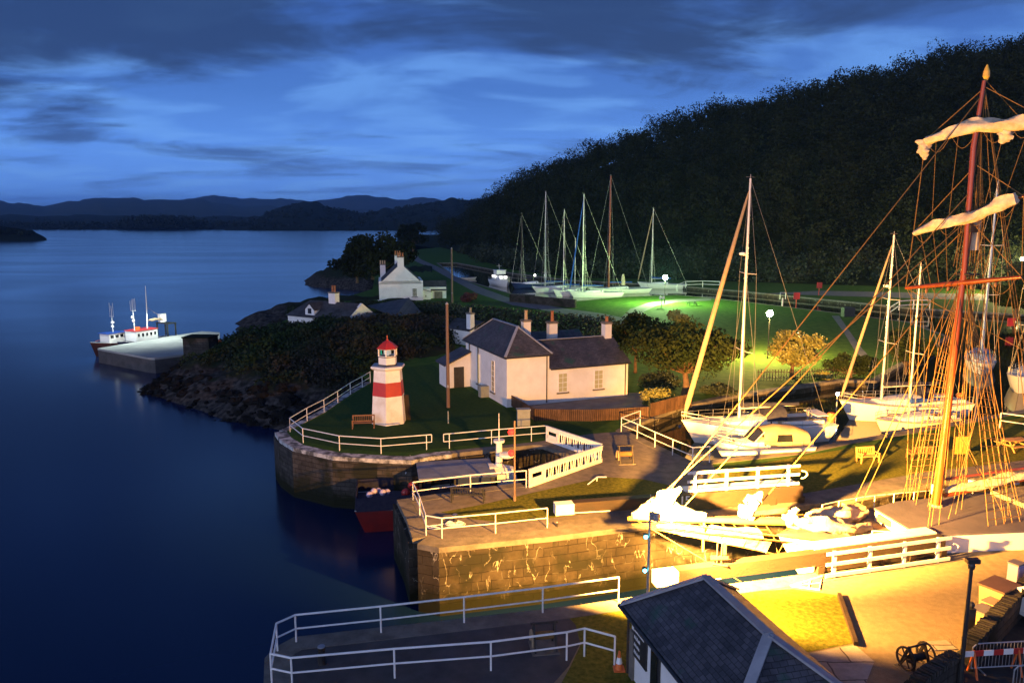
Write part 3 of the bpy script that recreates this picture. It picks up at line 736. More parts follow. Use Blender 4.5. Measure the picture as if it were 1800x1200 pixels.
# ---- lock keeper's house (white, hipped front block and long wing)
def lock_house():
    A = G(891, 716); B = G(1103, 694.5); u = (B-A); u.z = 0; Lf = u.length; u.normalize(); v = Vector((-u.y, u.x, 0)); Z = Vector((0, 0, 1))
    r = thing('lock_house', "white harled lock keeper's house with hipped slate roof and three chimneys", 'house', A)
    w1 = 4.0; d1 = 10.5; h1 = 4.35; d2 = 6.6; h2 = 3.05
    def P(a, b, z): return A+u*a+v*b+Z*z
    m = MB(); ring = [P(0, 0, 0), P(w1, 0, 0), P(w1, d1, 0), P(0, d1, 0)]; m.prism(ring, -.1, h1).build('wall', M_['harl'], r)
    MB().prism([P(w1, .02, 0), P(Lf, .02, 0), P(Lf, d2, 0), P(w1, d2, 0)], -.1, h2).build('wall', M_['harl'], r)
    # hipped roof of the front block
    o = .22; rh = 2.15; cx = w1/2
    e = [P(-o, -o, h1), P(w1+o, -o, h1), P(w1+o, d1+o, h1), P(-o, d1+o, h1)]
    R1, R2 = P(cx, 2.3, h1+rh), P(cx, d1-2.3, h1+rh)
    m = MB()
    for q in ([e[0], e[1], R1], [e[1], e[2], R2, R1], [e[2], e[3], R2], [e[3], e[0], R1, R2]): m.slab([p+Z*.10 for p in q], .10)
    rf = m.build('roof', M_['slate'], r)
    m = MB()
    ridge_cap(m, R1+Z*.10, R2+Z*.10)
    for a, b in ((e[0], R1), (e[1], R1), (e[2], R2), (e[3], R2)): ridge_cap(m, a+Z*.10, b+Z*.10, .24)
    m.build('ridge', M_['lead'], rf)
    # wing roof: two parallel ridges
    rm = d2/2; rh2 = 2.05
    a0 = w1+.03
    m = MB()
    m.slab([P(a0, -o, h2+.10), P(Lf+.15, -o, h2+.10), P(Lf+.15, rm, h2+rh2), P(a0, rm, h2+rh2)], .1)
    m.slab([P(a0, d2+o, h2+.10), P(Lf+.15, d2+o, h2+.10), P(Lf+.15, rm, h2+rh2), P(a0, rm, h2+rh2)], .1)
    rf2 = m.build('roof', M_['slate'], r)
    m = MB(); ridge_cap(m, P(a0, rm, h2+rh2), P(Lf+.15, rm, h2+rh2), .24, .06); m.build('ridge', M_['lead'], rf2)
    m = MB(); m.prism([P(w1+1, d2-.1, 0), P(Lf-.6, d2-.1, 0), P(Lf-.6, d2+5, 0), P(w1+1, d2+5, 0)], -.1, h2+.1); m.build('wall', M_['harl'], r)
    m = MB(); ra = d2+2.4
    m.slab([P(w1+.9, d2-.4, h2+.2), P(Lf-.4, d2-.4, h2+.2), P(Lf-.4, ra, h2+rh2-.1), P(w1+.9, ra, h2+rh2-.1)], .1)
    m.slab([P(w1+.9, d2+5.2, h2+.2), P(Lf-.4, d2+5.2, h2+.2), P(Lf-.4, ra, h2+rh2-.1), P(w1+.9, ra, h2+rh2-.1)], .1)
    m.build('roof', M_['slate'], r)
    # gables of the wing
    for aa in (Lf-.32, Lf-.92):
        b0, b1, rr = (0.02, d2, rm) if aa > Lf-.5 else (d2, d2+5, ra)
        g = MB(); pts = [P(aa, b0, h2), P(aa, b1, h2), P(aa, rr, h2+rh2-.22)]; pts2 = [p+u*.3 for p in pts]
        g.add(pts+pts2, [(2, 1, 0), (3, 4, 5), (0, 1, 4, 3), (1, 2, 5, 4), (2, 0, 3, 5)]).build('gable', M_['harl'], r)
    ang = math.atan2(u.y, u.x)
    chimney(r, P(w1-.2, 4.6, h1+.9), .72, .62, 1.45, ang, 1, 'palepot', poth=.85)
    chimney(r, P(w1+3.1, rm+2.6, h2+1.1), .84, .64, 2.05, ang, 1, 'clay', poth=1.0)
    chimney(r, P(Lf-.45, rm, h2+rh2-.6), .68, .74, 1.75, ang, 1, 'clay', poth=.5)
    # eaves gutters and downpipes
    m = MB()
    m.tube([P(-o-.05, -o-.06, h1-.02), P(w1+o, -o-.06, h1-.02)], .06); m.tube([P(-o-.06, -o, h1-.02), P(-o-.06, d1+o, h1-.02)], .06)
    m.tube([P(w1+.05, -o-.06, h2+.0), P(Lf+.15, -o-.06, h2+.0)], .06)
    m.build('gutter', M_['black'], r)
    for a, b, h in ((w1-.25, -.07, h1), (Lf-.3, -.05, h2), (-.08, d1-1.2, h1), (-.08, d1-3.6, h1)):
        MB().tube([P(a, b, .1), P(a, b, h-.1)], .05, 6).build('downpipe', M_['black'], r)
    # windows
    dim = glow('warm_glow_pane', (1, .74, .28), .16, (.30, .26, .14))  # warm light in the front panes is put in as a faint emission
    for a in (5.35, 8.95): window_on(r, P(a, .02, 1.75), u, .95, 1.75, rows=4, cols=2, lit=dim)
    warm = glow('lamp_lit_window', (1, .72, .35), .55, (.5, .45, .3))
    for b in (3.2, 6.9): window_on(r, P(0, b, 2.15), -v, .75, 2.9, rows=6, cols=2, lit=warm if b > 5 else None)
    # rear lean-to porch on the seaward side
    lo_ = [P(-2.4, 9.2, -.1), P(0, 9.2, -.1), P(0, 11.6, -.1), P(-2.4, 11.6, -.1)]; hi_ = [P(-2.4, 9.2, 2.25), P(0, 9.2, 3.32), P(0, 11.6, 3.32), P(-2.4, 11.6, 2.25)]
    pr = MB().add(lo_+hi_, [(0, 1, 5, 4), (1, 2, 6, 5), (2, 3, 7, 6), (3, 0, 4, 7), (4, 5, 6, 7)]).build('porch', M_['harl'], r)
    m = MB(); m.slab([P(-2.7, 8.9, 2.3), P(.0, 8.9, 3.5), P(.0, 11.9, 3.5), P(-2.7, 11.9, 2.3)], .12); m.build('porch_roof', M_['slate'], pr)
    MB().box(P(-1.2, 9.17, 1.0), (1.0, .1, 2.0), rz=ang).build('door', M_['black'], pr)
    return A, u, v
HA, HU, HV = lock_house()

# ---- garden fence before the house
def board_fence(name, label, pts, h, mat='fence'):
    r = thing(name, label, 'fence', pts[0])
    m = MB()
    for a, b in zip(pts, pts[1:]):
        m.beam(a+Vector((0, 0, h/2+.05)), b+Vector((0, 0, h/2+.05)), .035, h-.1)
    m.build('boards', M_[mat], r)
    m = MB()
    for a, b in zip(pts, pts[1:]):
        for f in (.25, .8): m.beam(a+Vector((0, .05, h*f)), b+Vector((0, .05, h*f)), .05, .09)
    m.build('rails', M_['beam'], r)
    for a, b in zip(pts, pts[1:]):
        n = max(1, int((b-a).length/2.4))
        for k in range(n+1 if b is pts[-1] else n):
            p = a.lerp(b, k/n); MB().box(p+Vector((0, .06, h/2)), (.1, .1, h+.08)).build('post', M_['beam'], r)
    return r
board_fence('board_fence', 'brown board garden fence running in front of the white lock house', [G(894, 712), G(940, 741), G(1040, 742), G(1140, 737)], 1.05)
board_fence('board_fence', 'short brown board fence below the hedge beside the yacht bows', [G(1143, 735), G(1190, 722), G(1215, 716)], 1.25)
def picket_fence(label, pts, h=1.0):
    r = thing('picket_fence', label, 'fence', pts[0]); m = MB(); rl = MB()
    for a, b in zip(pts, pts[1:]):
        n = int((b-a).length/.28)
        for k in range(n): m.box(a.lerp(b, (k+.5)/n)+Vector((0, 0, h/2)), (.07, .03, h))
        for f in (.25, .75): rl.beam(a+Vector((0, .03, h*f)), b+Vector((0, .03, h*f)), .04, .07)
    m.build('pickets', M_['beam'], r); rl.build('rails', M_['beam'], r)
picket_fence('dark picket fence along the far basin bank beside the round bush', [G(1330, 668), G(1400, 668), G(1470, 663), G(1540, 655)], 1.1)

# ---- utility boxes, garden table
def cabinet(label, p, w, d, h, mat, rz=0.0):
    r = thing('utility_cabinet', label, 'cabinet', p)
    MB().box(p+Vector((0, 0, h/2)), (w, d, h), rz=rz).build('body', M_[mat], r)
    M = Matrix.Rotation(rz, 3, 'Z')
    MB().box(p+Vector((0, 0, h+.04)), (w+.1, d+.1, .08), rz=rz).build('top', M_[mat], r)
    for s in (-1, 1): MB().box(p+M@Vector((s*w*.245, -d/2-.012, h*.5)), (w*.46, .03, h*.86), M=M).build('door', M_[mat], r)
cabinet('grey green utility cabinet on the lawn before the house corner', G(920, 747), 1.0, .6, 1.25, 'boxgreen', .1)
cabinet('small pale meter cabinet against the seaward wall of the lock house', G(851, 697), .9, .6, .95, 'boxgreen', .45)

# ---- gabled white house behind
def gable_house():
    y = G(705, 529).y; Z = Vector((0, 0, 1))
    A = V(667, 529, (0, y)); B = V(744, 526.5, (0, y+1.5)); A.z = B.z = -.6
    u = (B-A); W = u.length; u.normalize(); v = Vector((-u.y, u.x, 0)); L = 11
    r = thing('white_house', 'tall white gabled house with clustered chimneys by the shore', 'house', A)
    def P(a, b, z): return A+u*a+v*b+Z*z
    h = 3.9; rh = 4.0; cx = W*.5
    MB().prism([P(0, 0, 0), P(W, 0, 0), P(W, L, 0), P(0, L, 0)], -1.5, h).build('wall', M_['harl'], r)
    for b in (0, L-.35):
        pts = [P(0, b, h), P(W, b, h), P(cx, b, h+rh)]; pts2 = [p+v*.35 for p in pts]
        MB().add(pts+pts2, [(0, 1, 2), (5, 4, 3), (0, 3, 4, 1), (1, 4, 5, 2), (2, 5, 3, 0)]).build('gable', M_['harl'], r)
    m = MB(); s = rh/cx
    m.slab([P(-.2, .12, h-.2*s+.16), P(-.2, L-.1, h-.2*s+.16), P(cx, L-.1, h+rh+.1), P(cx, .12, h+rh+.1)], .12)
    m.slab([P(W+.2, .12, h-.2*s+.16), P(W+.2, L-.1, h-.2*s+.16), P(cx, L-.1, h+rh+.1), P(cx, .12, h+rh+.1)], .12)
    m.build('roof', M_['darkslate'], r)
    ang = math.atan2(u.y, u.x)
    chimney(r, P(cx, .45, h+rh-.9), 1.25, .8, 2.1, ang, 3, 'clay', poth=.75)
    chimney(r, P(cx-.3, L-.5, h+rh-.9), 1.2, .8, 2.0, ang, 3, 'clay', poth=.8)
    chimney(r, P(.9, L-.7, h+.6), 1.1, .8, 2.6, ang, 3, 'palepot', poth=.75)
    window_on(r, P(W*.805, 0, 2.2), u, .95, 1.65, rows=4, cols=3)
    # low wing to the right
    Lw = 4.9
    wg = MB().prism([P(W, 3.2, 0), P(W+Lw, 3.2, 0), P(W+Lw, 8, 0), P(W, 8, 0)], -1, 2.3).build('wing', M_['harl'], r)
    m = MB(); m.slab([P(W-.3, 2.9, 2.3), P(W+Lw+.2, 2.9, 2.3), P(W+Lw+.2, 5.6, 4.1), P(W-.3, 5.6, 4.1)], .12); m.slab([P(W-.3, 8.3, 2.3), P(W+Lw+.2, 8.3, 2.3), P(W+Lw+.2, 5.6, 4.1), P(W-.3, 5.6, 4.1)], .12)
    m.build('wing_roof', M_['darkslate'], wg)
    g = MB(); pts = [P(W+Lw-.3, 3.2, 2.3), P(W+Lw-.3, 8, 2.3), P(W+Lw-.3, 5.6, 3.9)]; p2 = [p+u*.3 for p in pts]
    g.add(pts+p2, [(2, 1, 0), (3, 4, 5), (0, 1, 4, 3), (1, 2, 5, 4), (2, 0, 3, 5)]).build('wing_gable', M_['harl'], wg)
    MB().box(P(W+3.3, 3.15, 1.0), (1.6, .1, 2.0), rz=ang).build('door', M_['coping'], wg)
    pc = MB().prism([P(W, 1.2, 0), P(W+1.6, 1.2, 0), P(W+1.6, 3.2, 0), P(W, 3.2, 0)], -1, 2.2).build('porch', M_['harl'], r)
    m = MB(); m.slab([P(W, 1.0, 2.75), P(W+1.8, 1.0, 2.2), P(W+1.8, 3.3, 2.2), P(W, 3.3, 2.75)], .1); m.build('porch_roof', M_['darkslate'], pc)
    window_on(r, P(W+.6, 1.2, 1.3), u, .4, .5, rows=1, cols=1, sill=False)
    w2 = MB(); w2.beam(P(-.3, -1.5, .2), P(W*.4, -6, -.4), .3, 1.6); tag(w2.build('yard_wall', M_['harl']), 'low white yard wall sloping from the gabled house to the shed', 'wall', kind='thing')
gable_house()

# ---- low cottage with dormer and its lean-to shed
def cottage():
    Z = Vector((0, 0, 1)); y0 = 112.0
    El, Er = D(502, 553, 117), D(609, 563, 110.5); Rl, Rr = D(521, 527, 120.5), D(633, 531, 114); 
    El.z = Er.z = (El.z+Er.z)/2; Rl.z = Rr.z = (Rl.z+Rr.z)/2
    u = (Er-El); u.z = 0; L = u.length; u.normalize(); v = Vector((-u.y, u.x, 0)); A = El
    half = 3.4; rh = Rr.z-Er.z
    r = thing('shore_cottage', 'low slate roofed cottage with white dormer behind the headland gorse', 'cottage', (A.x, A.y, A.z-2.4))
    def P(a, b, z): return A+u*a+v*b+Z*z
    MB().prism([P(.2, .25, 0), P(L, .25, 0), P(L, 2*half-.25, 0), P(.2, 2*half-.25, 0)], A.z-2.6, A.z+.02).build('wall', M_['harl'], r)
    pts = [P(L-.35, .25, 0), P(L-.35, 2*half-.25, 0), P(L-.35, half, rh+.05)]; p2 = [p+u*.38 for p in pts]
    MB().add(pts+p2, [(2, 1, 0), (3, 4, 5), (0, 1, 4, 3), (1, 2, 5, 4), (2, 0, 3, 5)]).build('gable', M_['harl'], r)
    m = MB()
    m.slab([P(0, 0, 0), P(L-.1, 0, 0), P(L-.1, half, rh), P(1.9, half, rh)], .12); m.slab([P(0, 2*half, 0), P(L-.1, 2*half, 0), P(L-.1, half, rh), P(1.9, half, rh)], .12)
    m.slab([P(0, 0, 0), P(0, 2*half, 0), P(1.9, half, rh)], .12); m.build('roof', M_['darkslate'], r)
    ang = math.atan2(u.y, u.x)
    chimney(r, P(L*.55, half, rh-.35), 1.35, .9, 1.65, ang, 2, 'clay', poth=.95)
    # dormer
    dc = L*.385; dm = MB()
    f = [P(dc-.95, .35, .25), P(dc+.95, .35, .25), P(dc+.95, .35, 1.15), P(dc, .35, 1.95), P(dc-.95, .35, 1.15)]; bk = [p+v*2.4 for p in f]
    dm.add(f+bk, [(0, 1, 2, 3, 4), (9, 8, 7, 6, 5)]+[(i, 5+i, 5+(i+1) % 5, (i+1) % 5) for i in range(5)]); d = dm.build('dormer', M_['harl'], r)
    m = MB(); m.slab([P(dc-1.1, .2, 1.05), P(dc, .2, 2.06), P(dc, 3.0, 2.06), P(dc-1.1, 3.0, 1.05)], .1); m.slab([P(dc+1.1, .2, 1.05), P(dc, .2, 2.06), P(dc, 3.0, 2.06), P(dc+1.1, 3.0, 1.05)], .1); m.build('dormer_roof', M_['darkslate'], d)
    MB().box(P(dc, .33, .85), (.7, .06, .8), rz=ang).build('dormer_window', M_['glass'], d)
    # open sided shed next to it
    q = [D(646, 537, 121), D(719, 523, 127), D(741, 549, 117), D(694, 556, 110)]
    zt = (q[0].z+q[1].z)/2; zb = (q[2].z+q[3].z)/2
    s = thing('boat_shed', 'low corrugated boat shed with rooflights beside the cottage gable', 'shed', (q[3].x, q[3].y, -.8))
    C = D(609, 565, 109); C2 = D(655, 553, 113)
    MB().slab([q[0], q[1], q[2], q[3]], .12).build('roof', M_['rust'], s)
    m = MB(); m.slab([D(605, 566, 108.5), D(650, 549, 112.5), D(694, 556, 109.9), D(655, 572, 106)], .1); m.build('lean_to_roof', M_['rust'], s)
    m = MB()
    m.beam(Vector((q[2].x, q[2].y, .5)), Vector((q[1].x, q[1].y, .5)), .2, 2.6)
    m.beam(Vector((q[0].x, q[0].y, .5)), Vector((q[1].x, q[1].y, .5)), .2, 3)
    for p in (q[2], q[3], q[3].lerp(q[2], .5)): m.beam(Vector((p.x, p.y, -1.2)), p-Vector((0, 0, .1)), .18, .18)
    m.build('frame', M_['black'], s)
    m = MB()
    for k in range(3):
        for j in range(1):
            a = q[0].lerp(q[1], .42).lerp(q[3].lerp(q[2], .42), .22+k*.2); a2 = q[0].lerp(q[1], .72).lerp(q[3].lerp(q[2], .72), .22+k*.2)
            m.beam(a+Z*.04, a2+Z*.04, .3, .04)
    m.build('rooflight', M_['lead'], s)
cottage()

# ---- small white outhouse with chimney
def outhouse():
    A = G(768, 598); B = G(826, 608); Z = Vector((0, 0, 1)); u = B-A; u.z = 0; L = u.length; u.normalize(); v = Vector((-u.y, u.x, 0))
    r = thing('outhouse', 'small white outhouse with tall chimney between hedge and telegraph pole', 'outhouse', A)
    def P(a, b, z): return A+u*a+v*b+Z*z
    h = 1.95
    MB().prism([P(0, 0, 0), P(L, 0, 0), P(L, 3, 0), P(0, 3, 0)], -.4, h).build('wall', M_['harl'], r)
    m = MB(); m.slab([P(-.15, -.2, h+.05), P(L+.1, -.2, h+.05), P(L+.1, 2.4, h+1.0), P(-.15, 2.4, h+1.0)], .12); m.slab([P(-.15, 3.2, h+.4), P(L+.1, 3.2, h+.4), P(L+.1, 2.4, h+1.0), P(-.15, 2.4, h+1.0)], .12); m.build('roof', M_['darkslate'], r)
    chimney(r, P(L-.42, .5, h-.2), .75, .7, 2.3, math.atan2(u.y, u.x), 1, 'palepot', poth=.6)
    window_on(r, P(L*.42, 0, 1.25), u, .5, .6, rows=1, cols=1, sill=False, glassm='glass', frame='black')
outhouse()

# ---- lighthouse
def lighthouse():
    c = G(680, 747.5); c.y += 1.2; Z = Vector((0, 0, 1))
    r = thing('lighthouse', 'small white hexagonal lighthouse with red band and red lantern roof', 'lighthouse', c)
    n = 6; rot = R(96)-R(6)
    def ring(m, prof, mat, name, par=r, smooth=None): return m.lathe(prof, c, n, rot).build(name, M_[mat], par)
    m_ = pm('weathered_tower_paint', (.80, .79, .76), (.62, .57, .50), 1.1, .6, .2, lo=.45, hi=.75, bscale=6); M_['tower'] = m_
    ring(MB(), [(1.50, 0), (1.46, .0), (1.32, 2.25)], 'tower', 'lower_tower')
    ring(MB(), [(1.325, 2.25), (1.335, 2.26), (1.235, 3.35), (1.22, 3.36)], 'red', 'red_band')
    ring(MB(), [(1.23, 3.36), (1.16, 4.28)], 'tower', 'upper_tower')
    ring(MB(), [(1.16, 4.28), (1.30, 4.36), (1.42, 4.46), (1.42, 4.56), (1.38, 4.60)], 'white', 'gallery')
    ring(MB(), [(1.36, 4.60), (1.36, 4.63)], 'lead', 'gallery_floor')
    ring(MB(), [(.80, 4.63), (.80, 4.72)], 'black', 'lantern_plinth')
    ring(MB(), [(.76, 4.72), (.76, 5.28)], 'white', 'lantern_base')
    ring(MB(), [(.79, 5.28), (.79, 5.34)], 'black', 'lantern_sill')
    fr = MB()
    for k in range(n):
        t = rot+2*math.pi*k/n; p = c+Vector((.74*math.cos(t), .74*math.sin(t), 0)); fr.box(p+Z*5.64, (.09, .09, .62), rz=t)
    for z_ in (5.36, 5.93):
        for k in range(n):
            t0 = rot+2*math.pi*k/n; t1 = rot+2*math.pi*(k+1)/n
            fr.beam(c+Vector((.73*math.cos(t0), .73*math.sin(t0), z_)), c+Vector((.73*math.cos(t1), .73*math.sin(t1), z_)), .06, .06)
    fr.build('lantern_frame', M_['white'], r)
    gl = bpy.data.materials.new('lantern_glass'); gl.use_nodes = True; b = gl.node_tree.nodes['Principled BSDF']
    b.inputs['Base Color'].default_value = (.85, .9, .9, 1); b.inputs['Transmission Weight'].default_value = 1; b.inputs['Roughness'].default_value = .02; b.inputs['IOR'].default_value = 1.02
    m = MB(); rows = [[c+Vector((.70*math.cos(rot+2*math.pi*k/n), .70*math.sin(rot+2*math.pi*k/n), z_)) for k in range(n)] for z_ in (5.36, 5.92)]
    m.grid(rows, True).build('lantern_glazing', gl, r)
    MB().lathe([(.12, 5.36), (.14, 5.44), (.26, 5.47), (.30, 5.64), (.26, 5.80), (.08, 5.86)], c, 12).build('lamp', glow('harbour_lamp', (1, .80, .48), .40), r)
    q = c+Vector((-.44, -.28, 5.66)); MB().box(q, (.10, .02, .34), rz=.9).build('green_sector_filter', glow('green_filter', (.05, .8, .45), .45, (.02, .3, .15)), r)
    ring(MB(), [(.86, 5.94), (.90, 5.97), (.78, 6.10), (.45, 6.38), (.14, 6.55), (.10, 6.60)], 'red', 'lantern_roof')
    MB().lathe([(.09, 6.58), (.10, 6.66), (.04, 6.70), (.03, 6.98), (.01, 7.02)], c, 8).build('finial', M_['red'], r)
    # lean-to plank and small door on the lit side
    MB().beam(c+Vector((1.42, .5, .0)), c+Vector((1.28, .4, 2.1)), .5, .06).build('door', M_['beam'], r)
lighthouse()

# ---- hip roofed lock shed right below the camera
def shed():
    Z = Vector((0, 0, 1)); ez, rz = 2.6, 4.2
    E = G(1092, 1061, ez); Rg = G(1241, 1014, rz); E2 = G(1203, 1200, ez)
    d = (E2-E); d.z = 0; d.normalize(); n = Vector((-d.y, d.x, 0))          # n points to the land side
    half = (Rg-E).dot(n)
    if half < 0: n = -n; half = -half
    al = (Rg-E).dot(d); L = al*2+3.7
    r = thing('lock_shed', 'white walled lock shed with hipped slate roof and painted notice board', 'shed', (E.x, E.y, 0))
    def P(a, b, z): q = E+d*a+n*b; return Vector((q.x, q.y, z))
    MB().prism([P(.3, .3, 0), P(L-.3, .3, 0), P(L-.3, 2*half-.3, 0), P(.3, 2*half-.3, 0)], -.05, ez+.0).build('wall', M_['harl'], r)
    e = [P(0, 0, ez), P(L, 0, ez), P(L, 2*half, ez), P(0, 2*half, ez)]; R1, R2 = P(al, half, rz), P(L-al, half, rz)
    m = MB()
    for q in ([e[0], e[1], R2, R1], [e[1], e[2], R2], [e[2], e[3], R1, R2], [e[3], e[0], R1]): m.slab(q, .1)
    rf = m.build('roof', M_['slate'], r)
    m = MB(); ridge_cap(m, R1, R2, .30, .08)
    for a, b in ((e[0], R1), (e[1], R2), (e[2], R2), (e[3], R1)): ridge_cap(m, a, b, .30, .07)
    m.build('ridge', M_['lead'], rf)
    m = MB(); m.tube([P(-.05, -.07, ez-.06), P(L+.05, -.07, ez-.06)], .06); m.tube([P(-.05, -.07, ez-.06), P(-.05, 2*half, ez-.06)], .06); m.build('gutter', M_['black'], r)
    MB().tube([P(.18, .22, .05), P(.18, .22, ez-.2), P(.0, 0, ez-.08)], .05, 6).build('downpipe', M_['black'], r)
    # notice board, window, dark stone corner strip
    u = d                                    # wall faces -n
    bc = P(1.12, .27, 1.55)
    Mx = Matrix((d, n, Z)).transposed()
    bd = MB().box(bc, (1.05, .06, 1.15), M=Mx).build('notice_board', M_['black'], r)
    lt = MB()
    rn = random.Random(4)
    for row in range(4):                     # rows of worn white brush lettering
        x = -.46; zz = .40-row*.27
        while x < (.30 if row == 0 else -.02):
            hgt = (.05 if row == 0 else .13)*rn.uniform(.7, 1.1); wd = hgt*.55
            a = bc+d*x-n*.034+Z*(zz-.02)
            lt.beam(a, a+d*wd*.5+Z*hgt, .012, .02); lt.beam(a+d*wd*.5+Z*hgt, a+d*wd, .012, .02)
            x += wd*1.5
    lt.build('lettering', M_['white'], bd)
    wf = MB().box(P(2.35, .27, 1.3), (.62, .10, 2.3), M=Mx).build('window', M_['black'], r)
    MB().box(P(2.35, .21, 1.5), (.46, .04, 1.6), M=Mx).build('pane', M_['glass'], wf)
    MB().box(P(.45, .26, .9), (.30, .10, 1.8), M=Mx).build('quoin', M_['coping'], r)
    MB().box(P(2.35, .18, .12), (1.0, .3, .14), M=Mx).build('sill', M_['coping'], wf)
    return E, d, n, half, al, L
SHED = shed()
# ================================================================== RAILINGS, LOCK GATES, QUAY FURNITURE
def railing(label, posts, h=1.08, r=.032, extra=None, group=None, mid=True, cap_end=()):
    rt = thing('railing', label, 'railing', posts[0], group); Z = Vector((0, 0, 1))
    for p in posts: MB().tube([p-Z*.03, p+Z*h], r*1.0, 8).build('post', M_['white'], rt)
    line = list(extra) if extra else list(posts)
    MB().tube([p+Z*h for p in line], r*1.1, 8).build('top_rail', M_['white'], rt)
    if mid: MB().tube([p+Z*h*.5 for p in line], r*.95, 8).build('mid_rail', M_['white'], rt)
    for a in cap_end: MB().tube([line[a]+Z*h*.5, line[a]+Z*h], r, 8).build('end_loop', M_['white'], rt)
    return rt
Q = lambda l: [G(x, y) for x, y in l]
railing('white pipe railing along the near pier edge, ending lit beside the shed', Q([(488, 1144), (521, 1128), (670, 1112), (816, 1094.5), (954, 1077), (1087, 1058)]), 1.12, .036)
railing('white pipe railing round the seaward end of the near pier', Q([(478, 1200), (472, 1178), (488, 1144)][0:1]+[(488, 1144)]), 1.10, .034)
railing('white pipe railing on the near side of the near pier, bent towards the shed', Q([(478, 1200), (514, 1208), (694, 1191), (863, 1178), (996, 1160), (1027, 1153), (1080, 1168)]), 1.12, .036)
railing('white railing round the tip of the signal quay above its notice', Q([(726, 879), (738, 906), (749, 941), (777, 946), (871, 937), (962, 927)]))
railing('white railing along the dock side of the signal quay before the black bench', Q([(726, 879), (827, 865.5), (925, 857)]))
railing('white railing on the far side of the dock below the lock house lawn', Q([(790, 788), (864, 781), (934, 775)]), extra=Q([(780, 789), (864, 781), (934, 775), (959, 773)]), cap_end=(0,))
railing('white railing around the curved seaward edge of the lighthouse lawn', Q([(510, 759), (533, 778), (597, 792), (670, 797), (750, 790)]), extra=Q([(510, 759), (533, 778), (597, 792), (670, 797), (759, 789.5)]), cap_end=(-1,))
railing('white railing climbing past the rough headland behind the lighthouse', Q([(510, 759), (540, 740), (570, 724), (594, 708.5), (616, 693), (637, 681), (651, 672)]))
railing('white railing at the basin corner ahead of the big yacht bow', Q([(1125, 746), (1092, 759), (1120, 771), (1151, 786), (1182, 800), (1217, 815), (1247, 813)]), 1.12, .034)
railing('white railing beyond the rigging at the basin quay far along', Q([(1757, 752), (1803, 759), (1850, 765)]), 1.2, .04)
railing('white railing of the canal footbridge by the green lit lamp', Q([(1190, 512), (1205, 506), (1235, 505), (1265, 506)]), 1.5, .07)
railing('white railing of the canal lock far behind the yachts', Q([(1562, 558), (1580, 545), (1605, 543), (1634, 543)]), 1.6, .08)

def white_gate_panel(label, a, b, n):
    """board parapet with slots and triangular cut-outs"""
    Z = Vector((0, 0, 1)); u = b-a; L = u.length; u.normalize(); rt = thing('gate_parapet', label, 'parapet', a)
    nn = Vector((-u.y, u.x, 0)); Mx = Matrix((u, nn, Z)).transposed(); h = 1.12; t = .07
    m = MB()
    m.box(a+u*L/2+Z*(h-.15), (L, t, .30), M=Mx); m.box(a+u*L/2+Z*.14, (L, t, .26), M=Mx)
    m.box(a+u*.12+Z*h*.5, (.24, t, h-.56), M=Mx)
    m.box(a+u*.65+Z*.40, (1.1, t, .30), M=Mx)
    x = 1.35; i = 0
    m.box(a+u*1.25+Z*h*.5, (.2, t, .6), M=Mx)
    seg = (L-1.4)/n
    for k in range(n):
        x0 = 1.4+k*seg
        # alternate upright board and leaning boards leaving a slot and a triangle
        for q0, q1 in (((.00, .08), (.10, .92)), ((.55, .08), (.45, .92)), ((.72, .08), (.86, .92))):
            pa = a+u*(x0+q0[0]*seg)+Z*(q0[1]*h+.1); pb = a+u*(x0+q1[0]*seg)+Z*(q1[1]*h-.1)
            m.beam(pa, pb, t*.85, seg*.20)
    m.build('panel', M_['white'], rt)
    cp = MB(); cp.beam(a+Z*(h+.02), b+Z*(h+.02), .14, .06); cp.build('cap_rail', M_['white'], rt)
white_gate_panel('white slotted board parapet on the near side of the dock head', G(930, 857), G(1058, 812), 8)
white_gate_panel('white slotted board parapet on the far side of the dock head', G(960, 775), G(1057, 809), 7)

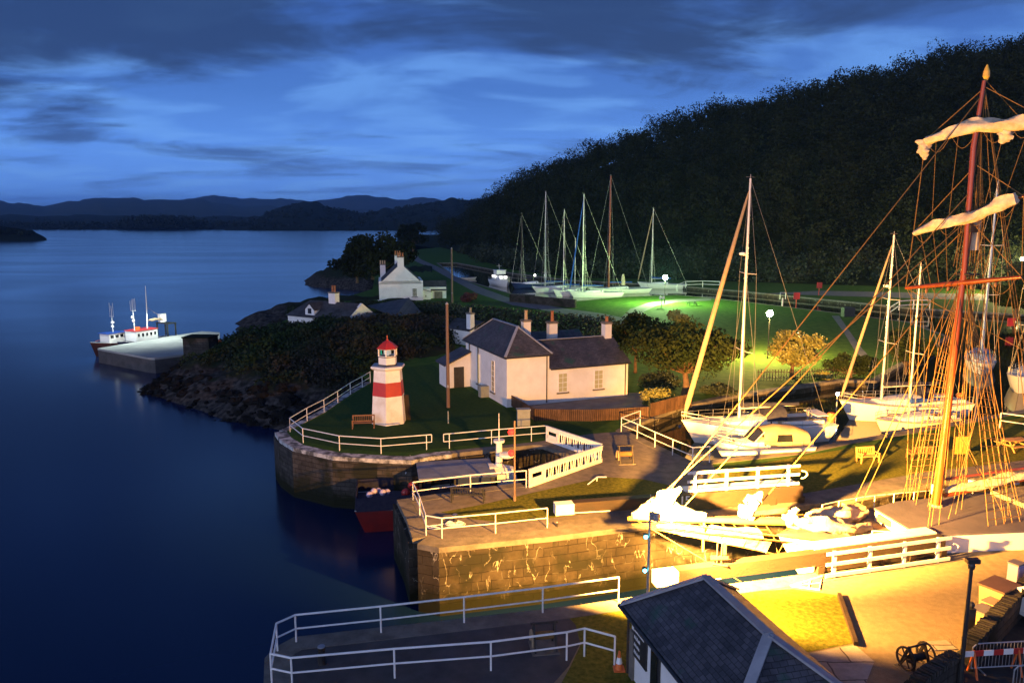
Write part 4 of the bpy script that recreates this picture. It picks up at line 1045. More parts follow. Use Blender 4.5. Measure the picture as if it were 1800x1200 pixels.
# ---- sea lock gates, both folded back along the walls
def lock_gate(label, b0, b1, leaf, number=None, rail_h=1.25, side=1, rz=1.0, roff=.05):
    """b0-b1 balance beam, leaf: end point of the gate leaf; everything at deck height z=1"""
    Z = Vector((0, 0, 1)); rt = thing('lock_gate', label, 'lock gate', (b1.x, b1.y, 0)); u = (b1-b0).normalized(); n = Vector((-u.y, u.x, 0))*side
    bm = MB(); bm.beam(b0+u*1.0+Z*.72, leaf+Z*.72, .5, .62); bm.build('balance_beam', M_['beam'], rt)
    e = MB(); e.beam(b0+Z*.70, b0+u*1.02+Z*.70, .54, .60); e.build('white_beam_end', M_['white'], rt)
    ul = (leaf-b1); L = ul.length; ul.normalize(); Mx = Matrix((ul, Vector((-ul.y, ul.x, 0)), Z)).transposed()
    lf = MB(); face = -n*.0
    lf.box(b1.lerp(leaf, .5)+n*.10+Z*(-2.0), (L, .16, 4.8), M=Mx)
    for f in (0, .5, .74, 1): lf.box(b1.lerp(leaf, f)-n*.06+Z*(-1.9), (.34, .30, 4.6), M=Mx)
    for z_ in (.25, -.9, -2.2, -3.4): lf.box(b1.lerp(leaf, .5)-n*.05+Z*z_, (L, .26, .30), M=Mx)
    g = lf.build('gate_leaf', M_['beam'], rt)
    # footway handrail on top
    hr = MB(); s0 = b1.lerp(leaf, -.02); s1 = b1.lerp(leaf, .98); off = n*roff
    k = 4
    rp = thing_rail = MB()
    for i in range(k):
        p = s0.lerp(s1, (i+.25)/(k-.4)); rp.box(p+off+Z*(rz+rail_h/2), (.13, .13, rail_h), M=Mx)
    for z_ in (rz+.16, rz+rail_h*.55, rz+rail_h*.95): rp.beam(s0+off-n*.08+Z*z_, s1+off-n*.08+Z*z_, .06, .15)
    rp.build('handrail', M_['white'], rt)
    fw = MB(); fw.beam(s0+n*.55+Z*1.07, s1+n*.55+Z*1.07, .7, .07); fw.build('footway', M_['white'], rt)
    loop = MB(); c = leaf+off+Z*(rz+rail_h*.5)
    loop.tube([c+ul*(.35*math.sin(t)+.05)+Z*.22*math.cos(t) for t in np.linspace(0, math.pi, 8)], .04, 6); loop.build('end_loop', M_['white'], rt)
    bar = MB(); bar.tube([b0+u*1.0-n*.3+Z*.5, b0+u*3.0-n*.33+Z*.48], .03, 6); bar.build('boathook', M_['white'], rt)
    if number:
        cu = bpy.data.curves.new('number', 'FONT'); cu.body = number; cu.size = .62; cu.extrude = .008; cu.offset = .012; cu.align_x = 'CENTER'; cu.align_y = 'CENTER'
        to = bpy.data.objects.new('number', cu); me = bpy.data.meshes.new_from_object(to); bpy.data.objects.remove(to)
        p = b1-u*.35-n*.262+Z*.72; M4 = Matrix.Translation(p)@Matrix((u, Z, -n)).transposed().to_4x4()
        me.transform(M4); me.transform(Matrix.Translation(-rt.location)); me.materials.append(M_['white'])
        no = bpy.data.objects.new('number', me); COL.objects.link(no); no.parent = rt
    return rt
def atz(px, py, z): p = G(px, py, z); p.z = 0; return p
gA0, gA2 = atz(975, 893, .72), atz(1407, 861, .72); gA1 = gA0.lerp(gA2, .53)
lock_gate('far timber lock gate numbered 15 with a blazing white handrail', gA0, gA1, gA2, '15', side=1)
gB0, gB1, gB2 = atz(1150, 1015, .72), atz(1440, 980, .72), atz(1655, 951, .72)
lock_gate('near timber lock gate with white handrail beside the ship hull', gB0, gB1, gB2, None, side=1, rz=.02, roff=-.62)

# ---- signal posts, floodlight mast
redl = glow('red_signal', (1, .02, .012), 4.5, (.25, .0, .0)); teal = glow('green_signal', (.16, .85, .95), 9, (.1, .5, .5))
def signal_post(label, p, h, lamps, mat, dx, r=.06):
    rt = thing('signal_post', label, 'signal post', p); Z = Vector((0, 0, 1))
    MB().tube([p, p+Z*.3, p+Z*.3, p+Z*h], [r*1.5, r*1.5, r, r*.8], 10).build('post', M_['pole'], rt)
    for z_ in lamps:
        hd = MB(); hd.tube([p+Vector((dx*.05, 0, z_)), p+Vector((dx*.16, -.02, z_))], .03, 6); hd.lathe([(.05, -.12), (.10, -.10), (.10, .10), (.05, .12)], p+Vector((dx*.19, -.03, z_)), 12)
        hb_ = hd.build('lamp_housing', M_['black'], rt)
        MB().ball(p+Vector((dx*.19, -.13, z_)), .19, 12, 8).build('lens', mat, hb_)
    return rt
sp = G(904.5, 880); signal_post('slim signal post with two red lamps on the quay grass', sp, 4.75, [4.12, 2.88], redl, -1)
for z_ in (4.12, 2.88):
    l = bpy.data.lights.new('red_lamp', 'POINT'); l.energy = 9; l.color = (1, .04, .03); l.shadow_soft_size = .1
    o = bpy.data.objects.new('red_lamp', l); COL.objects.link(o); o.location = sp+Vector((-.19, -.30, z_))

FL = G(1137, 1098)
def flood_mast():
    p = FL; Z = Vector((0, 0, 1)); top = V(1139, 903, p).z
    rt = thing('floodlight_mast', 'steel mast by the shed carrying a floodlight and two blue green signals', 'floodlight mast', p)
    MB().tube([p, p+Z*top], [.07, .05], 10).build('post', M_['steel'], rt)
    bx = V(1147, 911, p); bx.y += .1
    hz = bx.z
    aim = Vector((.72, .68, -.05)).normalized()
    sx = Vector((aim.y, -aim.x, 0)).normalized(); up = sx.cross(aim)
    Mx = Matrix((sx, aim, up)).transposed(); c = bx+Vector((.12, .1, 0))
    h = MB().box(c, (.42, .20, .30), M=Mx).box(c-aim*.12, (.26, .08, .18), M=Mx).build('flood_housing', M_['steel'], rt)
    MB().box(c+aim*.108, (.36, .012, .24), M=Mx).build('flood_glass', glow('sodium_glass', (1, .6, .2), 40), h)
    MB().beam(p+Z*hz, c, .05, .05).build('bracket', M_['steel'], rt)
    for py in (941, 1000):
        z_ = V(1135, py, p).z
        hd = MB().lathe([(.05, -.12), (.1, -.1), (.1, .1), (.05, .12)], p+Vector((-.16, -.03, z_)), 12); hd.tube([p+Z*z_, p+Vector((-.16, 0, z_))], .025, 6)
        hb_ = hd.build('lamp_housing', M_['black'], rt); MB().ball(p+Vector((-.16, -.11, z_)), .085, 12, 8).build('lens', teal, hb_)
    MB().tube([p+Z*(top-.02), p+Z*(top+.8)], .012, 6).build('aerial', M_['steel'], rt)
    # the reflector throws a strong beam over the lock and a weaker spill all round its front
    for e, size, blend, dv in ((BEAM_W, 80, .9, Vector((.64, .76, -.25))), (SPILL_W, 178, .25, Vector((.36, .92, -.12)))):
        s = bpy.data.lights.new('floodlight', 'SPOT'); s.energy = e; s.color = FLOOD_C; s.spot_size = R(size); s.spot_blend = blend; s.shadow_soft_size = .14
        o = bpy.data.objects.new('floodlight', s); COL.objects.link(o); o.location = c+aim*.22
        o.rotation_euler = dv.to_track_quat('-Z', 'Y').to_euler()
BEAM_W = 560000; SPILL_W = 70000; FLOOD_C = (1, .45, .075)
flood_mast()

# ---- lamp posts of the park
def lamp_post(label, base, h, lightc, watts, glowc, gs, globe=.22, style='globe'):
    rt = thing('lamp_post', label, 'lamp post', base); Z = Vector((0, 0, 1))
    MB().tube([base, base+Z*.8, base+Z*.8, base+Z*(h-.3)], [.10, .09, .06, .045], 10).build('post', M_['black'], rt)
    hd = MB().lathe([(.05, -.35), (.16, -.28), (.18, -.24), (.08, -.22)], base+Z*h, 12).lathe([(.26, .22), (.18, .30), (.04, .38)], base+Z*h, 12).build('lamp_head', M_['black'], rt)
    MB().ball(base+Z*h, (globe, globe, globe), 14, 10).build('lamp_globe', glow('lamp_glass', lightc, watts/(39.5*globe*globe)), hd); return rt
def foot_for(px, py_top, px_b, py_b): b = G(px_b, py_b); return b, V(px, py_top, b).z
b_, h_ = foot_for(1167, 488, 1168, 534); lamp_post('tall lamp post with dazzling green white light by the canal path', b_, h_, (.58, 1, .36), 40000, (.85, 1, .6), 60, .45)
b_, h_ = foot_for(1351, 551, 1349, 630); lamp_post('park lamp post glowing orange above the round bush', b_, h_, (1, .62, .18), 32000, (1, .72, .35), 45, .36)
b_, h_ = foot_for(1790, 455, 1790, 520); lamp_post('white lamp post under the trees on the far canal road', b_, h_, (1, .80, .30), 60000, (1, .92, .75), 30, .3)
b_, h_ = foot_for(1472, 694, 1474, 716); b_ = G(1470, 668); h_ = V(1472, 694, b_).z
def bank_lamp():
    p = G(1474, 667); z = 0.9
    q = V(1472, 692, (0, 66)); 
    rt = thing('bollard_light', 'small brilliant white bollard light on the pontoon behind the yachts', 'light', (q.x, q.y, ZB))
    MB().tube([(q.x, q.y, ZB-.5), (q.x, q.y, q.z-.1)], .06, 8).build('post', M_['steel'], rt)
    MB().ball(q, .13, 12, 8).build('lamp_globe', glow('white_lamp_glass', (.8, .92, 1), 200), rt)
bank_lamp()
# unlit post with down-turned head beside the yard wall
def yard_lamp():
    b = G(1686, 1212); t = V(1703, 988, b); Z = Vector((0, 0, 1))
    rt = thing('lamp_post', 'black unlit lamp post standing dark against the orange yard', 'lamp post', b)
    MB().tube([b, b+Z*1.0, b+Z*1.0, Vector((b.x, b.y, t.z))], [.11, .10, .075, .06], 10).build('post', M_['black'], rt)
    MB().box(Vector((b.x+.02, b.y, t.z+.06)), (.42, .22, .14)).lathe([(.10, -.22), (.12, -.1), (.08, 0)], Vector((b.x, b.y, t.z)), 10).build('lamp_head', M_['black'], rt)
yard_lamp()
def sign_lantern():
    b = G(1163, 540); Z = Vector((0, 0, 1)); rt = thing('twin_lantern', 'short black post with two pale lanterns beside the canal path', 'lantern', b)
    MB().tube([b, b+Z*1.6], .07, 8).build('post', M_['black'], rt)
    for s in (-1, 1): MB().lathe([(.16, 0), (.22, .1), (.22, .45), (.08, .6)], b+Vector((s*.28, 0, 1.45)), 10).build('lantern', M_['white'], rt)
sign_lantern()

# ---- poles
def pole(label, px, pyt, pxb, pyb, r0, cross=False, paint=None):
    b = G(pxb, pyb); t = V(px, pyt, b); rt = thing('telegraph_pole', label, 'pole', b); Z = Vector((0, 0, 1))
    MB().tube([b, Vector((b.x, b.y, t.z))], [r0, r0*.72], 10).build('post', M_['pole'], rt)
    MB().lathe([(r0*.8, 0), (r0*.85, .06), (.02, .2)], Vector((b.x, b.y, t.z)), 10).build('cap', M_['lead'], rt)
    MB().box(Vector((b.x, b.y-.02-r0, 1.9)), (.16, .03, .22)).build('number_plate', M_['lead'], rt)
pole('brown telegraph pole standing on the lawn between lighthouse and house', 788, 535, 788, 716, .16)
pole('distant telegraph pole beside the gabled white house and path', 795.5, 437, 795, 532, .2)
m_ = MB(); a_ = G(788, 744); tag(MB().tube([a_, a_+Vector((0, 0, 1.0))], .05, 8).build('marker_post', M_['boxgreen']), 'thin grey green marker post on the lawn under the telegraph pole', 'post')

# ---- benches
def bench(label, p, rz, mat, L=1.6, group=None):
    rt = thing('bench', label, 'bench', p, group); M3 = Matrix.Rotation(rz, 3, 'Z')
    def w(x, y, z): return p+M3@Vector((x, y, z))
    m = MB()
    for k in range(4): m.beam(w(-L/2, -.20+.13*k, .45), w(L/2, -.20+.13*k, .45), .10, .035)
    m.build('seat', M_[mat], rt)
    m = MB()
    for k in range(int(L/.14)): x = -L/2+.10+k*.14; m.beam(w(x, .27, .50), w(x, .36, .90), .03, .06)
    m.beam(w(-L/2, .37, .92), w(L/2, .37, .92), .05, .09); m.beam(w(-L/2, .26, .5), w(L/2, .26, .5), .05, .07)
    m.build('backrest', M_[mat], rt)
    for s in (-1, 1):
        x = s*(L/2-.03)
        MB().beam(w(x, -.25, 0), w(x, -.25, .64), .07, .07).build('leg', M_[mat], rt)
        MB().beam(w(x, .25, 0), w(x, .38, .95), .07, .07).build('leg', M_[mat], rt)
        MB().beam(w(x, -.30, .66), w(x, .33, .66), .08, .04).build('armrest', M_[mat], rt)
        MB().beam(w(x, -.24, .38), w(x, .25, .38), .04, .07).build('stretcher', M_[mat], rt)
bench('reddish wooden bench at the foot of the lighthouse', G(639, 752), .12, 'wood', 1.7)
bench('black wooden bench seen from behind on the signal quay', G(823, 881), math.pi-.10, 'black', 1.9)
bench('golden lit wooden bench alone on the basin lawn', G(1525, 812), .18, 'teak', 1.35)
bench('wooden bench half hidden behind the ship rigging on the lawn', G(1615, 806), math.pi+.1, 'wood', 1.5)
def picnic(label, p, mat, rz=0.0):
    rt = thing('picnic_table', label, 'picnic table', p); M3 = Matrix.Rotation(rz, 3, 'Z')
    def w(x, y, z): return p+M3@Vector((x, y, z))
    m = MB()
    for k in range(5): m.beam(w(-.9, -.32+.16*k, .75), w(.9, -.32+.16*k, .75), .14, .04)
    m.build('tabletop', M_[mat], rt)
    for s in (-1, 1):
        MB().beam(w(-.9, s*.72, .44), w(.9, s*.72, .44), .26, .04).build('seat', M_[mat], rt)
        f = MB().beam(w(s*.65, -.75, 0), w(s*.65, -.2, .73), .05, .1).beam(w(s*.65, .75, 0), w(s*.65, .2, .73), .05, .1).beam(w(s*.65, -.8, .40), w(s*.65, .8, .40), .05, .1)
        f.build('frame', M_[mat], rt)
picnic('pale picnic table at the lit lawn end behind the shrouds', G(1782, 790), 'teak', .2)
picnic('dark picnic table on the green lit park lawn', G(1216, 537), 'black', .1)
def board():
    p = G(1690, 806); rt = thing('canvas_screen', 'bright orange canvas screen standing behind the ship mast', 'screen', p); Z = Vector((0, 0, 1))
    MB().box(p+Z*.95, (1.05, .05, 1.2), rz=.1).build('panel', M_['orboard'], rt)
    for s in (-1, 1): MB().box(p+Vector((s*.5, .05, .75)), (.06, .06, 1.5)).build('leg', M_['beam'], rt)
board()

# ---- lock winches
def winch(label, p, rz, wheels=True, k=1.0):
    rt = thing('lock_winch', label, 'winch', p); M3 = Matrix.Rotation(rz, 3, 'Z')
    def w(x, y, z): return p+M3@Vector((x*k, y*k, z*k))
    for s in (-1, 1):
        m = MB(); m.beam(w(s*.42, -.42, 0), w(s*.42, 0, 1.1), .07, .09); m.beam(w(s*.42, .42, 0), w(s*.42, 0, 1.1), .07, .09); m.beam(w(s*.42, -.24, .5), w(s*.42, .24, .5), .06, .07); m.build('side_frame', M_['iron'], rt)
    MB().tube([w(-.55, 0, 1.08), w(.55, 0, 1.08)], .045*k, 8).build('top_bar', M_['iron'], rt)
    MB().tube([w(-.40, 0, .55), w(.40, 0, .55)], .16*k, 14).build('drum', M_['rope'] if not wheels else M_['iron'], rt)
    if wheels:
        for s in (-1, 1):
            m = MB(); c = (s*.55, 0, .62); rr = .46
            ring_ = [w(c[0], c[1]+rr*math.cos(t), c[2]+rr*math.sin(t)) for t in np.linspace(0, 2*math.pi, 22)]
            m.tube(ring_, .05*k, 6, cap=False)
            for q in range(3):
                t = q*math.pi/3; m.tube([w(c[0], -rr*math.cos(t), c[2]-rr*math.sin(t)), w(c[0], rr*math.cos(t), c[2]+rr*math.sin(t))], .03*k, 6)
            m.build('wheel', M_['iron'], rt)
    else:
        ar = MB(); ar.tube([w(-.5+.0*t, .30*math.cos(t), .35+.42*math.sin(t)) for t in np.linspace(-.3, math.pi+.3, 14)], .05*k, 6); ar.build('guard', M_['tan'], rt)
    m = MB(); m.box(w(0, 0, .02), (1.1*k, 1.1*k, .05), rz=rz); m.build('base', M_['coping'], rt)
winch('black iron winch with two spoked wheels on the orange lit yard', G(1608, 1176), .35, True, .86)
winch('dark winch on the near pier behind the bent railing', G(956, 1138), .15, False, .95)
winch('dark iron winch on the paving between dock and basin', G(1099, 812), .1, False, 1.05)

# ---- bollards, cones, small things
def bollard(label, p, h=.62, r=.16, group=None):
    rt = thing('bollard', label, 'bollard', p, group)
    MB().lathe([(r*1.05, 0), (r, .05), (r*.9, h*.8), (r*1.05, h*.86), (r*1.05, h-.03)], p, 14).build('body', M_['black'], rt)
    MB().lathe([(r*.95, h-.03), (r*.9, h), (.02, h+.02)], p, 14).build('cap', M_['lead'], rt)
bollard('black bollard on the bare concrete of the near pier', G(566, 1166), .7, .15)
bollard('black bollard beside the coiled rope on the signal quay', G(800, 919), .5, .14)
bollard('tiny pale mooring bollard on the lock edge before the white beam', G(979, 925), .25, .06)
bollard('mooring bollard on the basin edge beside the small yacht', G(1558, 770), .4, .1)
def rope_coil():
    c = G(800, 922); pts = []
    for i in range(150):
        t = i*.42; r_ = .22+.13*math.sin(t*.37)+.05*math.sin(t*1.3); pts.append(c+Vector((r_*math.cos(t)*1.5, r_*math.sin(t), .04+.05*abs(math.sin(t*.6)))))
    c2 = G(764, 927)
    for i in range(40):
        t = i*.45; pts.append(c2.lerp(c, max(0, 1-i/10))+Vector((.38*math.cos(t), .26*math.sin(t), .04+.02*math.sin(t*2))))
    tag(MB().tube(pts, .022, 5).build('rope_coil', M_['white']), 'tangled white rope coil behind the railing on the signal quay', 'rope')
rope_coil()
def cone():
    p = G(1088, 1176); rt = thing('traffic_cone', 'orange traffic cone with white sleeve against the shed corner', 'traffic cone', p)
    MB().box(p+Vector((0, 0, .02)), (.4, .4, .04)).build('base', M_['orange'], rt)
    MB().lathe([(.15, .04), (.03, .72), (.02, .73)], p, 14).build('body', M_['orange'], rt)
    MB().lathe([(.115, .26), (.118, .27), (.075, .48), (.07, .49)], p, 14).build('sleeve', M_['white'], rt)
cone()
def tri():
    a, b, c = G(1390, 1029, .03), G(1446, 1012, .03), G(1440, 1036, .03)
    m = MB(); m.tube([a, b, c, a], .045, 8)
    for t in (.33, .62): m.tube([a.lerp(b, t), a.lerp(c, t)], .035, 6)
    m.tube([b.lerp(c, .5), a], .03, 6)
    tag(m.build('foot_frame', M_['white']), 'white triangular tube frame lying on the grass by the near gate', 'frame')
tri()
m = MB(); a_ = G(1475, 1044, .09); b_ = G(1505, 1131, .09); m.beam(a_, b_, .16, .18); tag(m.build('lawn_border', M_['beam']), 'dark kerb between the small bright lawn and the yard', 'border')  # low dark bar along the lawn edge
m = MB(); m.box(G(1648, 1134, .012), (1.15, .62, .03), rz=.1); tag(m.build('cover_slab', M_['flag']), 'pale rectangular cover slab set in the yard behind the winch', 'slab')
m = MB(); a_ = G(1040, 842, .25); 
m.tube([G(1033, 851, .03), G(1050, 838, .30), G(1066, 838, .3)], .04, 6); m.tube([G(1050, 838, .3), G(1049, 845, .03)], .04, 6)
tag(m.build('windlass_crank', M_['white']), 'white windlass handle lying on the paving edge by the dock parapet', 'handle')
# quay name board on the pier corner
def quay_sign():
    p = V(731, 928, G(745, 925)); q = G(724, 884).lerp(G(737, 911), .55)
    d_ = (G(737, 911)-G(723, 883)).normalized(); n_ = Vector((d_.y, -d_.x, 0))
    if n_.x > 0: n_ = -n_
    c = G(731, 899)+n_*.12+Vector((0, 0, -.95)); Mx = Matrix((d_, n_, Vector((0, 0, 1)))).transposed()
    rt = thing('depth_board', 'white board with faint markings on the dark end of the signal quay', 'board', c)
    MB().box(c, (.9, .05, 1.3), M=Mx).build('panel', M_['white'], rt)
    MB().box(c+n_*.03+Vector((0, 0, .1)), (.26, .012, .42), M=Mx).build('marking', M_['lead'], rt)
quay_sign()
def dock_sign():
    d_ = (G(670, 801)-G(597, 796.5)).normalized(); n_ = Vector((d_.y, -d_.x, 0)); Mx = Matrix((d_, n_, Vector((0, 0, 1)))).transposed()
    c0 = G(634, 799)+n_*.075
    rn = random.Random(3); m = MB()
    for row in range(2):
        x = -.55
        while x < .6:
            h = .22*rn.uniform(.7, 1); m.box(c0+d_*x+Vector((0, 0, -.62-.40*row)), (.05, .015, h), M=Mx)
            m.box(c0+d_*(x+.07)+Vector((0, 0, -.62-.40*row+rn.choice((-.08, 0, .08)))), (.13, .015, .045), M=Mx); x += rn.uniform(.22, .34)
    tag(m.build('painted_lettering', M_['limewash']), 'worn white painted lettering on the curved sea wall', 'lettering')
dock_sign()
# ladders / mooring lines down the dock wall
def dock_chain(px0, py0, px1, py1, lab):
    a = G(px0, py0, .0); b = D(px1, py1, a.y-1.4); tag(MB().tube([a, a.lerp(b, .5)+Vector((0, 0, -.15)), b], .03, 6).build('mooring_rope', M_['white']), lab, 'rope')
dock_chain(721, 800, 713, 832, 'pale mooring rope from the lawn wall to the working boat')
dock_chain(792, 793, 806, 830, 'thin mooring rope hanging from the dock edge by the radar')

# ---- life ring posts and park signs
def life_ring(label, px, pyt, pyb):
    b = G(px, pyb); t = V(px, pyt, b).z; rt = thing('life_ring_post', label, 'life ring', b); Z = Vector((0, 0, 1))
    MB().tube([b, b+Z*t], .08, 8).build('post', M_['red'], rt)
    MB().box(b+Vector((0, -.1, t-.5)), (1.1, .2, 1.2)).build('housing', M_['red'], rt)
life_ring('red life ring housing on the near canal bank behind the lamp', 1399, 515, 541)
life_ring('red life ring housing on the far canal bank', 1439, 497, 519)
life_ring('low red post at the canal edge past the rigging', 1776, 560, 574)
def white_post_box(label, px, pyt, pyb, w):
    b = G(px, pyb); t = V(px, pyt, b).z; rt = thing('sluice_stand', label, 'sluice stand', b)
    MB().box(b+Vector((0, 0, t*.3)), (.2, .2, t*.6)).build('pillar', M_['white'], rt)
    m = MB(); m.tube([b+Vector((-w, 0, t*.5)), b+Vector((-w, 0, t)), b+Vector((w, 0, t)), b+Vector((w, 0, t*.5))], .06, 6); m.build('handle', M_['white'], rt)
white_post_box('white sluice stand with looped handle on the canal bank', 1375, 514, 538, .5)
m = MB(); p = G(1490, 556); m.box(p+Vector((0, 0, .75)), (2.0, .9, 1.5), rz=.2); tag(m.build('gate_stub', M_['black']), 'black timber gate stub on the park lawn by the path head', 'timber')

# ---- bottom corner: yard wall, bins, barriers, car
def yard_wall():
    Z = Vector((0, 0, 1)); h = 1.15
    t1 = [G(1830, 1000, h), G(1800, 1025, h), G(1760, 1066, h), G(1722, 1106, h), G(1704, 1124, h)]
    t2 = [G(1682, 1146, h), G(1655, 1160, h), G(1620, 1186, h), G(1596, 1215, h)]
    for lab, tl in (('rough stone yard wall beside the bins with lit coping', t1), ('low dark stone wall by the foot of the unlit lamp post', t2)):
        rt = thing('yard_wall', lab, 'wall', (tl[0].x, tl[0].y, 0))
        m = MB()
        for a, b in zip(tl, tl[1:]): m.beam(Vector((a.x, a.y, h*.5-.08)), Vector((b.x, b.y, h*.5-.08)), .45, h-.16)
        m.build('masonry', M_['rubble'], rt)
        m = MB(); rn = random.Random(2)
        for a, b in zip(tl, tl[1:]):
            n = int((b-a).length/.16); u = (b-a).normalized(); nn = Vector((-u.y, u.x, 0)); Mx = Matrix((u, nn, Z)).transposed()
            for k in range(n): m.box(a.lerp(b, (k+.5)/n)+Z*(-.08+rn.uniform(-.03, .02)), (.12*rn.uniform(.8, 1.15), .5*rn.uniform(.9, 1.05), .18*rn.uniform(.8, 1.2)), M=Mx)
        m.build('coping', M_['rubble'], rt)
    p = G(1700, 1132); rt = thing('gate_pier', 'dark gate pier with ball finial between the two yard walls', 'gate pier', p)
    MB().box(p+Z*.75, (.28, .28, 1.5)).build('pillar', M_['black'], rt); MB().ball(p+Z*1.62, .13).build('finial', M_['black'], rt)
yard_wall()
def bin_box(name, label, top, z, w, d, rz, body, lid, slope=.12, mark=False):
    c = G(top[0], top[1], z); p = Vector((c.x, c.y, 0)); rt = thing(name, label, 'bin', p); M3 = Matrix.Rotation(rz, 3, 'Z'); Z = Vector((0, 0, 1))
    m = MB(); vs = []
    for zz, s in ((.06, .9), (z-.1, 1.0)):
        for sx, sy in ((-1, -1), (1, -1), (1, 1), (-1, 1)): vs.append(p+M3@Vector((sx*w/2*s, sy*d/2*s, zz)))
    m.add(vs, [(3, 2, 1, 0), (4, 5, 6, 7)]+[(i, (i+1) % 4, 4+(i+1) % 4, 4+i) for i in range(4)]).build('body', M_[body], rt)
    MB().box(p+Z*(z-.05), (w+.10, d+.10, .09), M=M3).build('lid', M_[lid], rt)
    for sx in (-1, 1): MB().tube([p+M3@Vector((sx*w*.4-.03, d*.42, .08)), p+M3@Vector((sx*w*.4+.03, d*.42, .08))], .08, 10).build('wheel', M_['rubber'], rt)
    if mark: MB().box(p+M3@Vector((-.1, -d/2*.985-.012, z*.72)), (.30, .02, .12), M=M3).build('label_plate', M_['white'], rt)
bin_box('waste_container', 'large tan waste container with brown lid behind the yard wall', (1757, 1025), 1.25, 1.25, .95, .55, 'tanbox', 'brownlid', mark=True)
bin_box('wheelie_bin', 'pale wheeled bin with grey lid nearest the lamp post', (1733, 1070), 1.05, .72, .68, .5, 'tanbox', 'greylid')
bin_box('wheelie_bin', 'small tan wheeled bin squeezed between container and grey lidded bin', (1746, 1056), 1.05, .6, .55, .5, 'tanbox', 'tanbox')
def info_pillar():
    c = G(1787, 988, 1.45); p = Vector((c.x, c.y, 0)); rt = thing('service_pillar', 'violet grey service pillar at the end of the yard wall', 'pillar', p)
    MB().box(p+Vector((0, 0, .7)), (.5, .42, 1.4), rz=.5).build('body', M_['purple'], rt); MB().box(p+Vector((0, 0, 1.43)), (.56, .48, .07), rz=.5).build('top', M_['greylid'], rt)
    M3 = Matrix.Rotation(.5, 3, 'Z'); MB().box(p+M3@Vector((0, -.222, .75)), (.40, .02, 1.1), M=M3).build('door', M_['purple'], rt)
info_pillar()
def barrier():
    a, b = G(1690, 1188), G(1845, 1178); Z = Vector((0, 0, 1)); rt = thing('road_barrier', 'red and white striped barrier plank closing the car park corner', 'barrier', a)
    n = 9; A = a+Z*.85; B = b+Z*.85
    w = MB(); r_ = MB()
    for k in range(n): (w if k % 2 == 0 else r_).beam(A.lerp(B, k/n), A.lerp(B, (k+1)/n), .04, .2)
    w.build('white_stripes', M_['white'], rt); r_.build('red_stripes', M_['red'], rt)
    for t in (.12, .62):
        p = a.lerp(b, t); m = MB(); m.beam(p+Vector((0, -.3, 0)), p+Vector((0, .02, .95)), .05, .05); m.beam(p+Vector((0, .3, 0)), p+Vector((0, .02, .95)), .05, .05); m.build('trestle', M_['orange'], rt)
barrier()
def crowd_barrier(lab, a, b):
    Z = Vector((0, 0, 1)); rt = thing('crowd_barrier', lab, 'barrier', a)
    u = (b-a).normalized(); fr = [a+Z*.15, a+Z*.95, a+u*.14+Z*1.08, b-u*.14+Z*1.08, b+Z*.95, b+Z*.15, a+Z*.15]
    MB().tube(fr, .025, 8).build('frame', M_['steel'], rt)
    m = MB(); n = int((b-a).length/.13)
    for k in range(1, n): p = a.lerp(b, k/n); m.tube([p+Z*.15, p+Z*1.07], .009, 5)
    m.build('bars', M_['steel'], rt)
    for t in (.12, .88): p = a.lerp(b, t); MB().beam(p+Vector((0, -.3, .03)), p+Vector((0, .3, .03)), .05, .04).build('foot', M_['steel'], rt)
crowd_barrier('steel crowd barrier standing behind the striped plank', G(1706, 1180), G(1850, 1172))
crowd_barrier('steel crowd barrier cut by the frame in front of the striped plank', G(1778, 1222), G(1880, 1210))
def car():
    c = G(1850, 1105); rt = thing('parked_car', 'white parked car beyond the yard wall, mostly out of sight', 'car', c)
    rz = R(100); M3 = Matrix.Rotation(rz, 3, 'Z')
    prof = [(-2.0, .35), (-2.08, .62), (-1.95, .82), (-1.1, .95), (-.45, 1.42), (.85, 1.45), (1.6, 1.0), (2.02, .9), (2.08, .55), (2.0, .32)]
    rows = []
    for y, s in ((-.84, .94), (-.80, .99), (-.6, 1.0), (.6, 1.0), (.80, .99), (.84, .94)):
        rows.append([c+M3@Vector((x*s, y*(1 if z < .95 else .84), .3+(z-.3)*s)) for x, z in prof])
    m = MB(); m.grid(rows, True); k = len(prof); m.f.append(tuple(range(k-1, -1, -1))); m.f.append(tuple(range(5*k, 6*k))); m.build('body', M_['carpaint'], rt, smooth=40)
    for s in (-1, 1):
        MB().box(c+M3@Vector((.2, s*.70, 1.19)), (1.35, .06, .32), M=M3).build('side_window', M_['glass'], rt)
        MB().ball(c+M3@Vector((-2.0, s*.6, .68)), (.12, .12, .1)).build('headlight', M_['glass'], rt)
        for x in (-1.25, 1.3):
            w_ = MB().tube([c+M3@Vector((x, s*.70, .31)), c+M3@Vector((x, s*.87, .31))], .31, 18).build('wheel', M_['rubber'], rt)
            MB().tube([c+M3@Vector((x, s*.86, .31)), c+M3@Vector((x, s*.885, .31))], .19, 14).build('rim', M_['steel'], w_)
    q = [c+M3@Vector((-1.02, -.62, 1.0)), c+M3@Vector((-1.02, .62, 1.0)), c+M3@Vector((-.52, .56, 1.37)), c+M3@Vector((-.52, -.56, 1.37))]
    MB().quad(*[p+M3@Vector((-.02, 0, .02)) for p in q]).build('windscreen', M_['glass'], rt)
car()

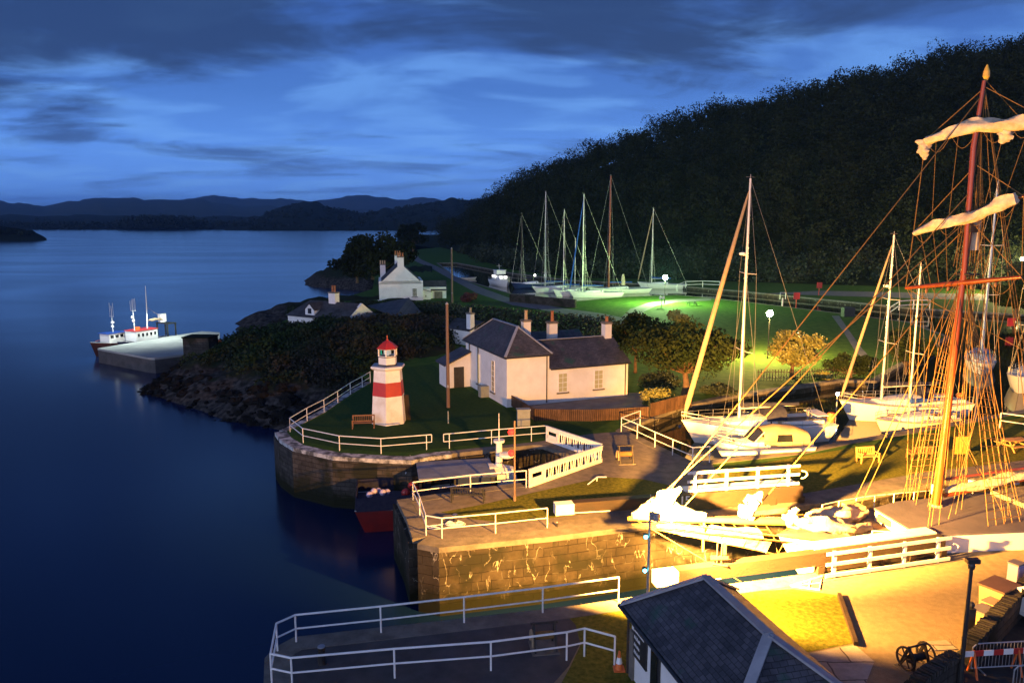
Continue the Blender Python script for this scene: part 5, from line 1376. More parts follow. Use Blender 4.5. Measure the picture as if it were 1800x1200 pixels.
def paddle_gear():
    p = G(1262, 1030); p = Vector((p.x, p.y, 1.0)); rt = thing('paddle_gear', 'black iron paddle gear standing on the near balance beam', 'paddle gear', p); Z = Vector((0, 0, 1))
    for s_ in (-.1, .1): MB().tube([p+Vector((s_, 0, -.2)), p+Vector((s_, 0, 1.0))], .03, 6).build('rod', M_['iron'], rt)
    MB().box(p+Z*.35, (.75, .16, .14)).box(p+Z*.75+Vector((.22, 0, 0)), (.12, .14, .5)).build('rack_housing', M_['iron'], rt)
    MB().tube([p+Vector((-.3, -.1, .1)), p+Vector((.35, -.1, .0))], .05, 8).build('crank', M_['iron'], rt)
paddle_gear()
# ================================================================== VESSELS
def hull_rows(L, B, fb_b, fb_s, rake=.09, tr=.78, draft=.35, full=.55, ns=17, tumble=.0, flare=.12):
    """rows of points, stern (x=-L/2) to bow (x=+L/2), waterline at z=0"""
    rows = []
    for i in range(ns):
        t = i/(ns-1)
        if t < full: w = tr+(1-tr)*math.sin(t/full*math.pi/2)
        else: w = math.cos((t-full)/(1-full)*math.pi/2)**.80 if t < 1 else 0
        w = max(w, .012)*B/2
        sh = lerp(fb_s, fb_b, t**1.6)-.10*math.sin(t*math.pi)*fb_s
        prof = [(0.0, -draft), (.55, -draft*.6), (.86-flare*t, 0.0), (.95-flare*.6*t, sh*.45), (1.0, sh*.93), (1.0, sh)]
        row = []
        for sgn in (-1, 1):
            pts = []
            for q, z in prof:
                zz = max(0, z)/sh
                x = -L/2+L*t+(t**3)*rake*L*(zz-1)*1.0+((1-t)**4)*.05*L*(1-zz)
                pts.append(Vector((x, sgn*w*q, z)))
            row += pts[::-1] if sgn < 0 else pts
        rows.append(row)
    return rows
def loc(root, M3):
    return None
class Craft:
    """a vessel: local x forward, y to port, z up from the waterline"""
    def __init__(s, name, label, cat, bow, stern, L=None, group=None, z=ZB):
        d = Vector((bow[0]-stern[0], bow[1]-stern[1], 0)); s.L = L or d.length; d.normalize(); s.rz = math.atan2(d.y, d.x)
        if L: c = Vector((bow[0], bow[1], 0))-d*L/2
        else: c = (Vector((bow[0], bow[1], 0))+Vector((stern[0], stern[1], 0)))/2
        c.z = z; s.c = c; s.M = Matrix.Rotation(s.rz, 3, 'Z')
        s.root = thing(name, label, cat, c, group); s.k = 1.0
    def scale(s, k): s.k = k; s.L /= k; return s
    def x_at_px(s, px, z=0, y=0):
        return min((abs(proj(s.w(x, y, z))[0]-px), x) for x in np.linspace(-s.L/2, s.L/2, 400))[1]
    def w(s, x, y, z): return s.c+s.M@(Vector((x, y, z))*s.k)
    def put(s, mb, name, mat, par=None, smooth=None):
        mb.v = [tuple(s.c+s.M@(Vector(p)*s.k)) for p in mb.v]; return mb.build(name, M_[mat] if isinstance(mat, str) else mat, par or s.root, smooth)
    def hull(s, B, fb_b, fb_s, mat='gel', deck='gel', boot=None, stripe=None, **k):
        s.B = B; s.rows = rows = hull_rows(s.L, B, fb_b, fb_s, **k); n = len(rows[0])
        m = MB(); m.grid(rows); m.f = [f[::-1] for f in m.f]; m.f.append(tuple(range(n))); h = s.put(m, 'hull', mat, smooth=50)
        m = MB(); ns = len(rows)
        m.grid([[Vector((r[0].x, r[0].y*.97, r[0].z-.02)), Vector((r[0].x, 0, r[0].z+.05)), Vector((r[-1].x, r[-1].y*.97, r[-1].z-.02))] for r in rows]); s.put(m, 'deck', deck)
        m = MB()
        for a in (0, -1): m.tube([r[a] for r in rows], .035 if s.L > 6 else .025, 6)
        s.put(m, 'toe_rail', 'teak' if stripe == 'teak' else (stripe or 'alloy'), h)
        if boot:
            m = MB(); k_ = 2
            for sg in (1, -1):
                idx = (3, 2) if sg > 0 else (8, 9)
                pts = [[r[idx[1]]+Vector((0, .012*(-sg), .10)), r[idx[1]]+Vector((0, .012*(-sg), .20))] for r in rows]
                m.grid([[p[0]+Vector((0, -.0, 0)), p[1].lerp(r[idx[0]], .25)+Vector((0, (.012 if r[idx[0]].y > 0 else -.012), 0))] for p, r in zip(pts, rows)])
            s.put(m, 'boot_stripe', boot, h)
        return h
    def beam_at(s, x):
        t = (x+s.L/2)/s.L*(len(s.rows)-1); i = max(0, min(len(s.rows)-2, int(t))); a, b = s.rows[i], s.rows[i+1]
        return lerp(abs(a[0].y), abs(b[0].y), t-i), lerp(a[0].z, b[0].z, t-i)
    def roofbox(s, x0, x1, w0, w1, z0, h0, h1, name, mat, taper=.8, win=None, par=None):
        """tapered coachroof: x0 aft, x1 forward"""
        rows = []
        for x, w, h, e in ((x0, w0, h0, 0), (lerp(x0, x1, .45), lerp(w0, w1, .3), lerp(h0, h1, .3), 0), (lerp(x0, x1, .85), lerp(w0, w1, .8), lerp(h0, h1, .9), 0), (x1, w1*.8, .02, 0)):
            rows.append([Vector((x, -w/2, z0)), Vector((x, -w/2*taper, z0+h*.85)), Vector((x, -w*.18, z0+h)), Vector((x, w*.18, z0+h)), Vector((x, w/2*taper, z0+h*.85)), Vector((x, w/2, z0))])
        m = MB(); m.grid(rows); m.f = [f[::-1] for f in m.f]; m.f.append((0, 1, 2, 3, 4, 5)); m.f.append((23, 22, 21, 20, 19, 18)); o = s.put(m, name, mat, par)
        if win:
            for sg in (-1, 1):
                for k in range(win):
                    t0 = .10+.72*k/win; t1 = t0+.72/win*.72; m = MB(); pp = []
                    for t, q in ((t0, .25), (t1, .25), (t1, .75), (t0, .75)):
                        x = lerp(x0, x1, t); w = lerp(w0, w1, t**1.1); h = lerp(h0, h1, t); yy = lerp(w/2, w/2*taper, q/.85)+.015; pp.append(Vector((x, sg*yy, z0+h*q)))
                    m.quad(*(pp if sg > 0 else pp[::-1])); s.put(m, 'window', 'glass', o)
        return o
    def rig(s, x, top, foot=1.0, r=.09, mat='alloy', spread=(.55,), boom=None, cover='canvas', genoa=None, boomlen=.36, stay=True, wires=True, radar=None, back=True, bh=1.1, genoa_r=.10, mastpar=None, bowx=None, rake=.0):
        mo = MB(); mo.tube([(x, 0, foot), (x-rake*.5, 0, lerp(foot, top, .6)), (x-rake, 0, top)], [r, r*.95, r*.7], 10); mast = s.put(mo, 'mast', mat, smooth=60)
        bw = s.beam_at(x)[0]; sx = x; bowx = s.L/2 if bowx is None else bowx; bz = s.rows[-1][0].z
        for f in spread:
            z = lerp(foot, top, f); m = MB(); m.tube([(x-.15, -bw*.72, z+.05), (x, 0, z), (x-.15, bw*.72, z+.05)], .03, 6); s.put(m, 'spreader', mat, mast)
        m = MB(); m.lathe([(.03, 0), (.03, .3), (.01, .32)], (x-rake, 0, top), 6); m.tube([(x-rake-.3, 0, top+.1), (x-rake+.35, 0, top+.12)], .015, 5); s.put(m, 'masthead', 'wire', mast)
        if boom:
            z = foot+bh; b = s.put(MB().tube([(x-.1, 0, z), (x-s.L*boomlen, 0, z+.10)], .07, 8), 'boom', mat)
            if cover:
                n = 9; pts = [(x-.05-s.L*boomlen*i/(n-1), .03*math.sin(i*2), z+.17+.10*(1-i/(n-1))) for i in range(n)]
                m = MB(); m.tube(pts, [.20-.07*i/(n-1)+.02*math.sin(i*1.7) for i in range(n)], 10); m.tube([(x-.10, 0, z+.2), (x-.04, 0, z+1.15)], [.19, .10], 9); s.put(m, 'sail_cover', cover, b, 60)
        if genoa:
            m = MB(); pts = [Vector((bowx-.15, 0, bz+.25)), Vector((x+.02-rake, 0, top*.965))]
            m.tube([pts[0].lerp(pts[1], t) for t in (0, .06, .3, .7, .93, 1)], [.05, genoa_r*1.05, genoa_r, genoa_r*.8, genoa_r*.5, .02], 9); s.put(m, 'furled_genoa', genoa, smooth=60)
        if wires:
            m = MB(); wr = .012 if s.c.y < 110 else .03
            if stay and not genoa: m.tube([(bowx-.1, 0, bz), (x-rake, 0, top)], wr, 4)
            if back: m.tube([(-s.L/2+.1, 0, s.rows[0][0].z), (x-rake, 0, top)], wr, 4)
            for sg in (-1, 1):
                f = spread[-1] if spread else .6; z = lerp(foot, top, f)
                m.tube([(x-.25, sg*bw*.93, s.beam_at(x)[1]), (x-.15, sg*bw*.72, z+.05), (x-rake, 0, top*.98)], wr, 4)
                m.tube([(x+.5, sg*bw*.9, s.beam_at(x)[1]), (x, 0, z)], wr, 4); m.tube([(x-.9, sg*bw*.93, s.beam_at(x)[1]), (x, 0, z)], wr, 4)
            s.put(m, 'standing_rigging', 'wire')
        if radar:
            m = MB(); zz = lerp(foot, top, radar); m.lathe([(.05, -.1), (.22, -.08), (.25, 0), (.22, .1), (.05, .14)], (x+.35, 0, zz), 12); m.tube([(x, 0, zz-.1), (x+.3, 0, zz-.1)], .04, 6); s.put(m, 'radar', 'gel', mast)
        return mast
    def rails(s, h=.6, aft=True, r=.014):
        m = MB(); pt = []
        n = 9
        for sg in (-1, 1):
            line = []
            for i in range(n):
                x = lerp(-s.L/2+.25, s.L/2-.3, i/(n-1)); b, z = s.beam_at(x); p = Vector((x, sg*max(.08, b-.07), z)); line.append(p)
                m.tube([p, p+Vector((0, 0, h))], r*1.2, 5)
            for f in (.55, 1): m.tube([p+Vector((0, 0, h*f)) for p in line], r*.7, 4)
        s.put(m, 'guard_rail', 'steel')
        m = MB(); a = [s.beam_at(s.L/2-x) for x in (.15, 1.2)]
        for f in (.6, 1.0):
            m.tube([(s.L/2-1.2, -max(.1, a[1][0]-.05), a[1][1]+h*f), (s.L/2-.3, -.14, a[0][1]+h*f*1.08), (s.L/2+.05, 0, a[0][1]+h*f*1.1), (s.L/2-.3, .14, a[0][1]+h*f*1.08), (s.L/2-1.2, max(.1, a[1][0]-.05), a[1][1]+h*f)], r*1.4, 6)
        m.tube([(s.L/2-.05, 0, a[0][1]), (s.L/2+.03, 0, a[0][1]+h*1.08)], r*1.3, 5); s.put(m, 'pulpit', 'steel')
    def fenders(s, xs, side=-1):
        for x in xs:
            b, z = s.beam_at(x); s.put(MB().lathe([(.02, .0), (.10, .06), (.11, .30), (.10, .52), (.02, .60)], (x, side*(b+.10), z-.85), 10), 'fender', 'gel')
    def sprayhood(s, x, w, z, h, mat='canvas', length=.9):
        rows = []
        for t in np.linspace(0, 1, 5):
            hh = h*math.sin(.35+t*1.2); xx = x+length*(1-t)
            rows.append([Vector((xx, w/2*math.cos(a), z+hh*max(0, math.sin(a))**.55)) for a in np.linspace(0, math.pi, 9)])
        m = MB().grid(rows); m.grid([[p+Vector((0, 0, -.02)) for p in r] for r in rows[::-1]])
        o = s.put(m, 'sprayhood', mat, smooth=60)
    def cockpit(s, x0, x1, w, z):
        m = MB(); m.box(((x0+x1)/2, 0, z+.02), (x1-x0, w, .05)); s.put(m, 'cockpit_sole', 'teakdeck')
        m = MB()
        for sg in (-1, 1): m.box(((x0+x1)/2, sg*w/2, z+.16), (x1-x0, .16, .26))
        m.box((x1, 0, z+.16), (.12, w, .26)); s.put(m, 'coaming', 'gel')
        m = MB(); ring_ = [(x0+.6, .42*math.cos(t), z+.60+.42*math.sin(t)) for t in np.linspace(0, 2*math.pi, 18)]; m.tube(ring_, .02, 5, False)
        for q in range(3): m.tube([(x0+.6, .42*math.cos(q*1.05), z+.6+.42*math.sin(q*1.05)), (x0+.6, -.42*math.cos(q*1.05), z+.6-.42*math.sin(q*1.05))], .012, 4)
        m.tube([(x0+.7, 0, z), (x0+.66, 0, z+.75)], .07, 6); s.put(m, 'wheel', 'steel')

def top_from(foot_world, px, py): return V(px, py, foot_world).z

# ---- yacht at the basin corner (largest)
def yacht_big():
    bow = G(1197, 778, ZB); st = G(1452, 766, ZB)
    y = Craft('sailing_yacht', 'largest white sailing yacht with navy boom cover, bow towards the basin corner railing', 'yacht', bow, st)
    L = y.L; y.hull(4.0, 1.75, 1.3, boot='teak', full=.5, flare=.10)
    y.roofbox(-L*.10, L*.26, 2.6, 1.2, 1.32, .62, .30, 'coachroof', 'gel', win=3)
    y.cockpit(-L*.42, -L*.14, 2.2, 1.32); y.sprayhood(-L*.16, 2.6, 1.75, .95, 'canvas', 1.6)
    lx = y.x_at_px(1299, 1.4); foot = y.w(lx, 0, 1.6); top = top_from(foot, 1316, 314)-ZB
    y.rig(lx, top, 1.5, .115, spread=(.30, .62), boom=True, genoa='tan', boomlen=.40, genoa_r=.20, radar=.70, bh=1.0)
    y.rails(.62); y.fenders((-2.2, .3, 2.4))
    m = MB().lathe([(.24, -.35), (.28, -.2), (.28, .2), (.24, .35)], (-L/2+.25, .9, 1.75), 12); y.put(m, 'life_buoy', 'orange')
    m = MB().box((-L/2+.9, 0, 1.9), (1.1, 2.0, .06)); m.tube([(-L/2+.4, -.9, 1.2), (-L/2+.5, -.95, 1.88)], .025, 5).tube([(-L/2+.4, .9, 1.2), (-L/2+.5, .95, 1.88)], .025, 5); y.put(m, 'stern_arch', 'gel')
    m = MB().box((L*.30, 0, 1.46), (.5, .5, .07)); y.put(m, 'hatch', 'glass')
yacht_big()
# ---- motor boat in front of it
def motorboat():
    bow = G(1249, 809, ZB); st = G(1418, 801, ZB)
    b = Craft('motor_boat', 'white motor boat with tan canvas canopy moored along the bench lawn', 'motor boat', bow, st); L = b.L
    b.hull(2.7, 1.45, 1.05, boot='tan', full=.55, tr=.92, rake=.14, flare=.18)
    b.roofbox(-L*.05, L*.34, 1.9, .9, 1.05, .42, .22, 'coachroof', 'gel', win=1)
    # raked windscreen and camper canopy
    rows = [[Vector((x, sg*w/2*q, z)) for sg, q in ((-1, 1), (-1, .93), (-1, .5), (1, .5), (1, .93), (1, 1))] for x, w, z in ((0, 0, 0),)]
    def arch(x, w, z0, h): return [Vector((x, w/2*math.cos(a)*(1 if abs(math.cos(a)) > .9 else .98), z0+h*max(0, math.sin(a))**.38)) for a in np.linspace(0, math.pi, 11)]
    c = MB().grid([arch(L*.02, 1.9, 1.3, .95), arch(-L*.14, 2.1, 1.15, 1.28), arch(-L*.32, 2.15, 1.05, 1.30), arch(-L*.45, 2.0, 1.0, 1.0), arch(-L*.455, 1.9, 1.0, .02)]); o = b.put(c, 'canopy', 'tan', smooth=50)
    m = MB(); m.quad((L*.12, -.80, 1.42), (L*.12, .80, 1.42), (L*.025, .84, 2.12), (L*.025, -.84, 2.12)); b.put(m, 'windscreen', 'glass', o)
    for sg in (-1, 1):
        m = MB(); m.quad((-L*.10, sg*1.075, 1.45), (-L*.26, sg*1.10, 1.45), (-L*.25, sg*1.075, 1.95), (-L*.11, sg*1.05, 1.95)); b.put(m, 'canopy_window', 'glass', o)
        m = MB(); m.tube([(L*.12, sg*.85, 1.40), (L*.02, sg*.92, 2.18)], .03, 6); b.put(m, 'screen_frame', 'alloy', o)
    m = MB().box((-L*.47, 0, .35), (.35, .45, .9)).box((-L*.50, 0, .95), (.5, .4, .35)); b.put(m, 'outboard', 'gel')
    m = MB().box((L*.30, 0, 1.33), (.42, .42, .05)); b.put(m, 'hatch', 'glass')
    b.rails(.45); b.fenders((-.2, 1.2))
motorboat()
# ---- two yachts further along
def yacht_c():
    bow = G(1473, 738, ZB); st = G(1690, 728, ZB)
    y = Craft('sailing_yacht', 'white yacht with teak strip and navy cover, bow beside the bollard light', 'yacht', bow, st); L = y.L
    y.hull(3.7, 1.75, 1.3, boot='canvas', stripe='teak', full=.5)
    y.roofbox(-L*.12, L*.26, 2.5, 1.2, 1.32, .6, .3, 'coachroof', 'gel', win=3); y.cockpit(-L*.44, -L*.16, 2.1, 1.3); y.sprayhood(-L*.18, 2.4, 1.7, .9)
    lx = y.x_at_px(1549, 1.5); foot = y.w(lx, 0, 1.5); top = top_from(foot, 1563, 413)-ZB
    y.rig(lx, top, 1.5, .10, spread=(.36, .62), boom=True, genoa='tan', boomlen=.45, genoa_r=.13, radar=.70, bh=1.2); y.rails(.6); y.fenders((0, 2))
    m = MB().lathe([(.12, -.2), (.26, -.05), (.26, .05), (.12, .2)], (-L*.40, .9, 1.95), 12); y.put(m, 'life_buoy', 'orange')
yacht_c()
def yacht_d():
    bow = G(1537, 761, ZB); st = G(1672, 748, ZB)
    y = Craft('sailing_yacht', 'small cream sloop lying nearest the golden bench, behind the tall rigging', 'yacht', bow, st); L = y.L
    y.hull(2.7, 1.15, .85, mat='cream', boot='tan', stripe='teak', full=.5)
    y.roofbox(-L*.14, L*.26, 1.8, .9, .9, .42, .25, 'coachroof', 'gel', win=3); y.cockpit(-L*.44, -L*.18, 1.5, .86)
    lx = y.x_at_px(1597, 1.3); foot = y.w(lx, 0, 1.3); top = top_from(foot, 1619, 468)-ZB
    y.rig(lx, top, 1.3, .085, spread=(.42,), boom=True, cover='blue', boomlen=.45, bh=.8); y.rails(.5)
    m = MB().box((-L*.5, .3, .8), (.22, .3, .7)); y.put(m, 'outboard', 'tanbox')
yacht_d()
def yacht_e():
    y = Craft('sailing_yacht', 'pale blue white yacht seen end on in dark water beyond the foremast', 'yacht', G(1725, 661, ZB), G(1712, 610, ZB), L=9.5); L = y.L
    y.hull(3.1, 1.35, 1.1, deck='gel', full=.5); y.roofbox(-L*.12, L*.24, 2.1, 1.1, 1.15, .45, .25, 'coachroof', 'gel', win=3); y.cockpit(-L*.44, -L*.16, 1.8, 1.12); y.sprayhood(-L*.18, 2.0, 1.5, .7, 'blue')
    foot = y.w(L*.08, 0, 1.5); top = top_from(foot, 1737, 318)-ZB
    y.rig(L*.08, top, 1.5, .13, spread=(.36, .64), boom=True, cover='blue', boomlen=.38, bh=1.1); y.rails(.6)
yacht_e()
def yacht_f():
    y = Craft('sailing_yacht', 'white yacht with plumb bow pointing at the camera at the picture edge', 'yacht', G(1787, 694, ZB), G(1850, 640, ZB), L=10.5); L = y.L
    y.hull(3.4, 1.8, 1.2, full=.5, boot='canvas'); y.roofbox(-L*.12, L*.2, 2.2, 1.2, 1.3, .45, .25, 'coachroof', 'gel', win=3); y.cockpit(-L*.44, -L*.16, 1.8, 1.2)
    foot = y.w(L*.02, 0, 1.5); y.rig(L*.02, 14.5, 1.5, .11, spread=(.36, .64), boom=True, cover='canvas', bh=1.1); y.rails(.6)
    m = MB().ball((L*.5-.4, 1.2, 1.1), .26); y.put(m, 'mooring_buoy', 'orange')
yacht_f()
m = MB(); p = G(1750, 690, ZB)

# ---- moorings on the canal far away
def far_yacht(label, bow_px, L, dx, mastpx, topy, mat='gel', mastmat='alloy', r=.12, spread=(.5,), cover='blue', genoa=None, rz=None, two=None, B=None, hullmat='gel', cab=True, cat='yacht'):
    b = G(bow_px[0], bow_px[1], ZB); st = b+Vector((dx[0], dx[1], 0))
    y = Craft('sailing_yacht', label, cat, b, st, L=L, group='boats moored along the canal'); y.hull(B or L*.31, 1.5, 1.1, mat=hullmat, full=.5, ns=11)
    if cab: y.roofbox(-L*.12, L*.24, L*.2, L*.11, 1.15, .5, .28, 'coachroof', 'gel', win=2)
    lx = y.x_at_px(mastpx, 2); lx = max(-.1*L, min(.25*L, lx))
    top = top_from(y.w(lx, 0, 1), mastpx, topy)-ZB
    y.rig(lx, top, 1.3, r, mat=mastmat, spread=spread, boom=True, cover=cover, genoa=genoa, genoa_r=.17, bh=1.0, boomlen=.38)
    if two:
        x2 = -L*.32; mo = MB(); t2 = top_from(y.w(x2, 0, 1), two[0], two[1])-ZB; mo.tube([(x2, 0, 1.2), (x2, 0, t2)], [.10, .07], 8); y.put(mo, 'mizzen_mast', mastmat)
    return y
far_yacht('brown masted ketch, first sailing boat past the lit motor cruiser', (898, 507), 11, (9, 3), 910, 376, mastmat='beam', r=.16, spread=(.42,), hullmat='bluehull', cover='canvas', two=(917, 440))
far_yacht('tall white masted ketch with mizzen behind the brown mooring wall', (935, 515), 13, (12, 4), 950, 337, two=(944, 418), spread=(.34, .66))
far_yacht('short masted white sloop between the white ketch and blue genoa yacht', (972, 521), 9.5, (9, 2), 990, 369, spread=(.45,), r=.11)
far_yacht('white yacht with rolled blue genoa left of the golden mast', (1000, 523), 12, (10.5, 2), 1024, 341, genoa='blue', spread=(.38, .68), r=.15)
gy = far_yacht('big classic yacht with golden varnished mast and cream sail', (1034, 517), 15, (13.5, 4), 1070, 309, mastmat='spar', r=.24, spread=(.46,), hullmat='gel', cover='blue')
gm = MB(); n = 12
gm.tube([(-1.0+.0*i, .05*math.sin(i), 1.9+i*.35) for i in range(8)], [.5, .55, .45, .5, .4, .42, .3, .2], 9); gy.put(gm, 'lowered_sail', 'sail', smooth=60)
far_yacht('dark blue sloop with pale sheer lying alone left of the green white lamp', (1120, 506), 12, (12, -2.5), 1145, 366, hullmat='gel', spread=(), r=.13, genoa='tan', cover='blue')
def cruiser():
    b = Craft('motor_cruiser', 'white motor cruiser with two lit cabin windows at the canal head', 'motor cruiser', G(893, 505, ZB), G(850, 494, ZB), L=11, group='boats moored along the canal'); L = b.L
    b.hull(3.6, 1.9, 1.3, tr=.95, full=.6, ns=11); lit = glow('lit_cabin_window', (1, .95, .85), 2.2)
    o = b.roofbox(-L*.28, L*.22, 3.0, 2.2, 1.5, 1.3, .9, 'wheelhouse', 'gel', win=3)
    o2 = b.put(MB().box((-L*.1, 0, 3.35), (2.6, 2.4, .9)).box((-L*.1, 0, 3.9), (3.0, 2.6, .12)), 'flybridge', 'gel')
    for yy in (-.62, .62): b.put(MB().box((L*.23-.75, yy, 2.25), (.9, .72, .55)), 'lit_window', lit, o)
    for yy in (-.9, .55): b.put(MB().box((-L*.12+yy, -1.42, 2.35), (.95, .3, .5)), 'lit_window', lit, o)
    m = MB().tube([(-L*.12, 0, 3.9), (-L*.14, 0, 5.4)], .06, 6).tube([(-L*.13, -.7, 4.9), (-L*.13, .7, 4.9)], .04, 6); b.put(m, 'mast', 'steel'); b.rails(.7, r=.03)
cruiser()
def small_dinghy(label, px, py, L, rz, mat, z=ZB, cat='dinghy'):
    c = G(px, py, z); d = Vector((math.cos(rz), math.sin(rz), 0)); b = Craft('dinghy', label, cat, c+d*L/2, c-d*L/2, z=z); b.hull(L*.36, .65, .5, mat=mat, deck='deckgrey', full=.55, tr=.8, ns=9)
    b.put(MB().box((0, 0, .52), (.25, L*.3, .05)).box((-L*.25, 0, .5), (.25, L*.28, .05)), 'thwart', 'wood'); return b
small_dinghy('low grey speedboat left of the lit motor cruiser', 823, 491, 5, .3, 'gel')
small_dinghy('white dinghy ashore beside the golden masted yacht', 1082, 518, 4.5, .2, 'gel')
dk = MB(); p_ = G(940, 510, ZB); dk.ball(p_+Vector((0, -.6, 3.6)), .22); tag(dk.build('deck_lamp', glow('deck_lamp_glass', (1, .9, .85), 18)), 'small bright deck lamp hung on the white ketch', 'lamp')
l = bpy.data.lights.new('deck_lamp', 'POINT'); l.energy = 700; l.color = (.75, .82, 1); l.shadow_soft_size = .3; o = bpy.data.objects.new('deck_lamp', l); COL.objects.link(o); o.location = p_+Vector((0, -1.2, 3.6))

# ---- fishing boats at the outer pier
def trawlers():
    a = PIER[0]; b_ = PIER[2]; u = (b_-a).normalized(); n = Vector((-u.y, u.x))
    if n.x > 0: n = -n
    def at(t, off): p = a+u*t+n*off; return Vector((p.x, p.y, 0))
    y = Craft('fishing_boat', 'white decked fishing boat with red roof edge and dark net gantry at the pier', 'fishing boat', at(4.4, 1.9), at(14.2, 1.9), z=ZS).scale(.74); L = y.L
    y.hull(4.2, 2.9, 2.3, mat='bluehull', deck='deckgrey', full=.5, tr=.9)
    wh = y.put(MB().box((1.0, 0, 3.5), (5.0, 3.2, 2.1)), 'deckhouse', 'gel')
    y.put(MB().box((1.0, 0, 4.62), (5.3, 3.4, .16)), 'deckhouse_roof', 'red', wh)
    for k in range(5):
        for sg in (-1, 1): y.put(MB().box((2.9-.95*k, sg*1.61, 3.75), (.42, .05, .62)), 'window', 'glass', wh)
    m = MB().box((-4.0, -1.5, 3.9), (.22, .22, 2.9)).box((-4.0, 1.5, 3.9), (.22, .22, 2.9)).box((-4.0, 0, 5.3), (.3, 3.4, .3)).box((-6.0, -1.5, 3.8), (.22, .22, 2.7)).box((-6.0, 1.5, 3.8), (.22, .22, 2.7)).box((-6.0, 0, 5.1), (.3, 3.4, .3)).box((-5, 1.5, 5.2), (2.2, .2, .2)).box((-5, -1.5, 5.2), (2.2, .2, .2)); y.put(m, 'net_gantry', 'black')
    m = MB().tube([(-.4, 0, 4.7), (-.6, 0, 8.6), (-.7, 0, 13.2)], [.12, .10, .04], 8); ms = y.put(m, 'mast', 'gel')
    m = MB(); m.tube([(-.6, 0, 6.2), (-4.4, 0, 6.0)], .08, 6); m.tube([(-4.4, 0, 6.1), (-.6, 0, 9.0)], .02, 4); y.put(m, 'boom', 'tan', ms)
    rw = MB(); rw.tube([(-.8-.4*k, .05*math.sin(k), 6.25+.06*math.sin(k*2)) for k in range(9)], [.1, .22, .3, .28, .26, .24, .2, .15, .08], 8); y.put(rw, 'furled_sail', 'tan', ms, 60)
    y.put(MB().box((-4.6, -.6, 6.3), (1.3, .9, 1.7)), 'liferaft_case', 'gel')
    m = MB().tube([(3.0, .6, 4.7), (3.0, .6, 11.0)], [.09, .03], 8).tube([(3.0, -.1, 8.6), (3.0, 1.3, 8.6)], .04, 5)
    for yy in (-.1, .3, 1.0, 1.3): m.tube([(3.0, yy, 8.6), (3.0, yy, 10.6+yy*.4)], .03, 5)
    m.ball((3.0, .35, 7.3), .32).ball((3.0, .5, 6.6), .28); y.put(m, 'aerial_mast', 'gel')
    m = MB().box((2.2, .3, 5.0), (.8, .8, .6)); y.put(m, 'funnel', 'orange')
    z = Craft('fishing_boat', 'outer fishing boat with rusty red hull and blue wheelhouse roof, bow past the pier end', 'fishing boat', at(2.2, 4.7), at(10.6, 4.7), z=ZS).scale(.72); L = z.L
    z.hull(4.0, 3.0, 2.2, mat='rusthull', deck='deckgrey', full=.5, tr=.9)
    wh = z.put(MB().box((.8, 0, 3.3), (3.6, 2.8, 2.0)), 'wheelhouse', 'gel'); z.put(MB().box((.8, 0, 4.36), (4.2, 3.2, .14)), 'wheelhouse_roof', 'blue', wh)
    for k in range(3):
        for sg in (-1, 1): z.put(MB().box((1.9-1.1*k, sg*1.41, 3.7), (.7, .05, .6)), 'window', 'glass', wh)
    m = MB().tube([(.6, 0, 4.4), (.6, 0, 9.8)], [.10, .04], 8)
    for yy in (-.5, .5): m.tube([(.6, yy, 7.6), (.6, yy, 10.4)], .03, 5)
    m.tube([(.6, -.6, 7.6), (.6, .6, 7.6)], .04, 5).ball((.6, .1, 6.4), .35).ball((.6, 0, 5.6), .3); z.put(m, 'aerial_mast', 'gel')
    m = MB(); m.tube([z_ for z_ in [(3.8, -1.2, 2.9), (1, -2.3, 2.8), (-3, -2.3, 2.7)]], .05, 6); z.put(m, 'rail', 'orange')
    for off, e in (((5.0, .3, 5.0), 1900), ((10.5, -1.5, 5.0), 3000), ((1.5, 3.4, 5.0), 900)):
        l = bpy.data.lights.new('pier_floodlight', 'SPOT'); l.energy = e; l.color = (.86, 1, .92); l.shadow_soft_size = .15; l.spot_size = R(140); l.spot_blend = .4
        p = at(off[0], off[1]); o = bpy.data.objects.new('pier_floodlight', l); COL.objects.link(o); o.location = (p.x, p.y, off[2]-1.2)
trawlers()
PD = G(372, 604, PZ)
small_dinghy('tiny orange dinghy with bare mast drawn up at the pier root', 372, 604, 3, .2, 'orange', z=PZ)

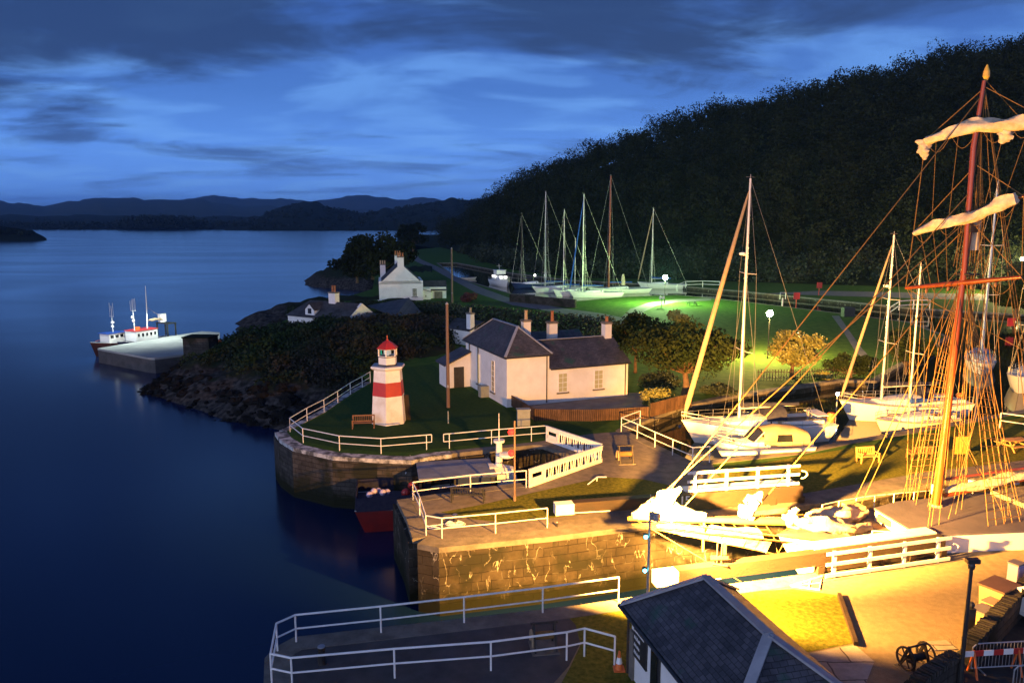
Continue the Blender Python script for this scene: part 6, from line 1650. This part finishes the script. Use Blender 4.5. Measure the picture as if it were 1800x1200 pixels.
# ---- working boat in the dock
def workboat():
    s_ = G(618, 936, ZS); b_ = G(852, 888, ZS)
    st = Vector((s_.x, s_.y+1.4, 0)); bw = st+Vector((11.5, 2.0, 0))
    y = Craft('work_boat', 'red hulled work boat with grey blue shelter deck lying in the dock mouth', 'work boat', bw, st, z=ZS); L = y.L
    y.hull(3.7, 2.3, 1.55, mat='redhull', deck='deckgrey', full=.5, tr=.92, boot='white')
    m = MB().box((-L*.28, -1.78, 1.95), (L*.42, .08, .9)).box((-L*.28, 1.78, 1.95), (L*.42, .08, .9)).box((-L*.49, 0, 1.95), (.08, 3.4, .9)); y.put(m, 'bulwark', 'canvas')
    m = MB().box((.7, 0, 3.35), (5.0, 3.5, .14)); sh = y.put(m, 'shelter_roof', 'deckblue')
    for x in (-1.7, .5, 2.9):
        for sg in (-1, 1): y.put(MB().box((x, sg*1.6, 2.5), (.12, .12, 1.7)), 'shelter_post', 'black', sh)
    y.put(MB().box((1.9, 0, 2.4), (2.4, 3.0, 1.8)), 'cabin_side', 'bluehull', sh)
    wh = y.roofbox(2.9, 4.9, 2.4, 1.7, 2.0, 1.5, 1.2, 'wheelhouse', 'gel', win=2)
    m = MB().tube([(3.6, 0, 3.4), (3.6, 0, 5.1)], [.24, .2], 12).tube([(3.6, 0, 5.05), (3.6, 0, 5.2)], .38, 14).tube([(3.6, 0, 5.2), (3.6, 0, 7.0)], [.04, .02], 6); y.put(m, 'mast', 'gel')
    m = MB().lathe([(.05, -.14), (.5, -.1), (.55, 0), (.48, .1), (.05, .16)], (4.0, -.7, 4.35), 16).tube([(3.6, 0, 4.2), (4.0, -.7, 4.2)], .04, 6); y.put(m, 'radar', 'gel')
    for x, yy, r_ in ((-2.6, -.9, .30), (-1.9, -.5, .26), (-2.2, .4, .24)): y.put(MB().ball((x, yy, 2.25), r_), 'float', 'red')
    for k in range(5): y.put(MB().ball((-4.9+.28*k, -1.0+.3*(k % 3), 2.3+.1*(k % 2)), .22, 8, 6), 'net_bundle', 'purple')
    y.put(MB().ball((-2.4, -2.0, .95), (.32, .2, .42)), 'fender', 'gel')
    m = MB()
    rn = random.Random(9); x = -1.6
    while x < 1.0: m.box((x, -1.87, .98), (.16*rn.uniform(.6, 1), .03, .20)); x += .27
    y.put(m, 'lettering', 'white')
workboat()

# ---- the sailing ship in the lock
def ship():
    bow = Vector((13.0, 35.6, 0)); ax = Vector((.955, .296, 0)).normalized()
    y = Craft('sailing_ship', 'white hulled brigantine in the sea lock with furled square sails', 'sailing ship', bow, bow+ax*26, L=26, z=ZS)
    L = y.L; X0 = L/2
    def S(px, py, z):           # photo point at height z (above quay) -> ship coordinates
        p = G(px, py, z); q = y.M.inverted()@(p-y.c); return q
    y.hull(5.6, 4.35, 3.8, mat='gel', deck='deckgrey', full=.62, tr=.8, draft=1.2, rake=.10, ns=25, stripe='teak')
    # bulwark cap and wale
    dz = 3.8
    # deckhouse / raised fore deck
    # raised main deck with a white bulkhead facing the bow
    zt = 1.0; ring = [S(1539, 892, zt), S(1578, 881, zt), S(1742, 864, zt), S(1930, 842, zt), S(2010, 905, zt), S(1900, 926, zt), S(1800, 932, zt), S(1620, 940, zt)]
    rd = y.put(MB().prism(ring, 3.0, 4.51), 'raised_deck_side', 'gel')
    cen = sum((Vector((p.x, p.y)) for p in ring), Vector((0, 0)))/len(ring)
    y.put(MB().prism([cen+(Vector((p.x, p.y))-cen)*1.012 for p in ring], 4.51, 4.60), 'raised_deck', 'deckgrey', rd)
    hz_ = [S(1740, 871, .9), S(1930, 850, .9), S(1950, 890, .9), S(1815, 903, .9)]; y.put(MB().prism(hz_, 4.61, 4.85), 'hatch_cover', 'paving')
    for x in (1.6, -1.0, -4.2): y.put(MB().box((x, -1.7, 4.86), (.28, .3, .55)), 'mooring_bitt', 'gel')
    # windlass on the foredeck, hatch
    y.put(MB().tube([(X0-3.8, -.7, dz+.55), (X0-3.8, .7, dz+.55)], .24, 12), 'windlass', 'iron'); y.put(MB().box((X0-7.2, 0, dz+.42), (1.3, 1.3, .35)), 'fore_hatch', 'teak')
    y.put(MB().box((X0-6.0, -1.75, dz+.55), (.8, .9, .5)), 'deck_locker', 'tan')
    # bowsprit
    tipw = G(1104, 911, 2.35); tip = y.M.inverted()@(tipw-y.c); heel = Vector((X0-2.4, 0, 4.75)); 
    sp = y.put(MB().tube([heel, heel.lerp(tip, .45), heel.lerp(tip, .48), tip], [.20, .19, .15, .09], 12), 'bowsprit', 'sprit', smooth=60)
    y.put(MB().tube([heel.lerp(tip, .62), heel.lerp(tip, .62)+Vector((0, 0, -1.6))], .06, 6), 'dolphin_striker', 'sprit', sp)
    # safety net slung below the bowsprit, filled with the dropped jib
    rows = []
    for i in range(13):
        t = i/12; c = heel.lerp(tip, .22+.76*t); w_ = 1.15*(1-t)**.8+.05
        rows.append([c+Vector((0, a*w_, -.28-.55*(1-t)*(1-abs(a))-(.9*(1-t) if abs(a) < .3 else .3*(1-t)))) for a in (-1, -.66, -.33, 0, .33, .66, 1)])
    m = MB()
    for r_ in rows: m.tube(r_, .02, 4)
    for k in range(7): m.tube([r_[k] for r_ in rows], .022, 4)
    y.put(m, 'bowsprit_net', 'rope')
    rows2 = [[p+Vector((0, 0, .05+.05*math.sin(i*1.9+j*2.1))) for j, p in enumerate(r_[1:6])] for i, r_ in enumerate(rows[1:11])]
    m = MB().grid(rows2); m.grid([[p-Vector((0, 0, .05)) for p in r_] for r_ in rows2[::-1]]); y.put(m, 'netted_sailcloth', 'sail', smooth=70)
    def bundle(path, rad, name, seed, n=14, par=None, mat='sail'):
        rn = random.Random(seed); rows = []; k = 22
        P = [Vector(p) for p in path]
        for i in range(k):
            t = i/(k-1)*(len(P)-1); a = min(int(t), len(P)-2); c = P[a].lerp(P[a+1], t-a); d = (P[min(a+1, len(P)-1)]-P[a]).normalized(); e1 = d.orthogonal().normalized(); e2 = d.cross(e1)
            rr = float(np.interp(i/(k-1), np.linspace(0, 1, len(rad)), rad)); row = []
            for j in range(n):
                q = 2*math.pi*j/n; s_ = rr*(1+.20*math.sin(3*q+i*.5+seed)+.13*math.sin(5*q-i*.9)+.10*math.sin(7*q+i*.4)+rn.uniform(-.07, .07)); row.append(c+(e1*math.cos(q)+e2*math.sin(q))*s_)
            rows.append(row)
        m = MB().grid(rows, True); m.f.append(tuple(range(n))); m.f.append(tuple(range((k-1)*n, k*n))[::-1]); return y.put(m, name, mat, par, smooth=75)
    # furled headsails heaped along the sprit, drawn up their stays
    e0 = heel.lerp(tip, .95); bundle([e0+Vector((.1, 0, .1)), heel.lerp(tip, .86)+Vector((0, .05, .65)), heel.lerp(tip, .81)+Vector((-.1, .1, 1.15)), heel.lerp(tip, .78)+Vector((-.3, .1, 1.55))], [.16, .46, .34, .08], 'furled_jib', 1)
    bundle([heel.lerp(tip, .98)+Vector((0, 0, .1)), heel.lerp(tip, .8)+Vector((0, 0, .38)), heel.lerp(tip, .62)+Vector((0, .1, .25))], [.15, .42, .10], 'furled_jib', 8)
    bundle([heel.lerp(tip, .42)+Vector((0, .1, .2)), heel.lerp(tip, .40)+Vector((0, .1, .8)), heel.lerp(tip, .36)+Vector((0, .1, 1.1)), heel.lerp(tip, .33)+Vector((0, .1, 1.5))], [.34, .38, .28, .08], 'furled_staysail', 2)
    bundle([heel.lerp(tip, .20)+Vector((0, .35, .15)), heel.lerp(tip, .02)+Vector((0, .45, .05)), heel+Vector((-1.6, .4, -.45)), heel+Vector((-3.0, .1, -.55))], [.24, .36, .30, .18], 'furled_staysail', 3)
    bundle([heel.lerp(tip, .20)+Vector((0, .3, .1)), heel.lerp(tip, .16)+Vector((0, .45, .85))], [.32, .10], 'furled_staysail', 5)
    bundle([heel+Vector((-.4, -1.3, -.3)), heel+Vector((-2.4, -1.2, -.45)), heel+Vector((-4.2, -1.5, -.55))], [.30, .50, .22], 'sail_heap', 6)
    # foremast
    mf = S(1645, 893, .85); mf.z = 4.2; mw = y.w(mf.x, mf.y, mf.z)
    def at(px, py): q = V(px, py, mw); return y.M.inverted()@(q-y.c)
    j1 = at(1695, 470); j2 = at(1718, 250); tp = at(1733, 142); lo = at(1708, 380)
    fm = y.put(MB().tube([mf, mf.lerp(j1, .3), j1, lo], [.25, .20, .15, .12], 14), 'foremast', 'spar', smooth=60)
    y.put(MB().lathe([(.55, 0), (.55, .12), (.42, .16), (.30, .5)], mf, 14), 'mast_coat', 'tan', fm)
    y.put(MB().tube([at(1701, 492)+Vector((.28, 0, 0)), at(1718, 260)+Vector((.25, 0, 0)), tp+Vector((.1, 0, 0))], [.13, .13, .09], 10), 'topmast', 'spar', fm, 60)
    y.put(MB().lathe([(.06, 0), (.16, .2), (.14, .45), (.03, .75)], tp, 10), 'truck', 'sprit', fm)
    y.put(MB().box(at(1701, 482), (.7, .8, .08)).box(at(1706, 402), (.5, .5, .35)), 'crosstrees', 'iron', fm)
    m = MB().tube([at(1712, 440)+Vector((-.25, -.3, 0)), at(1718, 378)+Vector((-.25, -.3, 0))], .26, 10); y.put(m, 'rolled_flag_bag', 'sail', fm)
    # yards, braced round; ends given on the photo with their distance off
    def yard(p0, p1, r_): return y.put(MB().tube([p0, p0.lerp(p1, .5), p1], [r_*.55, r_, r_*.55], 10), 'yard', 'spar', smooth=60)
    def yl(px, py, yd): q = D(px, py, yd); return y.M.inverted()@(q-y.c)
    yc = mw.y
    a, b = yl(1592, 506, yc+2.3), yl(1796, 487, yc-2.2); yard(a, b, .15); y1 = (a, b)
    a, b = yl(1606, 408, yc+2.1), yl(1800, 345, yc-2.0); y2o = yard(a, b, .11); y2 = (a, b)
    n = 12; hang = y.M.inverted()@Vector((-.12, -.26, -.08))
    bundle([a.lerp(b, t)+hang+Vector((0, 0, .12*math.sin(t*9))) for t in np.linspace(0, .93, 9)], [.12, .22, .25, .23, .27, .23, .32, .26], 'furled_topsail', 11, par=y2o)
    a, b = yl(1627, 246, yc+2.0), yl(1836, 208, yc-2.1); y3o = yard(a, b, .10); y3 = (a, b)
    bundle([a.lerp(b, t)+hang+Vector((0, 0, .30*math.sin(t*3.1)*(.4+.6*(t < .5)))) for t in np.linspace(0, .98, 9)], [.20, .20, .30, .34, .30, .27, .34, .22], 'furled_topgallant', 12, par=y3o)
    bundle([a+Vector((.05, 0, 0)), a+Vector((.05, 0, -.55)), a+Vector((-.05, 0, -1.0))], [.34, .26, .08], 'sail_clew', 13, par=y3o)
    c_ = a.lerp(b, .72); bundle([c_, c_+Vector((0, -.1, -.5)), c_+Vector((.1, -.25, -.85))], [.30, .32, .10], 'sail_clew', 14, par=y3o)
    # main boom with stowed sail
    a = at(1662, 872); a = Vector((mf.x-.5, mf.y, a.z)); b = yl(1850, 832, yc+2.5)
    bo = y.put(MB().tube([a, b], [.12, .10], 8), 'boom', 'spar'); bundle([a.lerp(b, t)+Vector((0, 0, .22+.04*math.sin(t*14))) for t in np.linspace(0.02, 1, 8)], [.14, .24, .27, .25, .24, .22], 'stowed_sail', 21, par=bo)
    y.put(MB().tube([a+Vector((0, 0, .9)), b+Vector((0, 0, .55))], .07, 6), 'gaff', 'spar', bo)
    # shrouds with ratlines
    def lines(name, segs, r_=.020, mat='rope', par=None):
        m = MB()
        for s_ in segs:
            s_ = [Vector(p) for p in s_]
            m.tube(s_, r_, 4, cap=False)
        return y.put(m, name, mat, par)
    bw, bz = y.beam_at(mf.x)
    for sg in (1, -1):
        ch = [Vector((mf.x-.2-k*.55, sg*(bw+.02), bz+.15)) for k in range(5)]; hd = [j1+Vector((0, sg*.12, -.2-.1*k)) for k in range(5)]
        segs = [[c, h_] for c, h_ in zip(ch, hd)]
        for k in range(30):
            t = .05+k*.03; segs.append([c.lerp(h_, t) for c, h_ in zip(ch, hd)])
        lines('shrouds', segs, .018)
        ct = [j1+Vector((-.1-.2*k, sg*.75, .0)) for k in range(3)]; ht = [tp+Vector((0, 0, -2.2-.1*k)) for k in range(3)]
        segs = [[c, h_] for c, h_ in zip(ct, ht)]
        for k in range(16): segs.append([c.lerp(h_, .05+k*.045) for c, h_ in zip(ct, ht)])
        lines('topmast_shrouds', segs, .013)
        lines('backstays', [[tp+Vector((0, 0, -.4)), Vector((mf.x-3.6-.4*k, sg*bw, bz))] for k in range(3)], .020)
    # headstays down to the sprit
    lines('headstays', [[tp+Vector((0, 0, -.5)), heel.lerp(tip, .90)+Vector((0, 0, .1))], [at(1712, 330), heel.lerp(tip, .78)], [j1+Vector((0, 0, .3)), heel.lerp(tip, .40)], [lo, heel.lerp(tip, .97)]], .026)
    lines('bobstay', [[heel.lerp(tip, .97), Vector((X0-.9, 0, .3))], [heel.lerp(tip, .97), Vector((X0-3, -2.0, 4.3))], [heel.lerp(tip, .97), Vector((X0-3, 2.0, 4.3))]], .028)
    # running rigging: lifts, braces, clewlines, halyards
    seg = []
    for (a, b), topz in ((y1, at(1708, 390)), (y2, at(1716, 290)), (y3, tp+Vector((0, 0, -.3)))):
        seg += [[a, topz], [b, topz]]
    rn = random.Random(5)
    seg += [[y3[0], y2[0]], [y3[1], y2[1]], [y2[0], y1[0]], [y2[1], y1[1]]]
    lines('yard_lifts', seg, .022)
    seg = []
    for k in range(9):
        t = (k+.5)/9; seg.append([y1[0].lerp(y1[1], t), Vector((mf.x+rn.uniform(-.9, 1.1), mf.y+(t-.5)*3.6, dz+.2))])
    for k in range(8):
        t = (k+.5)/8; seg.append([y2[0].lerp(y2[1], t), y1[0].lerp(y1[1], .5+(t-.5)*.6)])
    for k in range(5):
        t = (k+.5)/5; seg.append([y3[0].lerp(y3[1], t), y2[0].lerp(y2[1], .5+(t-.5)*.8)])
    lines('clewlines', seg, .014)
    seg = []
    for k in range(13):
        f = rn.uniform(.25, 1.0); x = mf.x-rn.uniform(1.2, 7.5); sd = rn.choice((-1, 1)); seg.append([mf.lerp(tp, f), Vector((x, sd*(bw-.1)*rn.uniform(.6, 1), dz+.3))])
    for k in range(5): seg.append([mf.lerp(tp, rn.uniform(.4, .8)), Vector((mf.x+rn.uniform(1.0, 5.5), rn.choice((-1, 1))*1.9, dz+.3))])
    lines('halyards', seg, .017)
    seg = [[y1[1], Vector((-X0+6, -2, 11))], [y1[0], Vector((-X0+8, -2.2, 12))], [y2[1], Vector((-X0+6, 0, 15))], [y3[1], Vector((-X0+6, 0, 20))], [tp, Vector((-X0+8, 0, 21))]]
    lines('braces', seg, .02)
    # footropes looping under the yards
    seg = []
    for (a, b) in (y1, y2, y3):
        for s0, s1 in ((.02, .25), (.25, .48), (.52, .75), (.75, .98)):
            seg.append([a.lerp(b, lerp(s0, s1, t))+Vector((0, -.1, -.75*math.sin(math.pi*t))) for t in np.linspace(0, 1, 8)])
    lines('footropes', seg, .014)
    # blocks on the rigging
    for t in (.2, .4, .6, .8):
        for (a, b) in (y1, y2): y.put(MB().ball(a.lerp(b, t)+Vector((0, 0, -.25)), (.09, .07, .13), 8, 6), 'block', 'wood')
    # deck rail stanchions with white side boards along the near side
    m = MB()
    for k in range(12):
        x = X0-4-k*1.4; b2, z2 = y.beam_at(x)
        for sg in (-1, 1): m.tube([(x, sg*(b2-.06), z2), (x, sg*(b2-.06), z2+.75)], .03, 6)
    for sg in (-1, 1): m.tube([(X0-4-k*1.4, sg*(y.beam_at(X0-4-k*1.4)[0]-.06), y.beam_at(X0-4-k*1.4)[1]+.75) for k in range(12)], .02, 5)
    y.put(m, 'guard_rail', 'gel')
    # mizzen mast (mostly outside the picture)
    xm = -X0+7.5
    y.put(MB().tube([(xm, 0, dz), (xm, 0, 22)], [.24, .12], 12), 'mainmast', 'spar')
ship()
def gangway():
    p = G(1462, 985, 0)
gangway()
# ================================================================== TREES AND SHRUBS
def tree(name, label, cat, base, h, cr, trunk_r, leaf, n=5200, size=.30, clumps=26, crown_lo=.35, lean=(0, 0), mat=None, seed=1, wide=1.0, group=None, gap=.5):
    rn = np.random.default_rng(seed); base = Vector(base); rt = thing(name, label, cat, base, group); Z = Vector((0, 0, 1))
    top = base+Vector((lean[0], lean[1], h)); fork = base.lerp(top, crown_lo*.9)
    m = MB(); m.tube([base-Z*.2, base.lerp(fork, .5)+Vector((rn.normal()*.06, rn.normal()*.06, 0)), fork, base.lerp(top, .75)], [trunk_r*1.25, trunk_r, trunk_r*.8, trunk_r*.25], 10)
    cl = []
    cz = h*(crown_lo+(1-crown_lo)*.5); rz = h*(1-crown_lo)*.5
    for k in range(clumps):
        u = rn.normal(size=3); u /= np.linalg.norm(u); u[2] = u[2]*.9+.1; q = .45+.55*rn.random()
        c = Vector((base.x+lean[0]*.6+u[0]*cr*q*wide, base.y+lean[1]*.6+u[1]*cr*q, base.z+cz+u[2]*rz*q))
        r = cr*(.22+.20*rn.random()); cl.append((c.x, c.y, c.z, r*1.15, r*.72))
        if k % 2 == 0: m.tube([fork.lerp(top, .1*rn.random()), fork.lerp(c, .55)+Vector((0, 0, -.1*h*rn.random()*.5)), c], [trunk_r*.42, trunk_r*.24, trunk_r*.07], 6)
    m.build('trunk', M_['bark'], rt, smooth=60)
    foliage('crown', cl, max(8, n//clumps), size, M_[leaf], rt, fill=.25)
    return rt
tree('sycamore_tree', 'broad spreading sycamore behind the lock house gable and big yacht', 'tree', G(1203, 694), 6.6, 4.4, .30, 'leaf', 9000, .28, 40, .34, seed=3, wide=1.15)
tree('sycamore_tree', 'slimmer tree with forked trunk close behind the lock house chimney', 'tree', G(1117, 655), 6.0, 3.2, .16, 'leaf', 5000, .30, 24, .38, seed=4)
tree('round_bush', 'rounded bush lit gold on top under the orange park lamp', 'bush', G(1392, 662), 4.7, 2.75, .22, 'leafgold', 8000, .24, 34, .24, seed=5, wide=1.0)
tree('garden_shrub', 'pale green shrub right of the rounded lit bush on the basin bank', 'shrub', G(1496, 664), 2.6, 1.9, .12, 'leaf', 3600, .24, 18, .1, seed=6, wide=1.2)
tree('weeping_shrub', 'feathery brown shrub behind the yacht masts on the bank', 'shrub', G(1592, 655), 4.6, 2.7, .12, 'leaf', 3600, .26, 20, .15, seed=7)
tree('road_tree', 'leafy tree by the white lamp on the far canal road', 'tree', G(1785, 556), 5.2, 4.2, .3, 'leaf', 5500, .5, 24, .28, seed=8)
tree('road_tree', 'dark tree at the picture edge past the white road lamp', 'tree', G(1835, 548), 9, 5.5, .3, 'hedge', 4500, .6, 22, .2, seed=9)
tree('lone_tree', 'lone dark round tree against the loch at the head of the path', 'tree', G(727, 444), 14.0, 8.0, .55, 'leafdark', 5200, .95, 30, .30, seed=10, wide=1.0)
tree('shore_tree', 'bushy dark tree on the rocky point behind the white gabled house', 'tree', D(655, 490, 190), 10.5, 8.5, .4, 'leafdark', 5200, .8, 30, .1, seed=11)
tree('shore_tree', 'lower dark tree on the seaward end of the rocky point', 'tree', D(628, 496, 188), 8, 5.0, .35, 'leafdark', 3400, .8, 20, .1, seed=12)
tree('shore_tree', 'dark tree over the chimneys of the white gabled house', 'tree', D(692, 480, 200), 7.5, 6.0, .35, 'leafdark', 3400, .8, 20, .1, seed=13)
def shrub(name, label, px, py, rx, h, leaf, n=1500, size=.24, seed=1, ry=None, cat='shrub'):
    rn = np.random.default_rng(seed); b = G(px, py); rt = thing(name, label, cat, b); cl = []
    ry = ry or rx
    for k in range(14):
        a = rn.random()*6.28; q = rn.random()**.5*.75; cl.append((b.x+math.cos(a)*q*rx, b.y+math.sin(a)*q*ry, b.z+h*(.25+.5*rn.random()*(1-q*.5)), rx*.42, h*.34))
    MB().tube([b, b+Vector((0, 0, h*.5))], [.08, .03], 6).build('stem', M_['bark'], rt); foliage('foliage', cl, n//14, size, M_[leaf], rt, fill=.3)
shrub('copper_bush', 'small round red leaved bush on the grass beside the path', 825, 530, 1.9, 1.9, 'redleaf', 1500, .3, 21, cat='bush')
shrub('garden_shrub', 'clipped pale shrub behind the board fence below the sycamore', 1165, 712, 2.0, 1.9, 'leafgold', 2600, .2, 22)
shrub('garden_shrub', 'dark green shrub between the house end and the pale shrub', 1160, 682, 2.2, 1.7, 'hedge', 2000, .24, 23)
shrub('garden_shrub', 'low shrub on the lit lawn edge right of the rounded bush', 1447, 666, 1.0, .8, 'leafgold', 1400, .22, 24)
shrub('garden_shrub', 'dark clump under the sycamore trunk near the basin bank', 1262, 694, 1.8, 1.1, 'hedge', 1600, .24, 25)
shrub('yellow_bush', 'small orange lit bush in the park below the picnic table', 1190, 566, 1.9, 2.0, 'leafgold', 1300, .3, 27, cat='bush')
def hedge(label, pts, h, w, leaf='hedge', dens=60, size=.28):
    rt = thing('hedge', label, 'hedge', pts[0]); cl = []; rn = np.random.default_rng(len(label))
    for a, b in zip(pts, pts[1:]):
        n = max(2, int((b-a).length/.8))
        for k in range(n):
            p = a.lerp(b, k/n)
            for q in range(3): cl.append((p.x+rn.normal()*.2, p.y+rn.normal()*w*.3, .3+h*(.12+.3*q)+rn.normal()*.1, w*.6, h*.28))
    foliage('foliage', cl, dens, size, M_[leaf], rt, fill=.3)
    m = MB()
    for a, b in zip(pts, pts[1:]): m.tube([a+Vector((0, 0, .2)), b+Vector((0, 0, .2))], .1, 5)
    m.build('stems', M_['bark'], rt)
hedge('tall dark hedge behind the lock house roof along the path', [G(830, 572), G(900, 582), G(1000, 590), G(1085, 600)], 3.0, 2.6, dens=70, size=.34)
hedge('dark hedge bank between outhouse and gabled house', [G(752, 560), G(790, 562), G(830, 574)], 2.4, 3.0, dens=80, size=.34)
hedge('shaggy dark hedge between the cottage shed and the outhouse', [G(700, 580), G(740, 580), G(775, 588)], 1.6, 3, dens=60, size=.34)
# ================================================================== AIR: the far hills fade to blue
def haze():
    m = bpy.data.materials.new('evening_haze'); m.use_nodes = True; nt = m.node_tree; nt.nodes.clear()
    o = nt.nodes.new('ShaderNodeOutputMaterial'); v = nt.nodes.new('ShaderNodeVolumePrincipled')
    v.inputs['Color'].default_value = (.28, .54, 1, 1); v.inputs['Density'].default_value = 8e-5; v.inputs['Anisotropy'].default_value = .2
    nt.links.new(v.outputs[0], o.inputs['Volume'])
    b = MB(); b.box((0, 4750, 140), (16400, 10600, 290))
    h = b.build('haze', m, uv=False); h['kind'] = 'stuff'
haze()
GROUPS = {'railing': 'white quay railings', 'gate_parapet': 'white board parapets round the dock head', 'lock_gate': 'sea lock gates', 'bench': 'benches on the quays and lawns',
          'bollard': 'mooring bollards', 'lock_winch': 'hand winches of the lock', 'lamp_post': 'lamp posts', 'telegraph_pole': 'telegraph poles', 'picnic_table': 'picnic tables',
          'life_ring_post': 'red life ring housings by the canal', 'wheelie_bin': 'bins behind the yard wall', 'crowd_barrier': 'steel crowd barriers', 'utility_cabinet': 'utility cabinets by the house',
          'sailing_yacht': 'yachts in the basin', 'fishing_boat': 'fishing boats at the pier', 'dinghy': 'dinghies', 'board_fence': 'board fences of the house garden', 'hedge': 'dark hedges behind the house',
          'garden_shrub': 'shrubs of the basin bank', 'sycamore_tree': 'sycamores by the lock house', 'shore_tree': 'trees on the rocky point', 'road_tree': 'trees along the canal road', 'yard_wall': 'stone walls of the yard',
          'quay_wall': 'quay walls', 'sea_wall': 'walls edging the lighthouse lawn', 'basin_wall': 'basin walls', 'mooring_rope': 'mooring ropes in the dock'}
for o in list(scene.objects):
    if o.parent is None and o.get('category') and not o.get('group'):
        g = GROUPS.get(o.name.split('.')[0])
        if g: o['group'] = g
bpy.context.view_layer.update()
